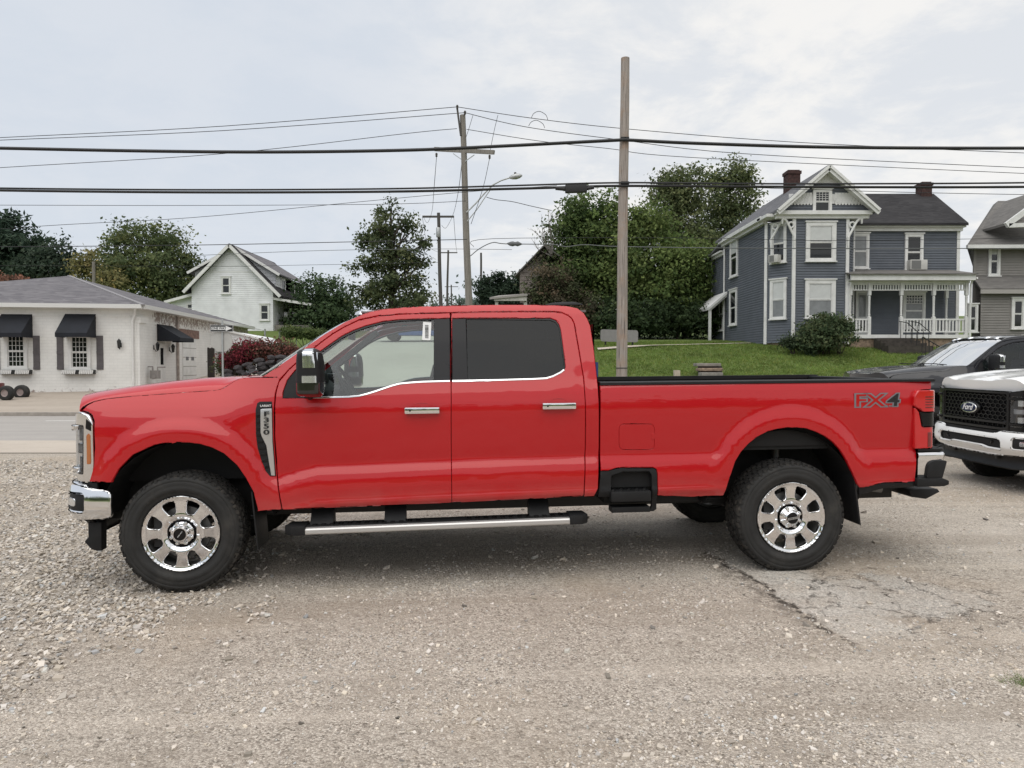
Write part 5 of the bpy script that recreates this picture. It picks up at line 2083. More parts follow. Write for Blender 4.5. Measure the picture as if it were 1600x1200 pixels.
class Wall:
    """vertical wall plane from plan point a to b (left to right as seen from the front)"""

    def __init__(self, a, b, root):
        self.a, self.b = Vector((*a, 0)), Vector((*b, 0))
        self.d = (self.b - self.a)
        self.L = self.d.length
        self.d.normalize()
        self.n = Vector((self.d.y, -self.d.x, 0))
        self.root = root
        self.o = root.location.copy()

    def p(self, s, z, out=0.0):
        q = self.a + self.d * s + self.n * out
        return Vector((q.x, q.y, z)) - self.o

    def px(self, x, y):
        r_ = ray(x, y)
        t = (self.a - CAM).dot(self.n) / r_.dot(self.n)
        q = CAM + r_ * t
        return ((q - self.a).dot(self.d), q.z)

    def rect(self, x0, y0, x1, y1):
        s0, z1 = self.px(x0, y0)
        s1, z0 = self.px(x1, y1)
        return s0, s1, z0, z1

    def box(self, mb, s0, s1, z0, z1, o0, o1):
        c = (self.p(s0, z0, o0) + self.p(s1, z1, o1)) / 2
        mb.obox(c, self.d * (s1 - s0) / 2, self.n * (o1 - o0) / 2, Vector((0, 0, (z1 - z0) / 2)))
        return mb

    def siding(self, poly, m, name='siding', pitch=.125, lap=.034):
        mb = MB()
        z0, z1 = min(p[1] for p in poly), max(p[1] for p in poly)
        n = len(poly)

        def span(z):
            xs = []
            for i in range(n):
                (a, b), (c, e) = poly[i], poly[(i + 1) % n]
                if (b - z) * (e - z) <= 0 and abs(b - e) > 1e-9:
                    xs.append(a + (c - a) * (z - b) / (e - b))
            return (min(xs), max(xs)) if xs else None
        z = z0
        while z < z1 - .01:
            zt = min(z + pitch, z1 - .001)
            a, b = span(z + .001), span(zt - .001)
            if a and b:
                vs = [self.p(a[0], z, lap), self.p(a[1], z, lap), self.p(b[1], zt, .004), self.p(b[0], zt, .004), self.p(a[0], z, 0), self.p(a[1], z, 0)]
                mb.add(vs, [(0, 1, 2, 3), (5, 1, 0, 4)])
            z += pitch
        back = [self.p(s, q, 0) for s, q in poly]
        mb.add(back, [tuple(range(n))])
        return mb.build(name, m, self.root)

    def window(self, x0, y0, x1, y1, blind=.0, pane=None, grid=None, trim=None, cas=.11, cap=True, sashes=2, lower_pane=None, px=True):
        s0, s1, z0, z1 = self.rect(x0, y0, x1, y1) if px else (x0, x1, y0, y1)
        trim = trim or M_TRIM
        pane = pane or M_WIN
        c = min(cas, (s1 - s0) * .2)
        w = MB()
        self.box(w, s0, s0 + c, z0, z1, -.02, .10)
        self.box(w, s1 - c, s1, z0, z1, -.02, .10)
        self.box(w, s0 + c, s1 - c, z1 - c, z1, -.02, .10)
        if cap:
            self.box(w, s0 - .05, s1 + .05, z1 + .001, z1 + .06, -.02, .14)
        self.box(w, s0 + c, s1 - c, z0, z0 + c * .6, -.02, .10)
        wo = w.build('window', trim, self.root)
        w = MB()
        self.box(w, s0 - .04, s1 + .04, z0 - .06, z0 - .001, -.02, .15)
        w.build('sill', trim, wo)
        a0, a1, b0, b1 = s0 + c, s1 - c, z0 + c * .6, z1 - c
        hs = (b1 - b0) / sashes
        for k in range(sashes):
            q0, q1 = b0 + hs * k, b0 + hs * (k + 1)
            o = .056 + .014 * k
            f = .038
            w = MB()
            self.box(w, a0, a0 + f, q0, q1, o - .02, o + .012)
            self.box(w, a1 - f, a1, q0, q1, o - .02, o + .012)
            self.box(w, a0 + f, a1 - f, q1 - f, q1, o - .02, o + .012)
            self.box(w, a0 + f, a1 - f, q0, q0 + f, o - .02, o + .012)
            if grid and (grid[2] == 'all' or k == sashes - 1):
                for i in range(1, grid[0]):
                    x_ = a0 + f + (a1 - a0 - 2 * f) * i / grid[0]
                    self.box(w, x_ - .008, x_ + .008, q0 + f, q1 - f, o - .006, o + .010)
                for i in range(1, grid[1]):
                    z_ = q0 + f + (q1 - q0 - 2 * f) * i / grid[1]
                    self.box(w, a0 + f, a1 - f, z_ - .008, z_ + .008, o - .004, o + .008)
            w.build('sash', trim, wo)
            w = MB()
            self.box(w, a0 + .02, a1 - .02, q0 + .02, q1 - .02, o - .03, o - .012)
            w.build('pane', (lower_pane if (lower_pane and k == 0) else pane), wo)
        if blind:
            w = MB()
            self.box(w, a0 + .05, a1 - .05, b1 - .05 - (b1 - b0) * blind, b1 - .05, .0583, .0600)
            w.build('blind', M_BLIND, wo)
        return wo, (s0, s1, z0, z1)

    def board(self, name, s0, s1, z0, z1, m, o0=-.01, o1=.05, parent=None, bevel=0):
        mb = MB()
        self.box(mb, s0, s1, z0, z1, o0, o1)
        return mb.build(name, m, parent or self.root, bevel=bevel)


def world_mb(root):
    return MB(org=root.location)


def roof_sheet(root, name, pts, m, th=.12):
    mb = world_mb(root)
    mb.sheet(pts, th, (0, 0, 1) if Vector(pts[1] - pts[0]).cross(pts[2] - pts[0]).z != 0 else (0, -1, 0))
    return mb.build(name, m, root)


def house_root(name, x, y, label, cat='house', group=None):
    return empty(name, (x, y, Hs(x, y)), (0, 0, 0), label, cat, group)


def ac_unit(W, rect, label):
    s0, s1, z0, z1 = rect
    c = W.p((s0 + s1) / 2, z0, 0) + W.o
    r_ = empty('air_conditioner', c, (0, 0, 0), label, 'air conditioner')
    Wl = Wall((W.a.x, W.a.y), (W.b.x, W.b.y), r_)
    b = MB()
    Wl.box(b, s0, s1, z0, z1, .07, .42)
    b.build('casing', M_AC, r_, bevel=.015)
    b = MB()
    Wl.box(b, s0 + .05, s0 + (s1 - s0) * .62, z0 + .04, z1 - .04, .421, .428)
    b.build('grille', mat('cooler_grille', (.16, .16, .155), .7), r_)
    return r_


# ============ blue house
bh = house_root('house', 14.6, 33.8, 'dark blue clapboard house with white trim, front gable and long porch', 'house')
ZB = 2.35
W_face = Wall((13.35, 33.8), (15.88, 33.8), bh)
W_cl = Wall((12.45, 34.9), (13.35, 33.8), bh)
W_cr = Wall((15.88, 33.8), (16.55, 34.6), bh)
W_left = Wall((12.45, 41.6), (12.45, 34.9), bh)
W_rear = Wall((12.45, 44.3), (12.45, 41.6), bh)
W_wing = Wall((16.55, 35.6), (22.25, 35.6), bh)
W_wr = Wall((22.25, 35.6), (22.25, 42.4), bh)
W_back = Wall((22.25, 42.6), (12.45, 42.6), bh)
zc, zt = 8.46, 8.76
for W_, zz in ((W_face, zc), (W_cl, zc), (W_cr, zc), (W_left, zc), (W_wing, 8.2), (W_wr, 8.2), (W_back, 8.2)):
    W_.siding([(0, ZB + .25), (W_.L, ZB + .25), (W_.L, zz), (0, zz)], M_SIDB)
W_rear.siding([(0, ZB + .25), (W_rear.L, ZB + .25), (W_rear.L, 8.4), (0, 7.95)], M_SIDB)
q = world_mb(bh)
q.prism([(12.5, 44.2), (12.5, 34.95), (13.38, 33.86), (15.85, 33.86), (16.5, 34.66), (16.5, 35.66), (22.2, 35.66), (22.2, 42.3), (16, 44.2)], 1.2, 2.62, 'XY')
q.build('foundation', M_FOUND, bh)
# corner boards
for W_, ends, top in ((W_face, (0, 1), zc), (W_cl, (0,), zc), (W_cr, (1,), zc), (W_left, (0,), zc), (W_rear, (0,), 7.95), (W_wing, (1,), 8.2)):
    for e in ends:
        s = e * W_.L
        W_.board('corner_board', s - .075, s + .075, ZB + .2, top, M_TRIM, -.03, .06)
# downspouts
q = world_mb(bh)
q.tube([(12.36, 41.5, 8.4), (12.36, 41.5, 2.6), (12.2, 41.3, 2.5)], .05, 8)
q.build('downspout', M_TRIM, bh, smooth=True)
q = world_mb(bh)
q.tube([(16.0, 33.6, 5.45), (15.98, 33.72, 5.2), (15.98, 33.72, 2.75), (15.85, 33.45, 2.5)], .045, 8)
q.build('downspout', M_TRIM, bh, smooth=True)
q = world_mb(bh)
q.tube([(21.75, 33.3, 5.6), (21.70, 33.6, 5.5), (21.68, 33.66, 5.3), (21.68, 33.66, 2.6)], .045, 8)
q.build('downspout', M_TRIM, bh, smooth=True)
# cornice: boxed eaves with crown
def cornice(path, zb_, zt_, over, nm='cornice'):
    q = world_mb(bh)
    for (ax, ay), (bx, by) in zip(path[:-1], path[1:]):
        a, b = Vector((ax, ay, 0)), Vector((bx, by, 0))
        d = (b - a).normalized()
        n = Vector((d.y, -d.x, 0))
        L = (b - a).length
        c = (a + b) / 2
        for o0, o1, z0, z1 in ((-.02, over * .55, zb_, zb_ + .16), (-.02, over, zb_ + .161, zt_)):
            cc = c + n * (o0 + o1) / 2
            q.obox((cc.x, cc.y, (z0 + z1) / 2), d * (L / 2 + o1 * .42), n * (o1 - o0) / 2, (0, 0, (z1 - z0) / 2))
    return q.build(nm, M_TRIM, bh)


cornice([(12.45, 41.7), (12.45, 34.95)], 8.42, 8.76, .38)
cornice([(12.55, 33.85), (16.75, 33.85)], 8.44, 8.78, .36)
cornice([(16.75, 35.6), (22.30, 35.6)], 8.18, 8.5, .34)
cornice([(12.45, 44.3), (12.45, 41.75)], 7.95, 8.2, .3)
q = world_mb(bh)
q.box(12.07, 16.95, 33.86, 35.2, 8.56, 8.7)
q.build('soffit', M_TRIM, bh)
# roofs: front gable running back, side gable wing
ya = 33.3
AP = Vector((14.75, ya, 10.86))
ZE = 8.80
l0, l1 = Vector((12.38, ya, ZE)), Vector((12.02, 42.2, ZE))
rdb = Vector((14.75, 42.2, 10.86))
roof_sheet(bh, 'roof', [l0, AP, rdb, l1], M_ROOFB)
r0, r1 = Vector((17.10, ya, ZE)), Vector((17.10, 42.2, ZE))
roof_sheet(bh, 'roof', [AP, r0, r1, rdb], M_ROOFB)
w0, w1 = Vector((16.8, 35.15, 8.52)), Vector((22.48, 35.15, 8.52))
g0, g1 = Vector((15.6, 39.0, 10.86)), Vector((23.0, 39.0, 10.86))
roof_sheet(bh, 'roof', [w0, w1, g1, g0], M_ROOFK)
roof_sheet(bh, 'roof', [g0, g1, Vector((22.6, 42.9, 8.5)), Vector((15.6, 42.9, 8.5))], M_ROOFK)
roof_sheet(bh, 'roof', [Vector((12.1, 41.9, 8.6)), Vector((16, 41.9, 8.6)), Vector((16, 44.7, 8.1)), Vector((12.1, 44.7, 8.1))], M_ROOFB)
W_wr.siding([(0, 8.2), (6.8, 8.2), (3.4, 10.6)], M_SIDB, 'gable_siding')
# pediment
ZP0 = 8.78
Wg = Wall((12.4, 33.72), (17.1, 33.72), bh)
ax_ = 14.75 - 12.4
tri = lambda z: (ax_ - (10.72 - z) * (2.12 / 1.94), ax_ + (10.72 - z) * (2.12 / 1.94))
zsh0, zsh1, zapx = Wg.px(1290, 320)[1], Wg.px(1290, 303)[1], Wg.px(1290, 288)[1]
for za, zb_, m_, nm in ((ZP0, zsh0, M_SIDB, 'gable_siding'), (zsh1, zapx, M_SIDB, 'gable_siding')):
    a, b = tri(za), tri(zb_)
    Wg.siding([(a[0], za), (a[1], za), (b[1], zb_), (b[0], zb_)], m_, nm)
a = tri(zapx)
Wg.siding([(a[0], zapx), (a[1], zapx), (ax_, 10.70)], M_TRIM, 'gable_panel', pitch=.3, lap=.012)
# fish scale shingles: rows of round-ended pieces
sh = MB()
rows_n = 5
for i in range(rows_n):
    z = zsh0 + (zsh1 - zsh0) * i / rows_n
    hgt_ = (zsh1 - zsh0) / rows_n
    a, b = tri(z)
    s = a + (.08 if i % 2 else 0)
    while s < b - .12:
        if not (1.95 < s < 2.72):
            pts = [(s + .075 + .07 * math.cos(t), z + .06 + .08 * math.sin(t)) for t in (PI, PI * 1.25, PI * 1.5, PI * 1.75, 2 * PI)] + [(s + .145, z + hgt_ + .05), (s + .005, z + hgt_ + .05)]
            o = .03 - .0
            vs = [Wg.p(x_, z_, o + (.012 if z_ < z + .07 else 0)) for x_, z_ in pts]
            sh.add(vs, [tuple(range(len(vs)))])
        s += .15
sh.build('scale_shingles', M_TRIM, bh, kind='stuff')
Wg.board('shingle_backing', tri(zsh0)[0] + .1, tri(zsh1)[1], zsh0 + .05, zsh1, M_TRIM, -.03, .015)
Wg.window(1269.5, 296, 1298.5, 333.4, grid=(4, 4, 'top'))
# rake boards
for sx in (-1, 1):
    for (w_, oy, dz) in ((.20, .34, -.10), (.12, .42, .02)):
        q = world_mb(bh)
        p_, e_ = Vector((14.75, ya - .02 - (oy - .34), 10.76 + dz)), Vector((14.75 + sx * 2.36, ya - .02 - (oy - .34), 8.72 + dz))
        q.beam(p_, e_, .07, w_, up=(0, 0, 1))
        q.build('rake_board', M_TRIM, bh)
    q = world_mb(bh)
    q.beam((14.75, ya + .2, 10.62), (14.75 + sx * 2.25, ya + .2, 8.72), .40, .03, up=(sx, 0, 1.3))
    q.build('rake_soffit', M_TRIM, bh)
# windows
W_face.window(1258.7, 347.5, 1305, 408, blind=.42, pane=M_WIN, cas=.17)
W_face.window(1257.5, 437.5, 1304, 497, pane=M_WINP, cas=.17, blind=.46)
W_cl.window(1206, 351.5, 1229.5, 409, pane=M_WINP, lower_pane=M_WIN)
W_cl.window(1204.5, 438, 1229.3, 497.5, pane=M_WINP, blind=.5)
W_left.window(1142.8, 375, 1153.8, 430, cas=.13, blind=.35)
W_left.window(1141.8, 454.5, 1152.2, 507, cas=.13)
W_rear.window(1125.3, 465, 1131, 516, cas=.1)
W_wing.window(1330.5, 365, 1356.5, 419.5, pane=M_WINP)
W_wing.window(1413.3, 366, 1440.8, 421.5, blind=.0, pane=M_WIN)
wt_, rc_ = W_wing.window(1410, 457, 1444, 513, pane=M_WINP, sashes=2, grid=None, cas=.12)
s0, s1, z0, z1 = rc_
W_wing.board('transom_backing', s0 + .15, s1 - .15, z1 - .55, z1 - .14, M_WIN, .07, .085)
for i in range(7):
    x_ = s0 + .15 + (s1 - s0 - .3) * i / 6
    W_wing.board('transom_bar', x_ - .015, x_ + .015, z1 - .55, z1 - .14, M_TRIM, .085, .10)
for zz in (z1 - .55, z1 - .42, z1 - .27, z1 - .15):
    W_wing.board('transom_bar', s0 + .13, s1 - .13, zz - .015, zz + .015, M_TRIM, .086, .098)
# front door behind a storm door
s0, z1 = W_wing.px(1336, 455)
s1, _ = W_wing.px(1358, 455)
dz0 = 2.99
dr = W_wing.board('front_door', s0 + .10, s1 - .10, dz0, z1 - .10, mat('storm_door', (.50, .51, .51), .5), .0, .07)
W_wing.board('door_frame', s0, s0 + .099, dz0, z1, M_TRIM, .0, .10)
W_wing.board('door_frame', s1 - .099, s1, dz0, z1, M_TRIM, .0, .08)
W_wing.board('door_frame', s0 + .1, s1 - .1, z1 - .099, z1, M_TRIM, .0, .08)
W_wing.board('door_glass', s0 + .19, s1 - .19, dz0 + .95, z1 - .2, M_WINP, .07, .076, parent=dr)
W_wing.board('door_glass', s0 + .19, s1 - .19, dz0 + .25, dz0 + .85, M_WIN, .07, .076, parent=dr)
# pale lower panel in the front window
ac_unit(W_cl, W_cl.rect(1208, 400, 1222, 410.5), 'white air conditioner in the angled bay window of the blue house')
ac_unit(W_wing, W_wing.rect(1415.5, 407.5, 1441.5, 423), 'white air conditioner in the upper window above the porch roof')
# scroll brackets under the bay corners
for (cx, cy, dx, dy) in ((13.35, 33.8, -.62, .0), (12.45, 34.4, .6, -.35), (15.88, 33.8, .66, 0)):
    d = Vector((dx, dy, 0))
    q = world_mb(bh)
    top = 8.40
    base = Vector((cx, cy - .06, top))
    pts = []
    for k in range(13):
        t = k / 12
        pts.append(base + d * t * 1.0 + Vector((0, -.03, -(1 - t) ** 2 * .85 - .06 * math.sin(t * PI * 2))))
    q.tube(pts, .055, 8)
    cc = base + d * .28 + Vector((0, -.03, -.26))
    q.tube([cc + d.normalized() * .13 * math.cos(a) + Vector((0, 0, .13 * math.sin(a))) for a in np.linspace(0, 2 * PI * .85, 14)], .045, 8)
    q.tube([base + Vector((0, -.03, -.85)), base + Vector((0, -.03, -1.35)) + d * .02], [.07, .03], 8)
    q.tube([base + d * .95 + Vector((0, -.03, 0)), base + d * .95 + Vector((0, -.03, -.2))], [.06, .035], 8)
    q.build('scroll_bracket', M_TRIM, bh, smooth=True)
# chimneys
def chimney(x0_, x1_, y0_, y1_, z0_, z1_, root, m_=None):
    q = world_mb(root)
    q.box(x0_, x1_, y0_, y1_, z0_, z1_ - .22)
    ch = q.build('chimney', m_ or M_BRICK, root)
    q = world_mb(root)
    q.box(x0_ - .045, x1_ + .045, y0_ - .045, y1_ + .045, z1_ - .219, z1_ - .06)
    q.box(x0_ + .03, x1_ - .03, y0_ + .03, y1_ - .03, z1_ - .059, z1_)
    q.build('chimney_cap', m_ or M_BRICK, ch)


chimney(14.45, 15.12, 37.5, 38.1, 9.5, 11.76, bh)
chimney(22.12, 22.68, 38.6, 39.2, 10.2, 11.42, bh)
# porch
PX = [16.06, 16.96, 18.48, 20.02, 21.57]
q = world_mb(bh)
q.box(16.02, 21.68, 33.72, 35.58, 2.80, 2.97)
q.build('porch_floor', M_TRIM, bh)
q = world_mb(bh)
q.box(16.08, 17.3, 33.82, 33.98, 1.9, 2.79)
q.box(18.9, 21.6, 33.82, 33.98, 1.9, 2.79)
q.build('porch_base', M_FOUND, bh, kind='stuff')
roof_sheet(bh, 'porch_roof', [Vector((15.75, 33.2, 5.80)), Vector((21.72, 33.2, 5.80)), Vector((21.9, 35.62, 6.28)), Vector((15.9, 35.62, 6.28))], M_ROOFT, .05)
q = world_mb(bh)
q.box(15.85, 21.68, 33.3, 33.42, 5.50, 5.76)
q.build('porch_fascia', M_TRIM, bh)
q = world_mb(bh)
q.box(15.9, 21.75, 33.43, 35.55, 5.52, 5.56)
q.build('porch_ceiling', M_TRIM, bh)
q = world_mb(bh)
q.box(15.95, 21.7, 33.75, 33.87, 5.40, 5.51)
q.build('porch_beam', M_TRIM, bh)
post0 = None
for i, x in enumerate(PX + [21.57]):
    y = 33.80 if i < 5 else 35.35
    if post0 is None:
        q = MB()
        q.box(-.07, .07, -.07, .07, 0, .85)
        q.lathe([(.066, .85), (.045, .88), (.06, .93), (.048, 1.0), (.052, 1.6), (.06, 1.78), (.045, 1.83), (.066, 1.87)], 12)
        q.box(-.07, .07, -.07, .07, 1.87, 2.43)
        post0 = q.build('porch_post', M_TRIM, bh)
        post0.location = Vector((x, y, 2.97)) - bh.location
        po = post0
    else:
        po = post0.copy()
        COL.objects.link(po)
        po.parent = bh
        po.location = Vector((x, y, 2.97)) - bh.location
bal = fri = None
for i in range(4):
    a, b = PX[i] + .07, PX[i + 1] - .07
    for nm, z0, z1 in (('frieze_rail', 5.33, 5.395), ('frieze_rail', 5.06, 5.11)):
        q = world_mb(bh)
        q.box(a, b, 33.77, 33.84, z0, z1)
        q.build(nm, M_TRIM, bh)
    n = int((b - a) / .125)
    for k in range(n):
        x = a + (b - a) * (k + .5) / n
        if fri is None:
            q = MB()
            q.box(-.03, .03, -.02, .02, 0, .22)
            fri = q.build('frieze_spindle', M_TRIM, bh)
            s_ = fri
        else:
            s_ = fri.copy()
            COL.objects.link(s_)
            s_.parent = bh
        s_.location = Vector((x, 33.805, 5.11)) - bh.location
    if i != 1:
        for z0, z1 in ((3.66, 3.73), (3.08, 3.14)):
            q = world_mb(bh)
            q.box(a, b, 33.77, 33.84, z0, z1)
            q.build('porch_rail', M_TRIM, bh)
        n = int((b - a) / .15)
        for k in range(n):
            x = a + (b - a) * (k + .5) / n
            if bal is None:
                q = MB()
                q.box(-.03, .03, -.025, .025, 0, .52)
                bal = q.build('baluster', M_TRIM, bh)
                s_ = bal
            else:
                s_ = bal.copy()
                COL.objects.link(s_)
                s_.parent = bh
            s_.location = Vector((x, 33.805, 3.14)) - bh.location
# side railing of the porch
q = world_mb(bh)
q.box(21.54, 21.60, 33.9, 35.5, 3.66, 3.73)
q.box(21.54, 21.60, 33.9, 35.5, 3.08, 3.14)
q.build('porch_rail', M_TRIM, bh, kind='stuff')
# front steps in dark stone with iron rails
for k in range(4):
    q = world_mb(bh)
    zt_ = 2.80 - k * .13
    q.box(17.15, 18.9 + k * .1, 33.70 - (k + 1) * .33, 33.70 - k * .33 - .002, 1.6, zt_)
    q.build('porch_step', mat('dark_step_stone', (.055, .047, .04), .95, var=.4, vscale=5), bh)
ir = world_mb(bh)
for x in (18.35, 18.9):
    ir.tube([(x, 33.7, 3.60), (x + .1, 33.2, 3.50), (x + .25, 32.5, 3.0)], .02, 6)
    for k in range(4):
        y = 33.6 - k * .34
        ir.tube([(x + .02 + k * .06, y, 3.58 - k * .18), (x + .02 + k * .06, y, 2.75 - k * .14)], .014, 6)
ir.build('step_railing', M_IRON, bh, smooth=True)
# garden gate railing near the steps
gr = house_root('iron_railing', 20.0, 31.6, 'low black iron railing with slanting handrail on the lawn below the porch', 'railing')
q = world_mb(gr)
zg = Hs(19.9, 31.6)
a, b = at(1441, 527, 31.6), at(1500, 560, 31.0)
q.tube([a, a + Vector((.05, 0, .0)), b], .025, 6)
for k in range(7):
    t = k / 6
    p_ = a.lerp(at(1475, 546, 31.3), t)
    q.tube([p_, (p_.x, p_.y, zg - .1)], .014, 6)
q.build('handrail', M_IRON, gr, smooth=True)
# lean-to porch at the back left
roof_sheet(bh, 'lean_to_roof', [Vector((11.35, 41.0, 4.85)), Vector((12.4, 41.0, 5.75)), Vector((12.4, 44.6, 5.75)), Vector((11.35, 44.6, 4.85))], M_TRIM, .16)
q = world_mb(bh)
q.box(11.38, 11.52, 41.1, 41.24, 2.6, 4.74)
q.build('lean_to_post', M_TRIM, bh)
q = world_mb(bh)
q.beam((11.42, 41.12, 4.70), (12.4, 41.12, 5.55), .05, .14)
q.build('lean_to_rafter', M_TRIM, bh)

# window decoration (dark figure of a hanging mobile) and house number plate
W_face.board('number_plate', 3.25, 3.45, 2.84, 2.93, M_IRON, -.0, .01)

# ============ grey neighbour
gh = house_root('house', 24.5, 36.0, 'grey-brown clapboard house partly in view beside the blue one', 'house')
gx0 = (1519 - 800) / 1109 * 36.2
G1 = Wall((gx0, 36.2), (31.5, 36.2), gh)
zu0, zu1 = G1.px(1530, 447)[1], 1.6 + 180 / 1109 * 36.2
G1.siding([(0, 2.3), (G1.L, 2.3), (G1.L, 8.0), (0, zu1)], M_SIDG, pitch=.13)
G1.board('corner_board', -.06, .08, 2.2, zu1, M_SIDG, -.02, .04)
G1s = Wall((29.0, 44), (gx0, 36.2), gh)
G1s.siding([(0, 2.3), (G1s.L, 2.3), (G1s.L, zu1), (0, zu1)], M_SIDG, pitch=.13)
e0, e1 = at(1507, 378, 35.6), at(1506, 378, 35.6)
e0 = Vector(((1507 - 800) / 1109 * 35.6, 35.6, zu1 + .02))
roof_sheet(gh, 'roof', [e0, Vector((31.8, 35.6, zu1 + .02)), Vector((31.8, 40.0, 10.7)), Vector((27.2, 40.0, 10.7))], M_ROOFT)
roof_sheet(gh, 'roof', [e0, Vector((27.2, 40.0, 10.7)), Vector((27.6, 41, 10.7)), Vector((29.2, 45, zu1 + .02))], M_ROOFT)
q = world_mb(gh)
q.beam(e0 + Vector((0, -.02, -.08)), Vector((31.8, 35.58, zu1 - .06)), .16, .2)
q.build('eaves_board', M_TRIM, gh)
# cross gable at the right edge
ga = at(1572, 352, 35.2)
q = world_mb(gh)
q.beam(ga, Vector((26.9, 35.2, 10.3)), .16, .26)
q.build('rake_board', M_TRIM, gh)
q = world_mb(gh)
q.beam(ga + Vector((.1, 0, -.02)), ga + Vector((4, 0, .1)), .16, .2)
q.build('eaves_board', M_TRIM, gh)
roof_sheet(gh, 'roof', [ga + Vector((0, -.05, .12)), Vector((26.9, 35.15, 10.45)), Vector((26.9, 39, 10.45)), ga + Vector((0, 2.0, .12))], M_ROOFT)
G2 = Wall((ga.x + .3, 35.4), (30, 35.4), gh)
G2.siding([(0, ga.z), (5, ga.z), (3.5, 10.2)], M_SIDG, 'gable_siding', pitch=.13)
# lower skirt roof
sk = 1.6 + 117 / 1109 * 35.2
roof_sheet(gh, 'lower_roof', [Vector((gx0 - .3, 35.2, sk)), Vector((31, 35.2, sk)), Vector((31, 36.2, sk + .75)), Vector((gx0 - .1, 36.2, sk + .75))], M_ROOFT)
q = world_mb(gh)
q.box(gx0 - .32, 31, 35.14, 35.22, sk - .26, sk - .06)
q.build('gutter', mat('grey_gutter', (.36, .34, .32), .5), gh)
G3 = Wall((gx0 - .1, 35.5), (31, 35.5), gh)
G3.siding([(0, 2.2), (G3.L, 2.2), (G3.L, sk - .05), (0, sk - .05)], M_SIDG, pitch=.13)
G1.window(1543.5, 384.5, 1561, 431, cas=.13, blind=.2)
G3.window(1511.5, 475.5, 1526, 518.5, cas=.12)
G3.window(1579.5, 466, 1599.5, 513.5, cas=.13)

# ============ white painted shop building at the left
cb = at(214, 568, 28.0)
WB = (cb.x, 28.0)
dl = Vector((math.cos(R(8)), math.sin(R(8))))
WA = (WB[0] - dl.x * 12.5, WB[1] - dl.y * 12.5)
WC = (WB[0] - 1.75, 44.5)
wb = house_root('shop_building', cb.x - 4, 29.5, 'low white painted brick building with grey hipped roof and black awnings', 'building')


def painted_brick():
    m = bpy.data.materials.new('white_painted_brick')
    m.use_nodes = True
    t = m.node_tree
    b = t.nodes['Principled BSDF']
    b.inputs['Roughness'].default_value = .85
    tcn = nd(t, 'ShaderNodeTexCoord').outputs['Object']
    sp = nd(t, 'ShaderNodeSeparateXYZ')
    t.links.new(tcn, sp.inputs[0])
    cm = nd(t, 'ShaderNodeCombineXYZ')
    t.links.new(mth(t, 'ADD', sp.outputs[0], sp.outputs[1]), cm.inputs[0])
    t.links.new(sp.outputs[2], cm.inputs[1])
    br = nd(t, 'ShaderNodeTexBrick')
    br.inputs['Scale'].default_value = 1.0
    br.inputs['Brick Width'].default_value = .34
    br.inputs['Row Height'].default_value = .12
    br.inputs['Mortar Size'].default_value = .008
    br.inputs['Color1'].default_value = (1, 1, 1, 1)
    br.inputs['Color2'].default_value = (.93, .93, .93, 1)
    br.inputs['Mortar'].default_value = (.70, .70, .70, 1)
    t.links.new(cm.outputs[0], br.inputs['Vector'])
    n = noisen(t, tcn, .8, 7, .7)
    n2 = noisen(t, tcn, 6, 5, .7)
    c = mixc(t, mrange(t, n.outputs[0], .4, .7, 0, 1), (.82, .81, .785), (.70, .69, .665))
    c = mixc(t, .35, c, br.outputs['Color'], 'MULTIPLY')
    # bare brick where paint has gone: low down in places, and a frieze under the side eaves
    peel = mth(t, 'ADD', mrange(t, sp.outputs[2], -.30, .35, .36, 0), mth(t, 'MULTIPLY', mrange(t, sp.outputs[1], -1.0, .5, 0, 1), mrange(t, sp.outputs[2], 2.1, 2.9, 0, .30)))
    f = mrange(t, mth(t, 'ADD', mth(t, 'MULTIPLY', n2.outputs[0], .7), mth(t, 'ADD', peel, mth(t, 'MULTIPLY', n.outputs[0], .25))), .70, .78, 0, .8)
    c = mixc(t, f, c, (.20, .13, .105))
    t.links.new(c, b.inputs['Base Color'])
    bp = nd(t, 'ShaderNodeBump')
    bp.inputs['Strength'].default_value = .5
    bp.inputs['Distance'].default_value = .01
    t.links.new(br.outputs['Color'], bp.inputs['Height'])
    t.links.new(bp.outputs[0], b.inputs['Normal'])
    return m


M_PB = painted_brick()
EZ = 3.88
F1, F2 = Wall(WA, WB, wb), Wall(WB, WC, wb)
for W_ in (F1, F2):
    W_.board('wall', 0, W_.L, -.3, EZ - .05, M_PB, -.25, 0)
F1.board('wall_band', 0, F1.L - .2, 3.42, 3.50, M_PB, 0, .03)
F2.board('corner_pier', .02, .55, 0.1, 3.2, M_PB, 0, .10)
F2.board('corner_pier', 0, .75, 3.2, 3.45, M_PB, 0, .16)
# gutters and roof
up_ = Vector((0, 0, 1))
def pl3(W_, s, z, out):
    return W_.p(s, z, out) + W_.o
for W_ in (F1, F2):
    W_.board('gutter', -.3 if W_ is F2 else 0, W_.L + (.35 if W_ is F1 else 0), EZ - .14, EZ + .02, mat('white_gutter', (.66, .655, .64), .45), .33, .46)
    W_.board('soffit', 0, W_.L, EZ - .12, EZ - .09, M_TRIM, 0, .33)
cA, cB_, cC = pl3(F1, 0, EZ, .42), pl3(F1, F1.L + .40, EZ, .42), pl3(F2, F2.L, EZ, .42)
cB_.z = EZ
hp = at(108, 431, 34.0)
hr = at(384, 507, 50.0)
hl = at(-120, 452, 42.0)
q = world_mb(wb)
q.add([cA, cB_, hp, hl], [(0, 1, 2, 3)])
q.build('roof', M_ROOFG, wb)
q = world_mb(wb)
q.add([cB_, cC, hr, hp], [(0, 1, 2, 3)])
q.build('roof', M_ROOFG, wb)
q = world_mb(wb)
q.beam(cB_, hp, .16, .05)
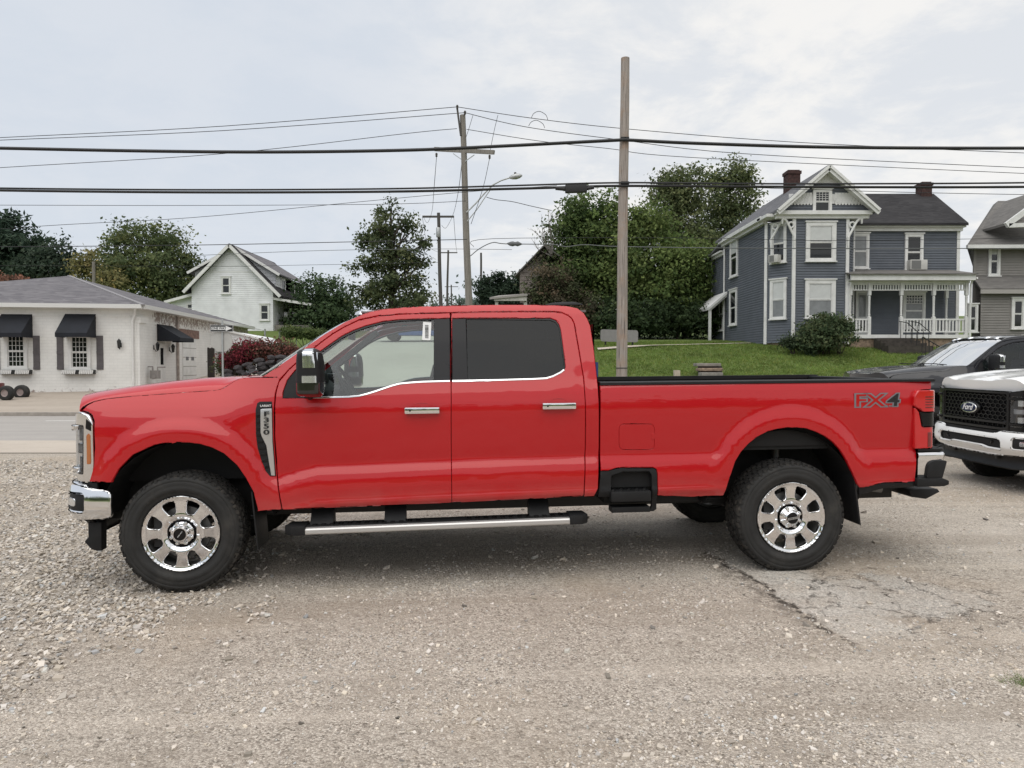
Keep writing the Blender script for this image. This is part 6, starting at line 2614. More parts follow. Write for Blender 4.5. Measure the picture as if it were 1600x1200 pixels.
q.build('hip_ridge', mat('ridge_caps', (.26, .25, .26), .9), wb)
# downspouts
q = world_mb(wb)
p_ = pl3(F1, F1.L - .12, 0, .08)
q.tube([pl3(F1, F1.L + .1, EZ - .12, .4), pl3(F1, F1.L - .02, EZ - .35, .1), pl3(F1, F1.L - .12, EZ - .6, .07), pl3(F1, F1.L - .12, .35, .07)], .045, 8)
q.build('downspout', M_TRIM, wb, smooth=True)
for xx_ in (276,):
    s_, _ = F2.px(xx_, 560)
    F2.board('downspout', s_ - .05, s_ + .05, .4, EZ - .15, mat('rusty_pipe', (.42, .36, .33), .7, var=.3), .02, .11)
M_AWN = mat('awning_canvas', (0.008, 0.010, 0.016), 0.85, var=.3, vscale=2)
M_SHUT = mat('shutter_grey', (0.105, 0.095, 0.10), .8, var=.15)


def awning(W_, s0, s1, z0, z1, dep, label, skew=0.0):
    c = pl3(W_, (s0 + s1) / 2, z0, 0)
    r_ = empty('awning', c, (0, 0, 0), label, 'awning')
    q = MB(org=c)
    drop = .16
    A = [pl3(W_, s0, z1, .02), pl3(W_, s1, z1, .02), pl3(W_, s1, z0 + drop, dep), pl3(W_, s0, z0 + drop, dep), pl3(W_, s1, z0, dep), pl3(W_, s0, z0, dep), pl3(W_, s0, z0, .02), pl3(W_, s1, z0, .02)]
    q.add(A, [(3, 2, 1, 0)])
    q.add([A[3], A[2], A[4], A[5]], [(3, 2, 1, 0)])
    q.add([A[0], A[3], A[5], A[6]], [(3, 2, 1, 0)])
    q.add([A[1], A[2], A[4], A[7]], [(0, 1, 2, 3)])
    q.build('canvas', M_AWN, r_)
    return r_


for (wx0, wy0, wx1, wy1, ax0, ax1, lab) in ((8.5, 520, 44.5, 575.5, 2.7, 51, 'black canvas awning over the left window of the white building'), (108, 522, 143, 577, 102, 150, 'black canvas awning over the window nearest the downspout')):
    wo, rc = F1.window(wx0, wy0, wx1, wy1, grid=(4, 3, 'all'), cas=.10, cap=False, trim=M_TRIM)
    s0, z1 = F1.px(ax0, 490.5)
    s1, _ = F1.px(ax1, 491.5)
    z0 = F1.px(ax1, 528)[1]
    awning(F1, s0, s1, z0, z1, .85, lab)
    for (a, b) in ((ax0 - 13.3, ax0 - 2.2), (ax1 + .8, ax1 + 12.0)):
        s0, z1 = F1.px(a, 524.5)
        s1, z0 = F1.px(b, 577.5)
        sh_ = F1.board('shutter', s0, s1, z0, z1, M_SHUT, 0, .03)
        for zz in (z0, (z0 + z1) / 2 - .05, z1 - .12):
            F1.board('shutter_rail', s0, s1, zz, zz + .11, M_SHUT, .03, .045, parent=sh_)
    s0, z1 = F1.px(ax0 - 1.5, 578)
    s1, z0 = F1.px(ax1, 584.5)
    lb = 'white scalloped flower box under the ' + ('left window' if ax0 < 10 else 'window nearest the downspout')
    fb = empty('flower_box', pl3(F1, (s0 + s1) / 2, z0, .1), (0, 0, 0), lb, 'flower box')
    q = MB(org=fb.location)
    c_ = pl3(F1, (s0 + s1) / 2, (z0 + z1) / 2, .14)
    q.obox(c_, F1.d * (s1 - s0) / 2, F1.n * .12, (0, 0, (z1 - z0) / 2))
    q.build('trough', M_IRON, fb)
    n = 18
    for k in range(n):
        if k in (8, 9):
            continue
        sm = s0 + (s1 - s0) * (k + .5) / n
        q = MB(org=fb.location)
        q.sheet([pl3(F1, sm - .035, z0 + .02, .27), pl3(F1, sm + .01, z0 + .0, .27), pl3(F1, sm + .045, z1 - .01, .27), pl3(F1, sm - .01, z1, .27)], .008, F1.n)
        q.build('scallop', M_TRIM, fb)


def lantern(W_, px_, py_, label):
    s, z = W_.px(px_, py_)
    c = pl3(W_, s, z, .0)
    r_ = empty('wall_lantern', c, (0, 0, 0), label, 'wall lantern')
    q = MB(org=c)
    p_ = c + W_.n * .16
    q.lathe([(.0, .20), (.03, .17), (.085, .10), (.09, .08)], 6, c=p_)
    q.lathe([(.07, -.14), (.03, -.18), (.0, -.20)], 6, c=p_)
    q.tube([c + Vector((0, 0, -.05)), c + W_.n * .10 + Vector((0, 0, -.22)), p_ + Vector((0, 0, -.18))], .014, 6)
    q.obox(c + Vector((0, 0, -.05)), W_.d * .04, W_.n * .01, (0, 0, .09))
    q.build('lantern_frame', M_IRON, r_)
    q = MB(org=c)
    q.lathe([(.085, .08), (.06, -.14)], 6, c=p_)
    q.build('lantern_glass', M_WIN, r_)


lantern(F1, 188.5, 537, 'black lantern on the blank stretch of the white front wall')
lantern(F2, 240, 541, 'black lantern left of the side door')
lantern(F2, 264.5, 544, 'black lantern right of the side door')
s0, z1 = F2.px(244.5, 506)
s1, _ = F2.px(268, 506)
z0 = F2.px(256, 534)[1]
awning(F2, s0, s1, z0, z1, .95, 'black canvas awning over the side door of the white building')
s0, z1 = F2.px(244.5, 536)
s1, _ = F2.px(257, 536)
sd = F2.board('side_door', s0, s1, .55, z1, M_TRIM, .0, .05)
F2.board('door_glass', s0 + (s1 - s0) * .32, s1 - (s1 - s0) * .32, .55 + 1.0, z1 - .2, M_WIN, .05, .056, parent=sd)
s0, z1 = F2.px(284.5, 529)
s1, _ = F2.px(305, 529)
gd = F2.board('garage_door', s0, s1, .6, z1, M_TRIM, .0, .04)
for k in range(1, 5):
    zz = .6 + (z1 - .6) * k / 5
    F2.board('door_groove', s0, s1, zz - .012, zz + .012, M_CONC, .04, .043, parent=gd)
for f_ in (.2, .6):
    F2.board('door_window', s0 + (s1 - s0) * f_, s0 + (s1 - s0) * (f_ + .2), 1.75, 1.92, M_WIN, .04, .048, parent=gd)
F2.board('lintel', s0 - .6, s1 + .5, z1 + .05, z1 + .45, mat('bare_brick', (.22, .14, .115), .9, var=.4, vscale=8), 0, .03)
s0, _ = F2.px(226, 590)
gm = empty('gas_meter', pl3(F2, s0 + .3, .7, .3), (0, 0, 0), 'grey gas meter with pipes at the corner of the white building', 'gas meter')
q = MB(org=gm.location)
c_ = gm.location + Vector((0, 0, .45))
q.obox(c_, (.16, 0, 0), (0, .12, 0), (0, 0, .17))
q.tube([c_ + Vector((-.1, 0, .17)), c_ + Vector((-.1, 0, .32)), c_ + Vector((-.35, 0, .32)), c_ + Vector((-.35, 0, -.5))], .035, 8)
q.tube([c_ + Vector((.1, 0, .17)), c_ + Vector((.1, 0, .30)), c_ + Vector((.30, .05, .30)), c_ + Vector((.30, .2, .30))], .03, 8)
q.tube([c_ + Vector((.0, -.12, -.1)), c_ + Vector((.0, -.2, -.1))], .09, 12)
q.build('meter_body', mat('meter_grey', (.28, .26, .25), .6), gm, smooth=True, sharp=40)

# ============ white house on the hill
wh = house_root('house', -22.8, 60, 'white clapboard house with steep front gable on the hill behind the shop', 'house')
D = 58.0
xa, xb = at(300, 500, D).x, at(427, 500, D).x
H1 = Wall((xa, D), (xb, D), wh)
apx, apz = H1.px(361.6, 387)
zE = H1.px(427, 456)[1]
zl_ = H1.px(300, 449)[1]
ym = 68.0
H1.siding([(0, 3.4), (H1.L, 3.4), (H1.L, zE), (apx + .1, apz), (apx - .1, apz), (0, zl_)], M_SIDW, pitch=.16)
H1.board('gable_band', apx - 1.9, apx + 1.9, apz - 2.02, apz - 1.92, M_TRIM, 0, .03)
H2 = Wall((xb, D), (xb, ym), wh)
H2.siding([(0, 3.4), (H2.L, 3.4), (H2.L, zE), (0, zE)], M_SIDW, pitch=.16)
A_ = Vector((xa + apx, D - .5, apz + .28))
B_ = A_ + Vector((0, ym - D + 1, 0))
el = at(286.5, 454, D - .5)
er = at(438, 461, D - .5)
roof_sheet(wh, 'roof', [el, A_, B_, el + Vector((0, ym - D + 1, 0))], M_ROOFK)
roof_sheet(wh, 'roof', [A_, er, er + Vector((0, ym - D + 1, 0)), B_], M_ROOFK)
for e_ in (el, er):
    q = world_mb(wh)
    q.beam(A_ + Vector((0, -.05, -.16)), e_ + Vector((0, -.05, -.14)), .10, .24)
    q.build('rake_board', M_TRIM, wh)
# long shed dormers each side
for sgn, a0, a1, z_hi in ((1, at(432, 425, D + 1.2), at(457, 437, ym - 1.5), 0), (-1, at(295, 422, D + 1.2), None, 0)):
    if sgn > 0:
        p0, p1 = Vector((a0.x, D + 1.0, a0.z - .1)), Vector((a0.x, ym - 1.0, a0.z - .1))
    else:
        p0, p1 = Vector((a0.x + .6, D + 1.0, a0.z - .1)), Vector((a0.x + .6, ym - 1.0, a0.z - .1))
    t0, t1 = Vector((A_.x, D + .6, A_.z - .02)), Vector((A_.x, ym - .6, A_.z - .02))
    roof_sheet(wh, 'dormer_roof', [t0, p0 + Vector((sgn * .45, -.4, -.12)), p1 + Vector((sgn * .45, .4, -.12)), t1], M_ROOFG, .1)
    q = world_mb(wh)
    q.beam(t0 + Vector((0, -.06, -.12)), p0 + Vector((sgn * .45, -.46, -.22)), .08, .2)
    q.build('dormer_rake', M_TRIM, wh)
    Wd = Wall((A_.x, D + 1.0), (p0.x, D + 1.0), wh) if sgn > 0 else Wall((p0.x, D + 1.0), (A_.x, D + 1.0), wh)
    pl_ = [(0, 7), (Wd.L, 7), (Wd.L, p0.z - .1), (0, A_.z - .2)] if sgn > 0 else [(0, 7), (Wd.L, 7), (Wd.L, A_.z - .2), (0, p0.z - .1)]
    Wd.siding(pl_, mat('dormer_cheek', (.52, .53, .56), .8), 'dormer_cheek', pitch=.3)
    if sgn > 0:
        Ws = Wall((p0.x, D + 1.0), (p0.x, ym - 1.0), wh)
        Ws.siding([(0, 7.0), (Ws.L, 7.0), (Ws.L, p0.z - .1), (0, p0.z - .1)], M_SIDW, 'dormer_wall', pitch=.2)
        for s_ in (1.2, 2.2, 4.8, 5.9):
            Ws.window(s_, s_ + .8, p0.z - 1.5, p0.z - .3, cas=.1, px=False)
H1.window(346, 432.5, 361, 459, cas=.11)
H1.window(406, 475, 421.5, 500.5, cas=.11)
# side porch with low roof
pz = at(427, 470, D).z
pr0 = Vector((xb - .1, D, pz + .3))
roof_sheet(wh, 'porch_roof', [pr0, Vector((xb + 3.0, D + .3, pz - .18)), Vector((xb + 3.6, ym, pz - .18)), Vector((xb, ym, pz + .3))], M_TRIM, .2)
for y_ in (D + .8, D + 4, D + 8):
    q = world_mb(wh)
    q.tube([(xb + 2.7, y_, 4.3), (xb + 2.7, y_, pz - .2)], .05, 8)
    q.build('porch_post', M_IRON, wh)
q = world_mb(wh)
q.box(xb, xb + 3.0, D + .3, ym, 3.6, 4.75)
q.build('porch_base', M_CONC, wh)
H2.board('porch_door', 2.6, 3.5, 4.76, 6.9, M_WINP, 0, .05)
H2.board('porch_window', 4.8, 5.6, 5.4, 6.9, M_WIN, 0, .05)
# lean-to addition at the left
Hl = Wall((at(262, 470, D + .5).x, D + .5), (xa, D + .5), wh)
zl2, zl3 = Hl.px(263, 470)[1], Hl.px(299, 460)[1]
Hl.siding([(0, 3.4), (Hl.L, 3.4), (Hl.L, zl3), (0, zl2)], M_SIDW, pitch=.16)
roof_sheet(wh, 'addition_roof', [at(256, 470, D), at(300, 458, D), at(300, 458, D) + Vector((0, 7, .2)), at(256, 470, D) + Vector((0, 7, 0))], M_TRIM, .22)
Hl.window(292, 474, 304.5, 489, cas=.08, cap=False)

# ============ old weathered building far behind the pole
ob = house_root('house', 1.6, 47, 'old weathered building with pale boards half hidden by trees', 'house')
D = 46.0
o0, o1 = at(812, 475, D), at(860, 475, D)
Wo = Wall((o0.x, D), (o1.x + 3, D + 3), ob)
Wo.siding([(0, 3.5), (6, 3.5), (6, 9.2), (2.2, 9.2), (0, at(812, 425, D).z)], mat('old_boards', (.33, .29, .26), .9, var=.3, dirt=(.14, .11, .09), damt=.7), pitch=.25)
roof_sheet(ob, 'roof', [at(804, 430, D - .4), at(850, 382, D - .4), at(850, 382, D - .4) + Vector((1, 6, 0)), at(804, 430, D - .4) + Vector((1, 6, 0))], M_ROOFT, .1)
roof_sheet(ob, 'roof', [at(850, 382, D - .4), at(880, 402, D - .4), at(880, 402, D - .4) + Vector((1, 6, 0)), at(850, 382, D - .4) + Vector((1, 6, 0))], M_ROOFT, .1)
p0, p1 = at(768, 458, D - 3), at(824, 455, D - 3)
roof_sheet(ob, 'porch_roof', [p0 + Vector((-.1, -.5, -.3)), p1 + Vector((0, -.5, -.2)), p1 + Vector((0, 2.5, .1)), p0 + Vector((.4, 2.5, .1))], mat('porch_roofing', (.30, .28, .26), .9), .12)
q = world_mb(ob)
a, b = at(772, 463, D - 3.4), at(823, 470, D - 3.4)
q.box(a.x, b.x, D - 3.4, D - 3.25, b.z, a.z)
q.build('porch_beam', mat('old_white_paint', (.50, .48, .44), .8, var=.15), ob)
for xx_ in (776, 821):
    c_ = at(xx_, 475, D - 3.3)
    q = world_mb(ob)
    q.box(c_.x - .1, c_.x + .1, D - 3.24, D - 3.05, 2.9, a.z - .3)
    q.build('porch_post', MATS['old_white_paint'], ob)
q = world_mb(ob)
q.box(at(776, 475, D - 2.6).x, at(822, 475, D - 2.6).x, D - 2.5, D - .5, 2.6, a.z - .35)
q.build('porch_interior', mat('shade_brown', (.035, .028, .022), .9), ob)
# ------------------------------------------------------------------ poles, wires, signs and small things
def wood_mat(name, ca, cb, stain=None):
    m = bpy.data.materials.new(name)
    m.use_nodes = True
    t = m.node_tree
    b = t.nodes['Principled BSDF']
    b.inputs['Roughness'].default_value = .9
    tcn = nd(t, 'ShaderNodeTexCoord').outputs['Object']
    mp = nd(t, 'ShaderNodeMapping')
    mp.inputs['Scale'].default_value = (22, 22, .9)
    t.links.new(tcn, mp.inputs[0])
    n = noisen(t, mp.outputs[0], 1, 5, .65)
    n2 = noisen(t, tcn, 1.4, 5, .6)
    c = mixc(t, mrange(t, n.outputs[0], .35, .65, 0, 1), ca, cb)
    if stain:
        c = mixc(t, mrange(t, n2.outputs[0], .5, .65, 0, .6), c, stain)
    mp2 = nd(t, 'ShaderNodeMapping')
    mp2.inputs['Scale'].default_value = (40, 40, 1.2)
    t.links.new(tcn, mp2.inputs[0])
    n3 = noisen(t, mp2.outputs[0], 1, 3, .5)
    c = mixc(t, mrange(t, n3.outputs[0], .60, .66, 0, .7), c, (.06, .05, .045))
    t.links.new(c, b.inputs['Base Color'])
    bp = nd(t, 'ShaderNodeBump')
    bp.inputs['Strength'].default_value = .6
    bp.inputs['Distance'].default_value = .01
    t.links.new(n.outputs[0], bp.inputs['Height'])
    t.links.new(bp.outputs[0], b.inputs['Normal'])
    return m


M_POLE = wood_mat('weathered_pole', (.25, .215, .19), (.38, .335, .30), (.33, .215, .14))
M_POLE2 = wood_mat('grey_pole', (.17, .155, .135), (.27, .25, .22))
M_POLE3 = mat('dark_pole', (.075, .07, .065), .9)
M_WIRE = mat('wire_black', (.012, .012, .013), .6)
M_WIREG = mat('wire_grey', (.12, .125, .13), .6)
M_GALV = mat('galvanised_steel', (.42, .43, .43), .45, .7, var=.1)


def pole(name, p0, p1, r0, r1, m, label, group=None):
    """p0 = foot (x, y, z), p1 = top"""
    o = empty(name, p0, (0, 0, 0), label, 'utility pole', group)
    q = MB(org=p0)
    p0, p1 = Vector(p0), Vector(p1)
    n = 8
    pts = [p0.lerp(p1, i / n) + Vector((math.sin(i * 1.1) * .012, 0, 0)) for i in range(n + 1)]
    q.tube(pts, [r0 + (r1 - r0) * i / n for i in range(n + 1)], 16)
    q.build('shaft', m, o, smooth=True, sharp=50)
    return o


def foot(px, py_top_pt, Y):
    pass


def hang(name, pts, Y, r, m, label, group=None, cat='power line', n=10):
    """a wire strung through pixel points at distance Y (or per-point distances)"""
    P_ = [at(p[0], p[1], p[2] if len(p) > 2 else Y) for p in pts]
    out = []
    k = len(P_)
    for i in range(k - 1):
        a, b, c, d = P_[max(i - 1, 0)], P_[i], P_[i + 1], P_[min(i + 2, k - 1)]
        for j in range(n):
            t = j / n
            out.append(.5 * ((2 * b) + (c - a) * t + (2 * a - 5 * b + 4 * c - d) * t * t + (3 * b - a - 3 * c + d) * t ** 3))
    out.append(P_[-1])
    if pts[-1][0] > 1800:
        out.append(out[-1] + (out[-1] - out[-2]) * 40 + Vector((0, 0, 1.5)))
    if pts[0][0] < -200:
        out.insert(0, out[0] + (out[0] - out[1]) * 40 + Vector((0, 0, 1.0)))
    q = MB(org=out[0])
    q.tube(out, r, 6)
    o = q.build(name, m, smooth=True, sharp=60)
    return tag(o, label, cat, group)


# main pole
f_ = at(970.3, 600, 22.7)
g_ = at(976.6, 91, 22.7)
zf = Hs(f_.x, 22.7)
mp_ = pole('utility_pole', (f_.x, 22.7, zf - .1), g_, .185, .135, M_POLE, 'tall weathered wooden pole without crossarm, standing behind the red truck bed')
for yy_ in (219, 288):
    c = at(975.2, yy_, 22.7)
    q = MB(org=mp_.location)
    q.tube([c + Vector((0, -.2, 0)), c + Vector((0, .2, 0))], .03, 8)
    q.obox(c + Vector((0, -.17, 0)), (.13, 0, 0), (0, .03, 0), (0, 0, .045))
    q.build('cable_clamp', M_WIRE, mp_, smooth=True, sharp=40)
c = at(971.2, 575, 22.7)
q = MB(org=mp_.location)
q.lathe([(.184, -.012), (.192, -.012), (.192, .012), (.184, .012)], 20, c=c)
q.build('steel_band', M_WIRE, mp_)
# second pole with crossarm and lamp
f_, g_ = at(734.6, 480, 31), at(722.6, 180, 31)
sp_ = pole('utility_pole', (f_.x + .02, 31, Hs(f_.x, 31) - .1), g_, .165, .12, M_POLE2, 'leaning wooden pole with a crossarm and the curved street lamp arm')
q = MB(org=sp_.location)
q.beam(at(679, 233, 31.9), at(772, 238, 30.1), .10, .17)
q.build('crossarm', M_POLE2, sp_)
q = MB(org=sp_.location)
q.beam(at(708, 240, 31.2), at(725, 252, 30.95), .03)
q.beam(at(741, 242, 30.7), at(727, 252, 30.85), .03)
q.build('crossarm_brace', M_GALV, sp_, kind='stuff')
q = MB(org=sp_.location)
q.beam(at(714.5, 170, 30.9), at(720, 212, 30.9), .10, .08)
q.build('top_bracket', M_POLE3, sp_)
for (x, y) in ((714.5, 168), (726.5, 177), (682, 243), (765, 246)):
    q = MB(org=sp_.location)
    c = at(x, y, 30.85)
    q.lathe([(0, .12), (.04, .10), (.055, .05), (.035, .02), (.055, -.02), (.03, -.06), (0, -.08)], 10, c=c)
    q.build('insulator', M_POLE3, sp_, smooth=True)
lp = empty('street_lamp', at(738, 331, 30.8), (0, 0, 0), 'grey cobra head street lamp on a curved arm fixed to the leaning pole', 'street lamp')
q = MB(org=lp.location)
arm = [at(x, y, 30.8) for x, y in ((729, 332), (744, 317), (757, 302), (770, 289), (783, 282), (797, 277.5))]
q.tube(arm, .032, 8)
arm = [at(x, y, 30.8) for x, y in ((730, 346), (746, 326), (760, 305), (768, 294))]
q.tube(arm, .022, 8)
q.build('lamp_arm', M_GALV, lp, smooth=True)
q = MB(org=lp.location)
a, b = at(796, 277.5, 30.8), at(816, 274, 30.8)
for k in range(7):
    pass
q.tube([a, a.lerp(b, .2), a.lerp(b, .5), a.lerp(b, .8), b], [.05, .10, .13, .10, .03], 12)
q.build('lamp_head', M_GALV, lp, smooth=True)
q = MB(org=lp.location)
q.lathe([(.05, 0), (.05, .08), (0, .10)], 10, c=at(805, 272.5, 30.8))
q.build('photocell', M_POLE3, lp)
# far poles along the side street
for (x0, y0, x1, y1, Y, r, arm, lab) in (
        (689.6, 475, 685, 332.6, 54, .15, (660, 709.5, 338.5), 'dark wooden pole with transformer and wide crossarm, third along the side street'),
        (698, 475, 700.3, 391, 98, .16, (689, 714.7, 394.8), 'thin far pole with crossarm just right of the transformer pole'),
        (706, 474, 705, 445, 165, .18, (695, 716, 448), 'farthest small pole with crossarm down the side street'),
        (752, 440, 751.5, 395, 75, .13, None, 'bare dark pole rising out of the dark evergreens'),
        (146, 450, 146, 409, 50, .12, None, 'short light brown post behind the shop roof')):
    a, b = at(x0, y0, Y), at(x1, y1, Y)
    zf = min(Hs(a.x, Y), a.z)
    o = pole('utility_pole', (a.x, Y, zf), b, r, r * .8, M_POLE2 if x0 < 200 else M_POLE3, lab)
    if arm:
        q = MB(org=o.location)
        q.beam(at(arm[0], arm[2], Y), at(arm[1], arm[2], Y), .12, .14)
        q.build('crossarm', M_POLE3, o)
    if Y == 54:
        q = MB(org=o.location)
        c = at(684.6, 363, Y - .3)
        q.lathe([(0, .38), (.13, .36), (.15, .33), (.15, -.33), (.13, -.37), (0, -.37)], 14, c=c)
        q.build('transformer', M_GALV, o, smooth=True, sharp=40)

LN = hang
LN('power_line', [(-260, 226), (0, 231.5), (230, 236), (430, 237.5), (640, 234.5), (800, 227.5), (965, 219), (985, 219), (1090, 224), (1300, 230), (1600, 231.5), (1900, 228)], 22.5, .052, M_WIRE, 'thick black bundled cable, upper one, crossing the whole view', n=8)
LN('power_line', [(-260, 289), (0, 294), (300, 296.5), (600, 295), (800, 290), (970, 285.5), (1160, 287), (1380, 287), (1600, 285.5), (1900, 280)], 22.5, .028, M_WIRE, 'black cable pair crossing at mid height, upper cable of the pair', n=8)
LN('power_line', [(-260, 292), (0, 297.5), (300, 300.5), (600, 299.5), (800, 295), (890, 292.5), (970, 290.5), (1160, 291.5), (1380, 292.5), (1600, 292), (1900, 288)], 22.5, .04, M_WIRE, 'black cable pair crossing at mid height, lower thicker cable with the splice box', n=8)
TH = 'thin overhead wires'
thin = [
    ([(-300, 229), (0, 215), (350, 197), (714.5, 167)], 31, .014, 'topmost thin wire running left from the crossarm pole'),
    ([(-300, 232), (0, 219), (350, 204), (726.5, 176)], 31, .014, 'second thin wire running left from the pole top'),
    ([(-300, 282), (0, 262), (350, 240), (640, 208), (714, 201)], 31, .013, 'thin wire sloping left from below the pole top bracket'),
    ([(714.5, 167), (830, 184.5), (975, 201), (1240, 222), (1600, 239), (1900, 250)], 31, .014, 'topmost thin wire running right from the crossarm pole'),
    ([(726.5, 176), (820, 198), (965, 218), (1160, 240), (1600, 262), (1900, 273)], 31, .014, 'second thin wire running right from the pole top'),
    ([(729, 202), (840, 220), (950, 232), (1080, 246), (1600, 271), (1900, 282)], 31, .013, 'thin wire sloping right from below the pole top bracket'),
    ([(-300, 320), (0, 320.5), (300, 321), (600, 319), (728, 314)], 30, .011, 'level thin wire just under the black cable pair at left'),
    ([(-300, 380), (60, 353.5), (300, 340), (560, 315.5), (728, 300), (870, 290)], 30, .011, 'thin wire rising from the left trees to the cable splice'),
    ([(-300, 386), (0, 385.5), (300, 383), (545, 378), (730, 374)], 30.5, .016, 'thin grey wire passing in front of the left trees'),
    ([(310, 399), (500, 391.5), (684, 389), (800, 390)], 52, .018, 'faint wire above the white gabled house'),
    ([(-300, 414), (310, 416), (480, 414), (684, 410)], 52, .014, 'faint lowest wire beside the white gabled house'),
    ([(735, 400), (750, 388), (770, 379), (790, 381), (860, 382), (885, 385.5), (915, 382.5), (975, 385.5), (1200, 388), (1600, 388), (1900, 386)], 30.5, .020, 'grey wavy communication cable crossing in front of the blue house'),
    ([(740, 386), (770, 373), (1100, 372), (1300, 376), (1600, 372)], 32.5, .012, 'thin wire just above the grey wavy cable'),
    ([(975, 285), (1200, 294), (1400, 300), (1600, 304), (1900, 308)], 24, .010, 'thin wire sagging below the black pair at right'),
    ([(760, 308), (775, 312), (800, 315), (830, 322), (862, 329)], 31, .014, 'short slack wire running into the tall trees'),
    ([(682, 246), (678.5, 290), (675, 330, 50), (668, 348, 53), (662, 340, 54)], 31.5, .012, 'slack dropping wire from the left end of the crossarm'),
    ([(765, 247), (757, 285), (748, 315), (736, 350, 31)], 30.4, .012, 'slack dropping wire from the right end of the crossarm'),
    ([(722, 250), (716, 300, 36), (708, 335, 50), (697, 356, 54), (690, 352, 54)], 31, .013, 'slack wire from the leaning pole to the transformer pole'),
    ([(778, 180), (772, 205), (765, 240)], 30.6, .011, 'short jumper wire from the pole top down to the crossarm'),
    ([(739, 180), (733, 200), (728, 215)], 30.8, .010, 'short jumper wire beside the pole top'),
    ([(709, 340, 54), (712, 380, 60), (714, 395, 98)], 54, .015, 'faint wire between the far poles on the side street'),
    ([(660, 340, 54), (670, 385, 70), (689, 395, 98)], 54, .015, 'faint left wire between the far poles on the side street')]
for pts, Y, r, lab in thin:
    LN('power_line', pts, Y, r, M_WIREG if Y > 22.6 and r > .017 else M_WIRE, lab, TH, n=6)
# jumper hoops above the splices
for i, (x0, y0, x1, y1, hh, lab) in enumerate(((830, 185, 856, 188, 11, 'upper small hoop of wire clipped on the top right wire'), (826, 197, 851, 200, 9, 'lower small hoop of wire clipped on the second right wire'))):
    LN('wire_jumper', [(x0, y0), (x0 + 4, y0 - hh * .7), ((x0 + x1) / 2, y0 - hh), (x1 - 3, y1 - hh * .75), (x1, y1)], 31, .012, M_WIRE, lab, cat='wire loop', n=5)
sb = empty('splice_box', at(900, 295.5, 22.45), (0, 0, 0), 'black splice box hanging on the lower cable left of the tall pole', 'splice box')
q = MB(org=sb.location)
a, b = at(883, 295.5, 22.45), at(917, 294.5, 22.45)
q.beam(a, b, .2, .24)
q.build('casing', M_WIRE, sb, bevel=.03)
q = MB(org=sb.location)
q.tube([at(868, 294, 22.45), a], .06, 8)
q.tube([b, at(928, 292.5, 22.45)], .06, 8)
q.build('cable_sleeve', M_WIRE, sb, smooth=True, kind='stuff')
cs = empty('cable_joint', at(803, 382, 30.5), (0, 0, 0), 'grey lumpy joint on the wavy cable left of the trees', 'cable joint')
q = MB(org=cs.location)
q.tube([at(x, y, 30.5) for x, y in ((792, 380.5), (797, 381), (801, 381), (805, 381), (809, 381), (816, 381.5))], [.02, .09, .11, .08, .11, .02], 10)
q.build('sleeve', M_WIREG, cs, smooth=True)

# street signs
sg = at(348.5, 585, 26)
zs = Hs(sg.x, 26)
st = empty('traffic_sign', (sg.x, 26, zs), (0, 0, 0), 'one way arrow sign above the pale back of an octagonal sign', 'street sign')
q = MB(org=st.location)
q.box(sg.x - .03, sg.x + .03, 25.97, 26.0, zs, at(348, 499, 26).z)
q.build('post', M_GALV, st)
c = at(347, 533, 26.04)
q = MB(org=st.location)
r_ = .385
q.prism([(c.x + r_ * 1.08 * math.cos(PI / 8 + k * PI / 4), c.z + r_ * 1.08 * math.sin(PI / 8 + k * PI / 4)) for k in range(8)], 26.01, 26.015, 'XZ')
q.build('octagon_plate', mat('sign_back', (.46, .45, .43), .5, .3, var=.06), st)
a, b = at(328.3, 507.6, 25.93), at(364.3, 518.5, 25.93)
q = MB(org=st.location)
q.box(a.x, b.x, 25.93, 25.935, b.z, a.z)
bd = q.build('sign_board', M_WTXT, st)
q = MB(org=st.location)
q.box(a.x + .012, b.x - .012, 25.926, 25.9295, b.z + .012, a.z - .012)
q.build('sign_field', M_KTXT, bd)
zc_ = (a.z + b.z) / 2
h_ = (a.z - b.z) / 2
q = MB(org=st.location)
x0, x1 = a.x + .045, b.x - .035
q.prism([(x0, zc_ - h_ * .44), (x1 - .23, zc_ - h_ * .44), (x1 - .23, zc_ - h_ * .74), (x1, zc_), (x1 - .23, zc_ + h_ * .74), (x1 - .23, zc_ + h_ * .44), (x0, zc_ + h_ * .44)], 25.922, 25.9255, 'XZ')
q.build('arrow', M_WTXT, bd)
place_text('sign_lettering', 'ONE WAY', .115, ((x0 + x1 - .20) / 2, 25.9195, zc_), (1, 0, 0), (0, 0, 1), M_KTXT, bd, depth=.001, org=st.location, bold=.003, xs=.98)

# dark fence panel and stone edging beyond the shop
dp = at(330, 566, 33.5)
fp = empty('wooden_gate', (dp.x, 33.5, .8), (0, 0, 0), 'tall dark board gate at the far end of the white building', 'gate')
for k in range(4):
    q = MB(org=fp.location)
    q.box(dp.x - .16 + k * .085, dp.x - .16 + k * .085 + .08, 33.45, 33.48, .6, at(330, 543, 33.5).z - .03 * (k % 2))
    q.build('board', mat('dark_board', (.035, .03, .028), .9, var=.3), fp)
rw = at(405, 590, 28.5)
sw = empty('stone_wall', (rw.x, 28.6, Hs(rw.x, 28.6)), (0, 0, 0), 'low wall of dark rough stones under the red bushes', 'stone wall')
rr = random.Random(11)
stones_me = []
M_ROCK = mat('dark_rock', (.045, .040, .043), .95, var=.5, vscale=5, bump=.5, bscale=12)
M_ROCK2 = mat('grey_rock', (.20, .19, .185), .95, var=.3, vscale=5, bump=.5, bscale=12)
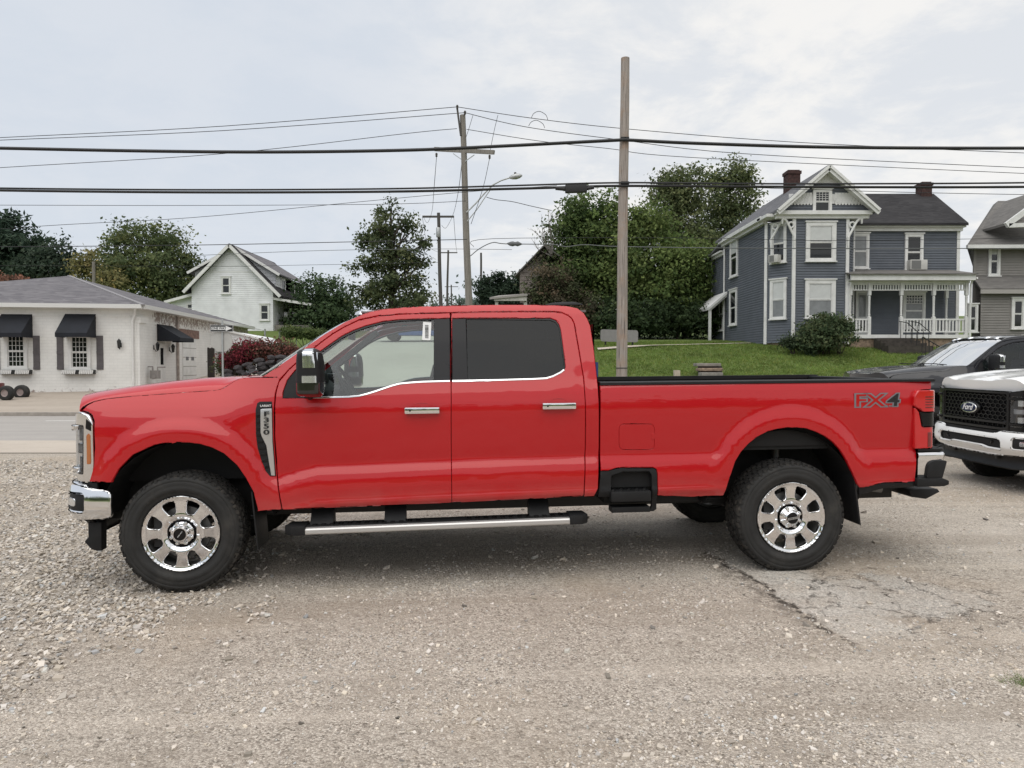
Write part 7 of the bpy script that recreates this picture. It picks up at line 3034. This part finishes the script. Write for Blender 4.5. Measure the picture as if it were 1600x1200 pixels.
for k in range(4):
    bm = bmesh.new()
    bmesh.ops.create_icosphere(bm, subdivisions=1, radius=1)
    for v in bm.verts:
        v.co *= rr.uniform(.8, 1.15)
    me = bpy.data.meshes.new('stone')
    bm.to_mesh(me)
    bm.free()
    me.materials.append(M_ROCK)
    stones_me.append(me)
x0, x1 = at(352, 590, 28.6).x, at(478, 590, 28.6).x
for row in range(4):
    x = x0 + rr.uniform(0, .2)
    while x < x1:
        w_ = rr.uniform(.16, .30)
        o = link('stone', rr.choice(stones_me), sw)
        o.scale = (w_, .2, rr.uniform(.10, .15))
        o.location = Vector((x, 28.5 + rr.uniform(-.05, .05) + row * .05, Hs(x, 28.5) + .08 + row * .19)) - sw.location
        o.rotation_euler = (rr.uniform(-.2, .2), rr.uniform(-.2, .2), rr.uniform(-.4, .4))
        x += w_ * 1.75
for (px, py, w_, lab) in ((413, 574, .30, 'larger grey boulder on the dark stone wall, left one'), (436, 573, .34, 'larger grey boulder on the dark stone wall, right one')):
    c = at(px, py, 28.9)
    bm = bmesh.new()
    bmesh.ops.create_icosphere(bm, subdivisions=2, radius=1)
    for v in bm.verts:
        v.co *= 1 + .2 * noise.noise(v.co * 1.7 + Vector((px, 0, 0)))
        v.co = Vector((v.co.x * w_, v.co.y * .3, v.co.z * .24))
    me = bpy.data.meshes.new('boulder')
    bm.to_mesh(me)
    bm.free()
    me.materials.append(M_ROCK)
    tag(link('boulder', me, None, c), lab, 'boulder')
# handrails by the white house
hr_ = empty('handrail', at(440, 525, 50), (0, 0, 0), 'pale metal handrail on the slope below the white gabled house', 'handrail')
q = MB(org=hr_.location)
q.tube([at(x, y, 50) for x, y in ((355, 500), (403, 514), (412, 516))], .035, 6)
q.tube([at(x, y, 50) for x, y in ((437, 517), (463, 524), (463, 545))], .035, 6)
q.tube([at(437, 514, 50), at(437, 530, 50)], .06, 6)
q.tube([at(414, 514, 50), at(414, 530, 50)], .06, 6)
q.build('rail', M_GALV, hr_, smooth=True, kind='stuff')

# stacked stone steps in the lawn
ss = at(1110, 580, 27.6)
zs = Hs(ss.x, 27.6)
so = empty('garden_steps', (ss.x, 27.6, zs - .3), (0, 0, 0), 'three rough stone steps set into the lawn behind the truck bed', 'steps')
for k, (xa_, xb_, yt, yb_) in enumerate(((1089, 1127, 567.5, 572.5), (1093, 1130, 575, 580), (1097, 1130, 582, 590))):
    a, b = at(xa_, yt, 27.9 - k * .35), at(xb_, yb_, 27.9 - k * .35)
    q = MB(org=so.location)
    q.box(a.x, b.x, 27.9 - k * .35, 28.5 - k * .35, b.z, a.z)
    me_ = q.build('step', M_FOUND if k == 1 else M_CONC, so, bevel=.03)
q = MB(org=so.location)
a, b = at(1094, 572, 28.2), at(1127, 592, 28.2)
q.box(a.x, b.x, 28.1, 28.6, b.z - .2, a.z)
q.build('step_core', M_ROCK, so)
for (xa_, xb_, yt, Y, lab) in ((1054, 1063, 578.5, 24.6, 'short pale wooden post left of the stone steps'), (1377.5, 1388.5, 573.5, 24.6, 'short pale wooden post near the black truck hood')):
    a, b = at(xa_, yt, Y), at(xb_, yt, Y)
    q = MB(org=(a.x, Y, Hs(a.x, Y)))
    q.box(a.x, b.x, Y, Y + .2, Hs(a.x, Y) - .1, a.z)
    tag(q.build('marker_post', mat('pale_post', (.42, .36, .29), .85, var=.15), bevel=.01), lab, 'post')
a, b = at(930, 566, 24), at(934.5, 600, 24)
q = MB(org=(a.x, 24, Hs(a.x, 24)))
q.box(a.x - .12, b.x, 24, 24.04, Hs(a.x, 24), a.z)
tag(q.build('marker_post', mat('blue_panel', (.02, .04, .16), .5)), 'narrow dark blue marker panel just behind the red cab', 'post')
# pale board on the lawn behind the tall pole
for (xa_, xb_, ya_, yb_) in ((938.5, 997, 514.5, 535),):
    Y = 34.4
    a, b = at(xa_, ya_, Y), at(xb_, yb_, Y)
    bo_ = empty('sign_board', ((a.x + b.x) / 2, Y, b.z), (0, 0, 0), 'blank grey rounded panel standing on the lawn behind the tall pole', 'panel')
    q = MB(org=bo_.location)
    q.prism(rounded([(a.x, b.z + .05), (b.x, b.z), (b.x, a.z - .05), (a.x, a.z)], .12, 3), Y, Y + .06, 'XZ')
    q.build('panel', mat('panel_grey', (.24, .23, .225), .8, var=.08), bo_)
    q = MB(org=bo_.location)
    for x in (a.x + .25, b.x - .25):
        q.box(x - .04, x + .04, Y + .07, Y + .14, b.z - .4, b.z + .3)
    q.build('panel_legs', M_IRON, bo_, kind='stuff')
# path across the top of the lawn
xs = np.linspace(4.0, 12.2, 40)
yc = 33.2 + (xs - 4) * .38
co, fc = [], []
for i, (x, y) in enumerate(zip(xs, yc)):
    for dy in (-.2, .2):
        co.append((x, y + dy, Hs(x, y + dy) + .05))
    if i:
        fc.append((2 * i - 2, 2 * i, 2 * i + 1, 2 * i - 1))
link('path', np_mesh('path', np.array(co), np.array(fc), M_WALK), kind='structure')

# small red tractor at the left edge
zt_ = Hs(-18.4, 25.4)
tr = empty('garden_tractor', (-18.6, 25.3, zt_), (0, 0, 0), 'small red tractor with fat black tyres at the far left edge', 'tractor')
for (dx, dy, r_, w_) in ((.0, .0, .27, .2), (.0, .8, .27, .2), (-1.2, 0, .36, .25), (-1.2, .8, .36, .25)):
    px_ = at(9.5, 600, 25.3).x
    q = MB(org=tr.location)
    c = Vector((px_ + dx, 25.3 + dy, zt_ + r_))
    q.lathe([(.13, -.5 * w_), (r_ * .8, -.5 * w_), (r_ * .96, -.4 * w_), (r_, -.2 * w_), (r_, .2 * w_), (r_ * .96, .4 * w_), (r_ * .8, .5 * w_), (.13, .5 * w_)], 28, c=c, axis='Y')
    w1 = q.build('wheel', M_RUB, tr, smooth=True, sharp=50)
    q = MB(org=tr.location)
    q.lathe([(0, -.3 * w_), (.10, -.3 * w_), (.13, -.45 * w_), (.135, -.45 * w_)], 20, c=c, axis='Y')
    q.build('hub', mat('tractor_hub', (.30, .24, .23), .5), w1, smooth=True)
q = MB(org=tr.location)
q.box(px_ - 1.5, px_ - .5, 25.5, 25.95, zt_ + .3, zt_ + .62)
q.box(px_ - 1.5, px_ - .9, 25.4, 26.0, zt_ + .63, zt_ + .85)
q.build('tractor_body', mat('tractor_red', (.13, .010, .012), .4, coat=.5), tr, bevel=.04, kind='stuff')

# blue car at the top of the side street (seen through the truck's cab)
cx, cy = at(655, 530, 38.5).x, 38.5
zc_ = Hs(cx, cy) + .02
bc = empty('parked_car', (cx, cy, zc_), (0, 0, R(4)), 'blue car at the top of the side street, seen through the red cab window', 'car')
M_CARB = mat('blue_car_paint', (.02, .09, .30), .3, coat=1)
q = MB()
q.prism([(-2.2, .35), (-2.15, .75), (-1.2, .92), (-.6, 1.42), (.9, 1.45), (1.6, .98), (2.2, .90), (2.25, .4), (1.9, .28), (-1.9, .28)], -.85, .85, 'XZ')
q.build('car_body', M_CARB, bc, bevel=.06)
for s_ in (-1, 1):
    q = MB()
    q.prism([(-1.0, .95), (-.55, 1.34), (.15, 1.37), (.15, .96)], s_ * .856, s_ * .84, 'XZ')
    q.build('car_window', M_WIN, bc)
    q = MB()
    q.prism([(.23, .96), (.23, 1.37), (.85, 1.37), (1.35, .98)], s_ * .856, s_ * .84, 'XZ')
    q.build('car_window', M_WIN, bc)
    for x in (-1.35, 1.35):
        q = MB()
        q.lathe([(0, s_ * .0), (.2, .0), (.31, -.01 * s_), (.33, -.05 * s_), (.33, -.2 * s_)], 20, c=(x, s_ * .88, .33), axis='Y')
        q.build('wheel', M_RUB, bc, smooth=True, sharp=40)

# low white lean-to beyond the octagonal sign
a, b = at(350, 517, 38), at(418, 536, 38)
lt = empty('shed', ((a.x + b.x) / 2, 38, 1.0), (0, 0, 0), 'low white lean-to with a sloping roof beyond the octagonal sign', 'shed')
q = MB(org=lt.location)
q.prism([(a.x, 1.0), (b.x, 1.0), (b.x, b.z), (at(396, 525, 38).x, at(396, 525, 38).z), (a.x, a.z)], 38, 41, 'XZ')
q.build('wall', M_SIDW, lt)
q = MB(org=lt.location)
q.beam(Vector((a.x, 37.98, a.z + .05)), Vector((b.x + .1, 37.98, b.z + .12)), .2, .09)
q.build('roof_edge', M_TRIM, lt)
# ------------------------------------------------------------------ trees and shrubs
BARK = mat('bark', (.075, .06, .05), .95, var=.35, vscale=6, bump=.4)


LEAFK = np.array([2.45, 2.2, 2.45])


def leaves(name, blobs, n, size, base, rg, parent=None, org=(0, 0, 0), clump=.42, per=34, var=.25, shell=.55, aspect=1.5, alt=None, altp=.0, droop=0.0, kind=None):
    """leaf-sized faces in clumps through the crown's ellipsoids"""
    org = np.array(org, dtype=float)
    vol = np.array([b[3] * b[4] * b[5] for b in blobs]) ** .8
    vol /= vol.sum()
    nc = max(6, n // per)
    which = rg.choice(len(blobs), nc, p=vol)
    B = np.array(blobs)[which]
    d = rg.normal(0, 1, (nc, 3))
    d /= np.linalg.norm(d, axis=1)[:, None]
    rad = shell + (1.10 - shell) * rg.random(nc)
    rad = np.where(rg.random(nc) < .25, rg.random(nc) ** .5 * shell, rad)
    C = B[:, :3] + d * B[:, 3:6] * rad[:, None]
    cl = rg.integers(0, nc, n)
    csz = clump * (.6 + .8 * rg.random(nc))
    Pn = C[cl] + rg.normal(0, 1, (n, 3)) * csz[cl][:, None] * np.array([1, 1, .62])
    tone = np.clip(rg.normal(1, var, nc), .45, 1.9)
    tl = tone[cl] * np.clip(rg.normal(1, .11, n), .65, 1.4)
    col = np.array(base)[None] * tl[:, None] * LEAFK
    col[:, 0] *= 1 + .25 * (tl - 1)
    if alt is not None:
        pick = (rg.random(nc) < altp)[cl]
        col[pick] = np.array(alt)[None] * tl[pick][:, None] * LEAFK
    nrm = d[cl] * .7 + rg.normal(0, .75, (n, 3)) + np.array([0, 0, .45])
    nrm /= np.linalg.norm(nrm, axis=1)[:, None]
    t = np.cross(nrm, rg.normal(0, 1, (n, 3)))
    t /= np.linalg.norm(t, axis=1)[:, None]
    t[:, 2] -= droop
    b = np.cross(nrm, t)
    s = size * (.6 + .8 * rg.random(n))[:, None]
    co = np.empty((n, 4, 3))
    co[:, 0] = Pn - t * s * aspect * .5
    co[:, 1] = Pn + b * s * .42 - t * s * .05
    co[:, 2] = Pn + t * s * aspect * .5
    co[:, 3] = Pn - b * s * .42 - t * s * .05
    co -= org
    me = np_mesh(name, co.reshape(-1, 3), np.arange(4 * n).reshape(-1, 4), M_LEAF, np.repeat(col, 4, axis=0))
    return link(name, me, parent, None if parent else tuple(org), kind), C


def tree(label, x, y, blobs, n, size, base, seed, trunk=.22, name='tree', cat='tree', group=None, bark=None, limbs=16, **kw):
    rg = np.random.default_rng(seed)
    z0 = Hs(x, y)
    o = empty(name, (x, y, z0), (0, 0, 0), label, cat, group)
    cr, C = leaves('crown', blobs, n, size, base, rg, o, (x, y, z0), **kw)
    q = MB(org=o.location)
    zs = [b[2] for b in blobs]
    ztop = max(b[2] + b[5] * .3 for b in blobs)
    zlow = min(b[2] - b[5] * .6 for b in blobs)
    cxm = sum(b[0] for b in blobs) / len(blobs)
    pts = [Vector((x, y, z0 - .2)), Vector((x + (cxm - x) * .2, y, z0 + (zlow - z0) * .6 + .3)), Vector((x + (cxm - x) * .6, y, (zlow + ztop) / 2)), Vector((cxm, y, ztop))]
    q.tube(pts, [trunk, trunk * .8, trunk * .5, trunk * .12], 8)
    for k in range(limbs):
        c = Vector(C[rg.integers(0, len(C))])
        f = rg.uniform(.15, .8)
        a = pts[1].lerp(pts[3], f)
        if c.z < a.z - .5:
            a.z = max(c.z - .3, z0 + .5)
            a.x, a.y = pts[1].x, pts[1].y
        m_ = a.lerp(c, .5) + Vector((rg.normal(0, .2), rg.normal(0, .2), -.15))
        q.tube([a, m_, c], [trunk * .30, trunk * .2, trunk * .06], 5, cap=False)
    q.build('trunk', bark or BARK, o, smooth=True)
    return o


def pb(px, py, rx, rz, Y, ry=None):
    """crown ellipsoid given by its place and half sizes in the photograph, at distance Y"""
    c = at(px, py, Y)
    k = Y / FPX
    return (c.x, Y, c.z, rx * k, (ry or rx) * k, rz * k)


G_DARK, G_MID, G_LIT, G_OLV = (.022, .042, .018), (.040, .070, .022), (.062, .100, .030), (.062, .078, .028)
G_PINE = (.020, .036, .022)
X = lambda px, Y: at(px, 500, Y).x
tree('dark pine with feathery top at the left edge', X(10, 72), 72, [pb(8, 352, 26, 30, 72), pb(-10, 385, 46, 34, 72), pb(34, 392, 40, 34, 72), pb(0, 430, 60, 30, 72), pb(62, 372, 14, 12, 72)], 9000, .26, G_PINE, 1, clump=.55, aspect=2.4, var=.25)
tree('round dark tree between the pine and the shop roof', X(85, 70), 70, [pb(82, 400, 34, 28, 70), pb(60, 425, 40, 28, 70), pb(105, 428, 22, 20, 70)], 5500, .24, (.022, .036, .022), 2, clump=.5)
tree('small yellowish tree left of the big broadleaf', X(135, 60), 60, [pb(137, 415, 20, 26, 60), pb(165, 440, 26, 22, 60)], 2600, .20, (.085, .09, .035), 3, clump=.4)
tree('big broadleaf tree behind the shop roof', X(232, 66), 66, [pb(190, 375, 32, 28, 66), pb(245, 375, 45, 28, 66), pb(225, 420, 72, 40, 66), pb(285, 405, 24, 30, 66), pb(180, 430, 36, 34, 66), pb(270, 450, 50, 30, 66), pb(300, 425, 16, 18, 66)], 19000, .21, (.046, .066, .026), 4, clump=.48, alt=(.070, .085, .030), altp=.22)
tree('rusty brown shrub showing over the shop roof at left', X(20, 48), 48, [pb(5, 438, 30, 9, 48), pb(35, 442, 20, 6, 48)], 1600, .13, (.085, .050, .032), 5, trunk=.05, name='shrub', cat='shrub', clump=.25, limbs=6)
tree('dark rounded evergreen right of the white gabled house', X(508, 60), 60, [pb(490, 462, 32, 32, 60), pb(525, 470, 32, 36, 60), pb(508, 495, 52, 36, 60), pb(470, 500, 24, 28, 60)], 11000, .18, (.026, .046, .019), 6, clump=.4)
tree('tall open tree with sky gaps left of the poles', X(612, 58), 58, [pb(605, 330, 17, 18, 58), pb(632, 350, 18, 28, 58), pb(592, 360, 28, 26, 58), pb(572, 375, 18, 16, 58), pb(612, 395, 40, 26, 58), pb(662, 382, 16, 20, 58), pb(580, 415, 32, 16, 58), pb(553, 418, 9, 11, 58), pb(645, 410, 26, 20, 58), pb(612, 440, 40, 20, 58), pb(655, 445, 22, 22, 58), pb(585, 460, 36, 22, 58), pb(640, 470, 36, 20, 58)], 11000, .19, (.040, .056, .024), 7, clump=.34, per=26, trunk=.36, shell=.35, limbs=44)
tree('low dark evergreens right of the leaning pole', X(778, 58), 58, [pb(762, 455, 18, 22, 58), pb(785, 450, 22, 22, 58), pb(805, 452, 14, 22, 58), pb(780, 475, 36, 20, 58)], 8000, .15, (.013, .024, .013), 8, clump=.3, aspect=2.4)
# wooded bank on the right
tree('dark leafy tree at the left end of the wooded bank', X(915, 47), 47, [pb(905, 335, 34, 30, 47), pb(945, 325, 24, 26, 47), pb(890, 370, 36, 36, 47), pb(935, 375, 42, 44, 47), pb(900, 425, 50, 36, 47)], 17000, .16, (.034, .058, .018), 9, clump=.42, alt=(.055, .085, .025), altp=.3)
tree('mid green tree directly behind the tall pole', X(985, 46), 46, [pb(975, 370, 36, 40, 46), pb(1010, 350, 34, 34, 46), pb(985, 425, 56, 44, 46), pb(945, 450, 36, 40, 46)], 17000, .16, (.048, .075, .022), 10, clump=.42, alt=(.075, .105, .032), altp=.35)
tree('tall airy tree rising above the wooded bank, left of two tops', X(1055, 51), 51, [pb(1045, 290, 28, 32, 51), pb(1070, 310, 34, 40, 51), pb(1040, 350, 38, 44, 51), pb(1075, 380, 40, 40, 51), pb(1088, 268, 14, 20, 51)], 15000, .16, (.060, .080, .033), 11, clump=.40, shell=.4)
tree('tall airy tree beside the blue house chimney', X(1135, 53), 53, [pb(1125, 285, 28, 36, 53), pb(1155, 280, 28, 30, 53), pb(1140, 330, 48, 46, 53), pb(1170, 300, 16, 24, 53), pb(1110, 375, 40, 44, 53), pb(1150, 380, 34, 30, 53)], 15000, .16, (.056, .076, .031), 12, clump=.40, shell=.4)
tree('leafy tree low on the bank beside the blue house', X(1070, 45), 45, [pb(1060, 410, 50, 44, 45), pb(1100, 430, 34, 44, 45), pb(1035, 455, 50, 40, 45), pb(1090, 470, 36, 30, 45)], 17000, .15, (.044, .072, .020), 13, clump=.40, alt=(.070, .10, .030), altp=.25)
tree('dark undergrowth tree at the foot of the bank', X(1060, 43.5), 43.5, [pb(1080, 500, 46, 26, 43.5), pb(1020, 500, 46, 28, 43.5), pb(965, 500, 40, 32, 43.5), pb(1115, 505, 16, 22, 43.5)], 14000, .15, (.018, .032, .012), 14, trunk=.12, clump=.36)
tree('brown vine tangle covering the old building', X(862, 44), 44, [pb(862, 430, 28, 34, 44), pb(875, 470, 36, 34, 44), pb(840, 462, 18, 24, 44), pb(915, 490, 36, 30, 44)], 10000, .13, (.048, .044, .026), 15, trunk=.10, clump=.30, alt=(.035, .046, .020), altp=.5, name='creeper', cat='creeper')
rg = np.random.default_rng(5)
dt = empty('dead_tree', at(862, 400, 45.5), (0, 0, 0), 'bare grey twigs sticking up left of the dark leafy tree', 'dead tree')
q = MB(org=dt.location)
for (x, y) in ((846, 345), (856, 330), (862, 340), (838, 362), (830, 372), (868, 345), (850, 360)):
    a, b = at(862, 400, 45.5), at(x, y, 45.5 + rg.uniform(-1, 1))
    m_ = a.lerp(b, .5) + Vector((rg.normal(0, .15), 0, rg.normal(0, .1)))
    q.tube([a, m_, b], [.05, .03, .008], 5, cap=False)
    for k in range(5):
        c = m_.lerp(b, rg.random())
        q.tube([c, c + Vector((rg.normal(0, .45), rg.normal(0, .3), rg.uniform(.2, .7)))], [.014, .004], 4, cap=False)
q.build('branches', mat('dead_wood', (.17, .155, .14), .9), dt, kind='stuff')

# shrubs near the houses
def bush(name, label, cat, blobs, n, size, base, seed, **kw):
    rg = np.random.default_rng(seed)
    x, y = blobs[0][0], blobs[0][1]
    org = (x, y, Hs(x, y))
    o, _ = leaves(name, blobs, n, size, base, rg, None, org, **kw)
    q = MB(org=org)
    for b in blobs:
        for k in range(6):
            a = Vector((b[0] + rg.normal(0, .12), b[1], Hs(b[0], b[1]) - .05))
            c = Vector((b[0] + rg.normal(0, .5) * b[3], b[1] + rg.normal(0, .4) * b[4], b[2] + rg.uniform(0, .5) * b[5]))
            q.tube([a, c], [.025, .008], 4, cap=False)
    q.build('stems', BARK, o, kind='stuff')
    return tag(o, label, cat)


bush('shrub', 'rounded dark green bush at the corner of the blue house porch', 'bush', [pb(1290, 520, 38, 26, 32.2), pb(1275, 530, 30, 22, 32), pb(1312, 515, 20, 20, 32.3), pb(1290, 502, 22, 13, 32.3)], 11000, .085, (.028, .046, .020), 31, clump=.16, per=26, alt=(.05, .065, .028), altp=.3, droop=.3)
bush('shrub', 'small low dark bush left of the big porch bush', 'bush', [pb(1237, 536, 14, 9, 32.2)], 1500, .07, (.024, .038, .018), 32, clump=.12, per=22)
bush('shrub', 'crimson red bush beside the octagonal sign', 'bush', [pb(378, 552, 24, 20, 29.6), pb(396, 545, 16, 16, 29.6), pb(362, 562, 14, 14, 29.4)], 6500, .07, (.085, .018, .022), 33, clump=.15, per=24, alt=(.035, .038, .018), altp=.25, var=.35)
bush('shrub', 'reddish brown bush right of the crimson one', 'bush', [pb(430, 552, 30, 22, 29.8), pb(452, 558, 18, 18, 29.8), pb(410, 556, 14, 20, 29.7)], 7500, .07, (.066, .032, .023), 34, clump=.15, per=24, alt=(.038, .040, .020), altp=.35, var=.3)
bush('shrub', 'dark green shrubs behind the octagonal sign post', 'bush', [pb(352, 572, 12, 14, 30), pb(372, 578, 18, 10, 30.2)], 2500, .07, (.035, .045, .020), 35, clump=.14, per=22)
bush('hedge', 'low clipped hedge in front of the white gabled house porch', 'hedge', [pb(455, 519, 20, 9, 50), pb(478, 520, 22, 9, 50), pb(500, 522, 16, 7, 50)], 6000, .09, (.045, .068, .022), 36, clump=.12, per=20)
# the wooded horizon: far trees in the gap of the side street, and an unseen wood added behind the lot for the paint to reflect
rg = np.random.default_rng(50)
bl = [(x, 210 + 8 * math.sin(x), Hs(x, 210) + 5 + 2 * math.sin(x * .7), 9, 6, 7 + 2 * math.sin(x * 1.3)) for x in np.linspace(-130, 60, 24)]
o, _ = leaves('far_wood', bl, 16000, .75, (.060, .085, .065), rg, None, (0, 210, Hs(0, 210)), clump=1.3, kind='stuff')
bl = [(x, -34 - 4 * math.sin(x * .3), 3.0 + 1.5 * math.sin(x * .41), 5, 4, 4.5 + 1.2 * math.sin(x * .9)) for x in np.linspace(-75, 75, 34)]
o, _ = leaves('far_wood', bl, 22000, .60, (.035, .055, .025), rg, None, (0, -34, 0), clump=.9, kind='stuff')  # added out of view as a dark band mirrored in the truck sides
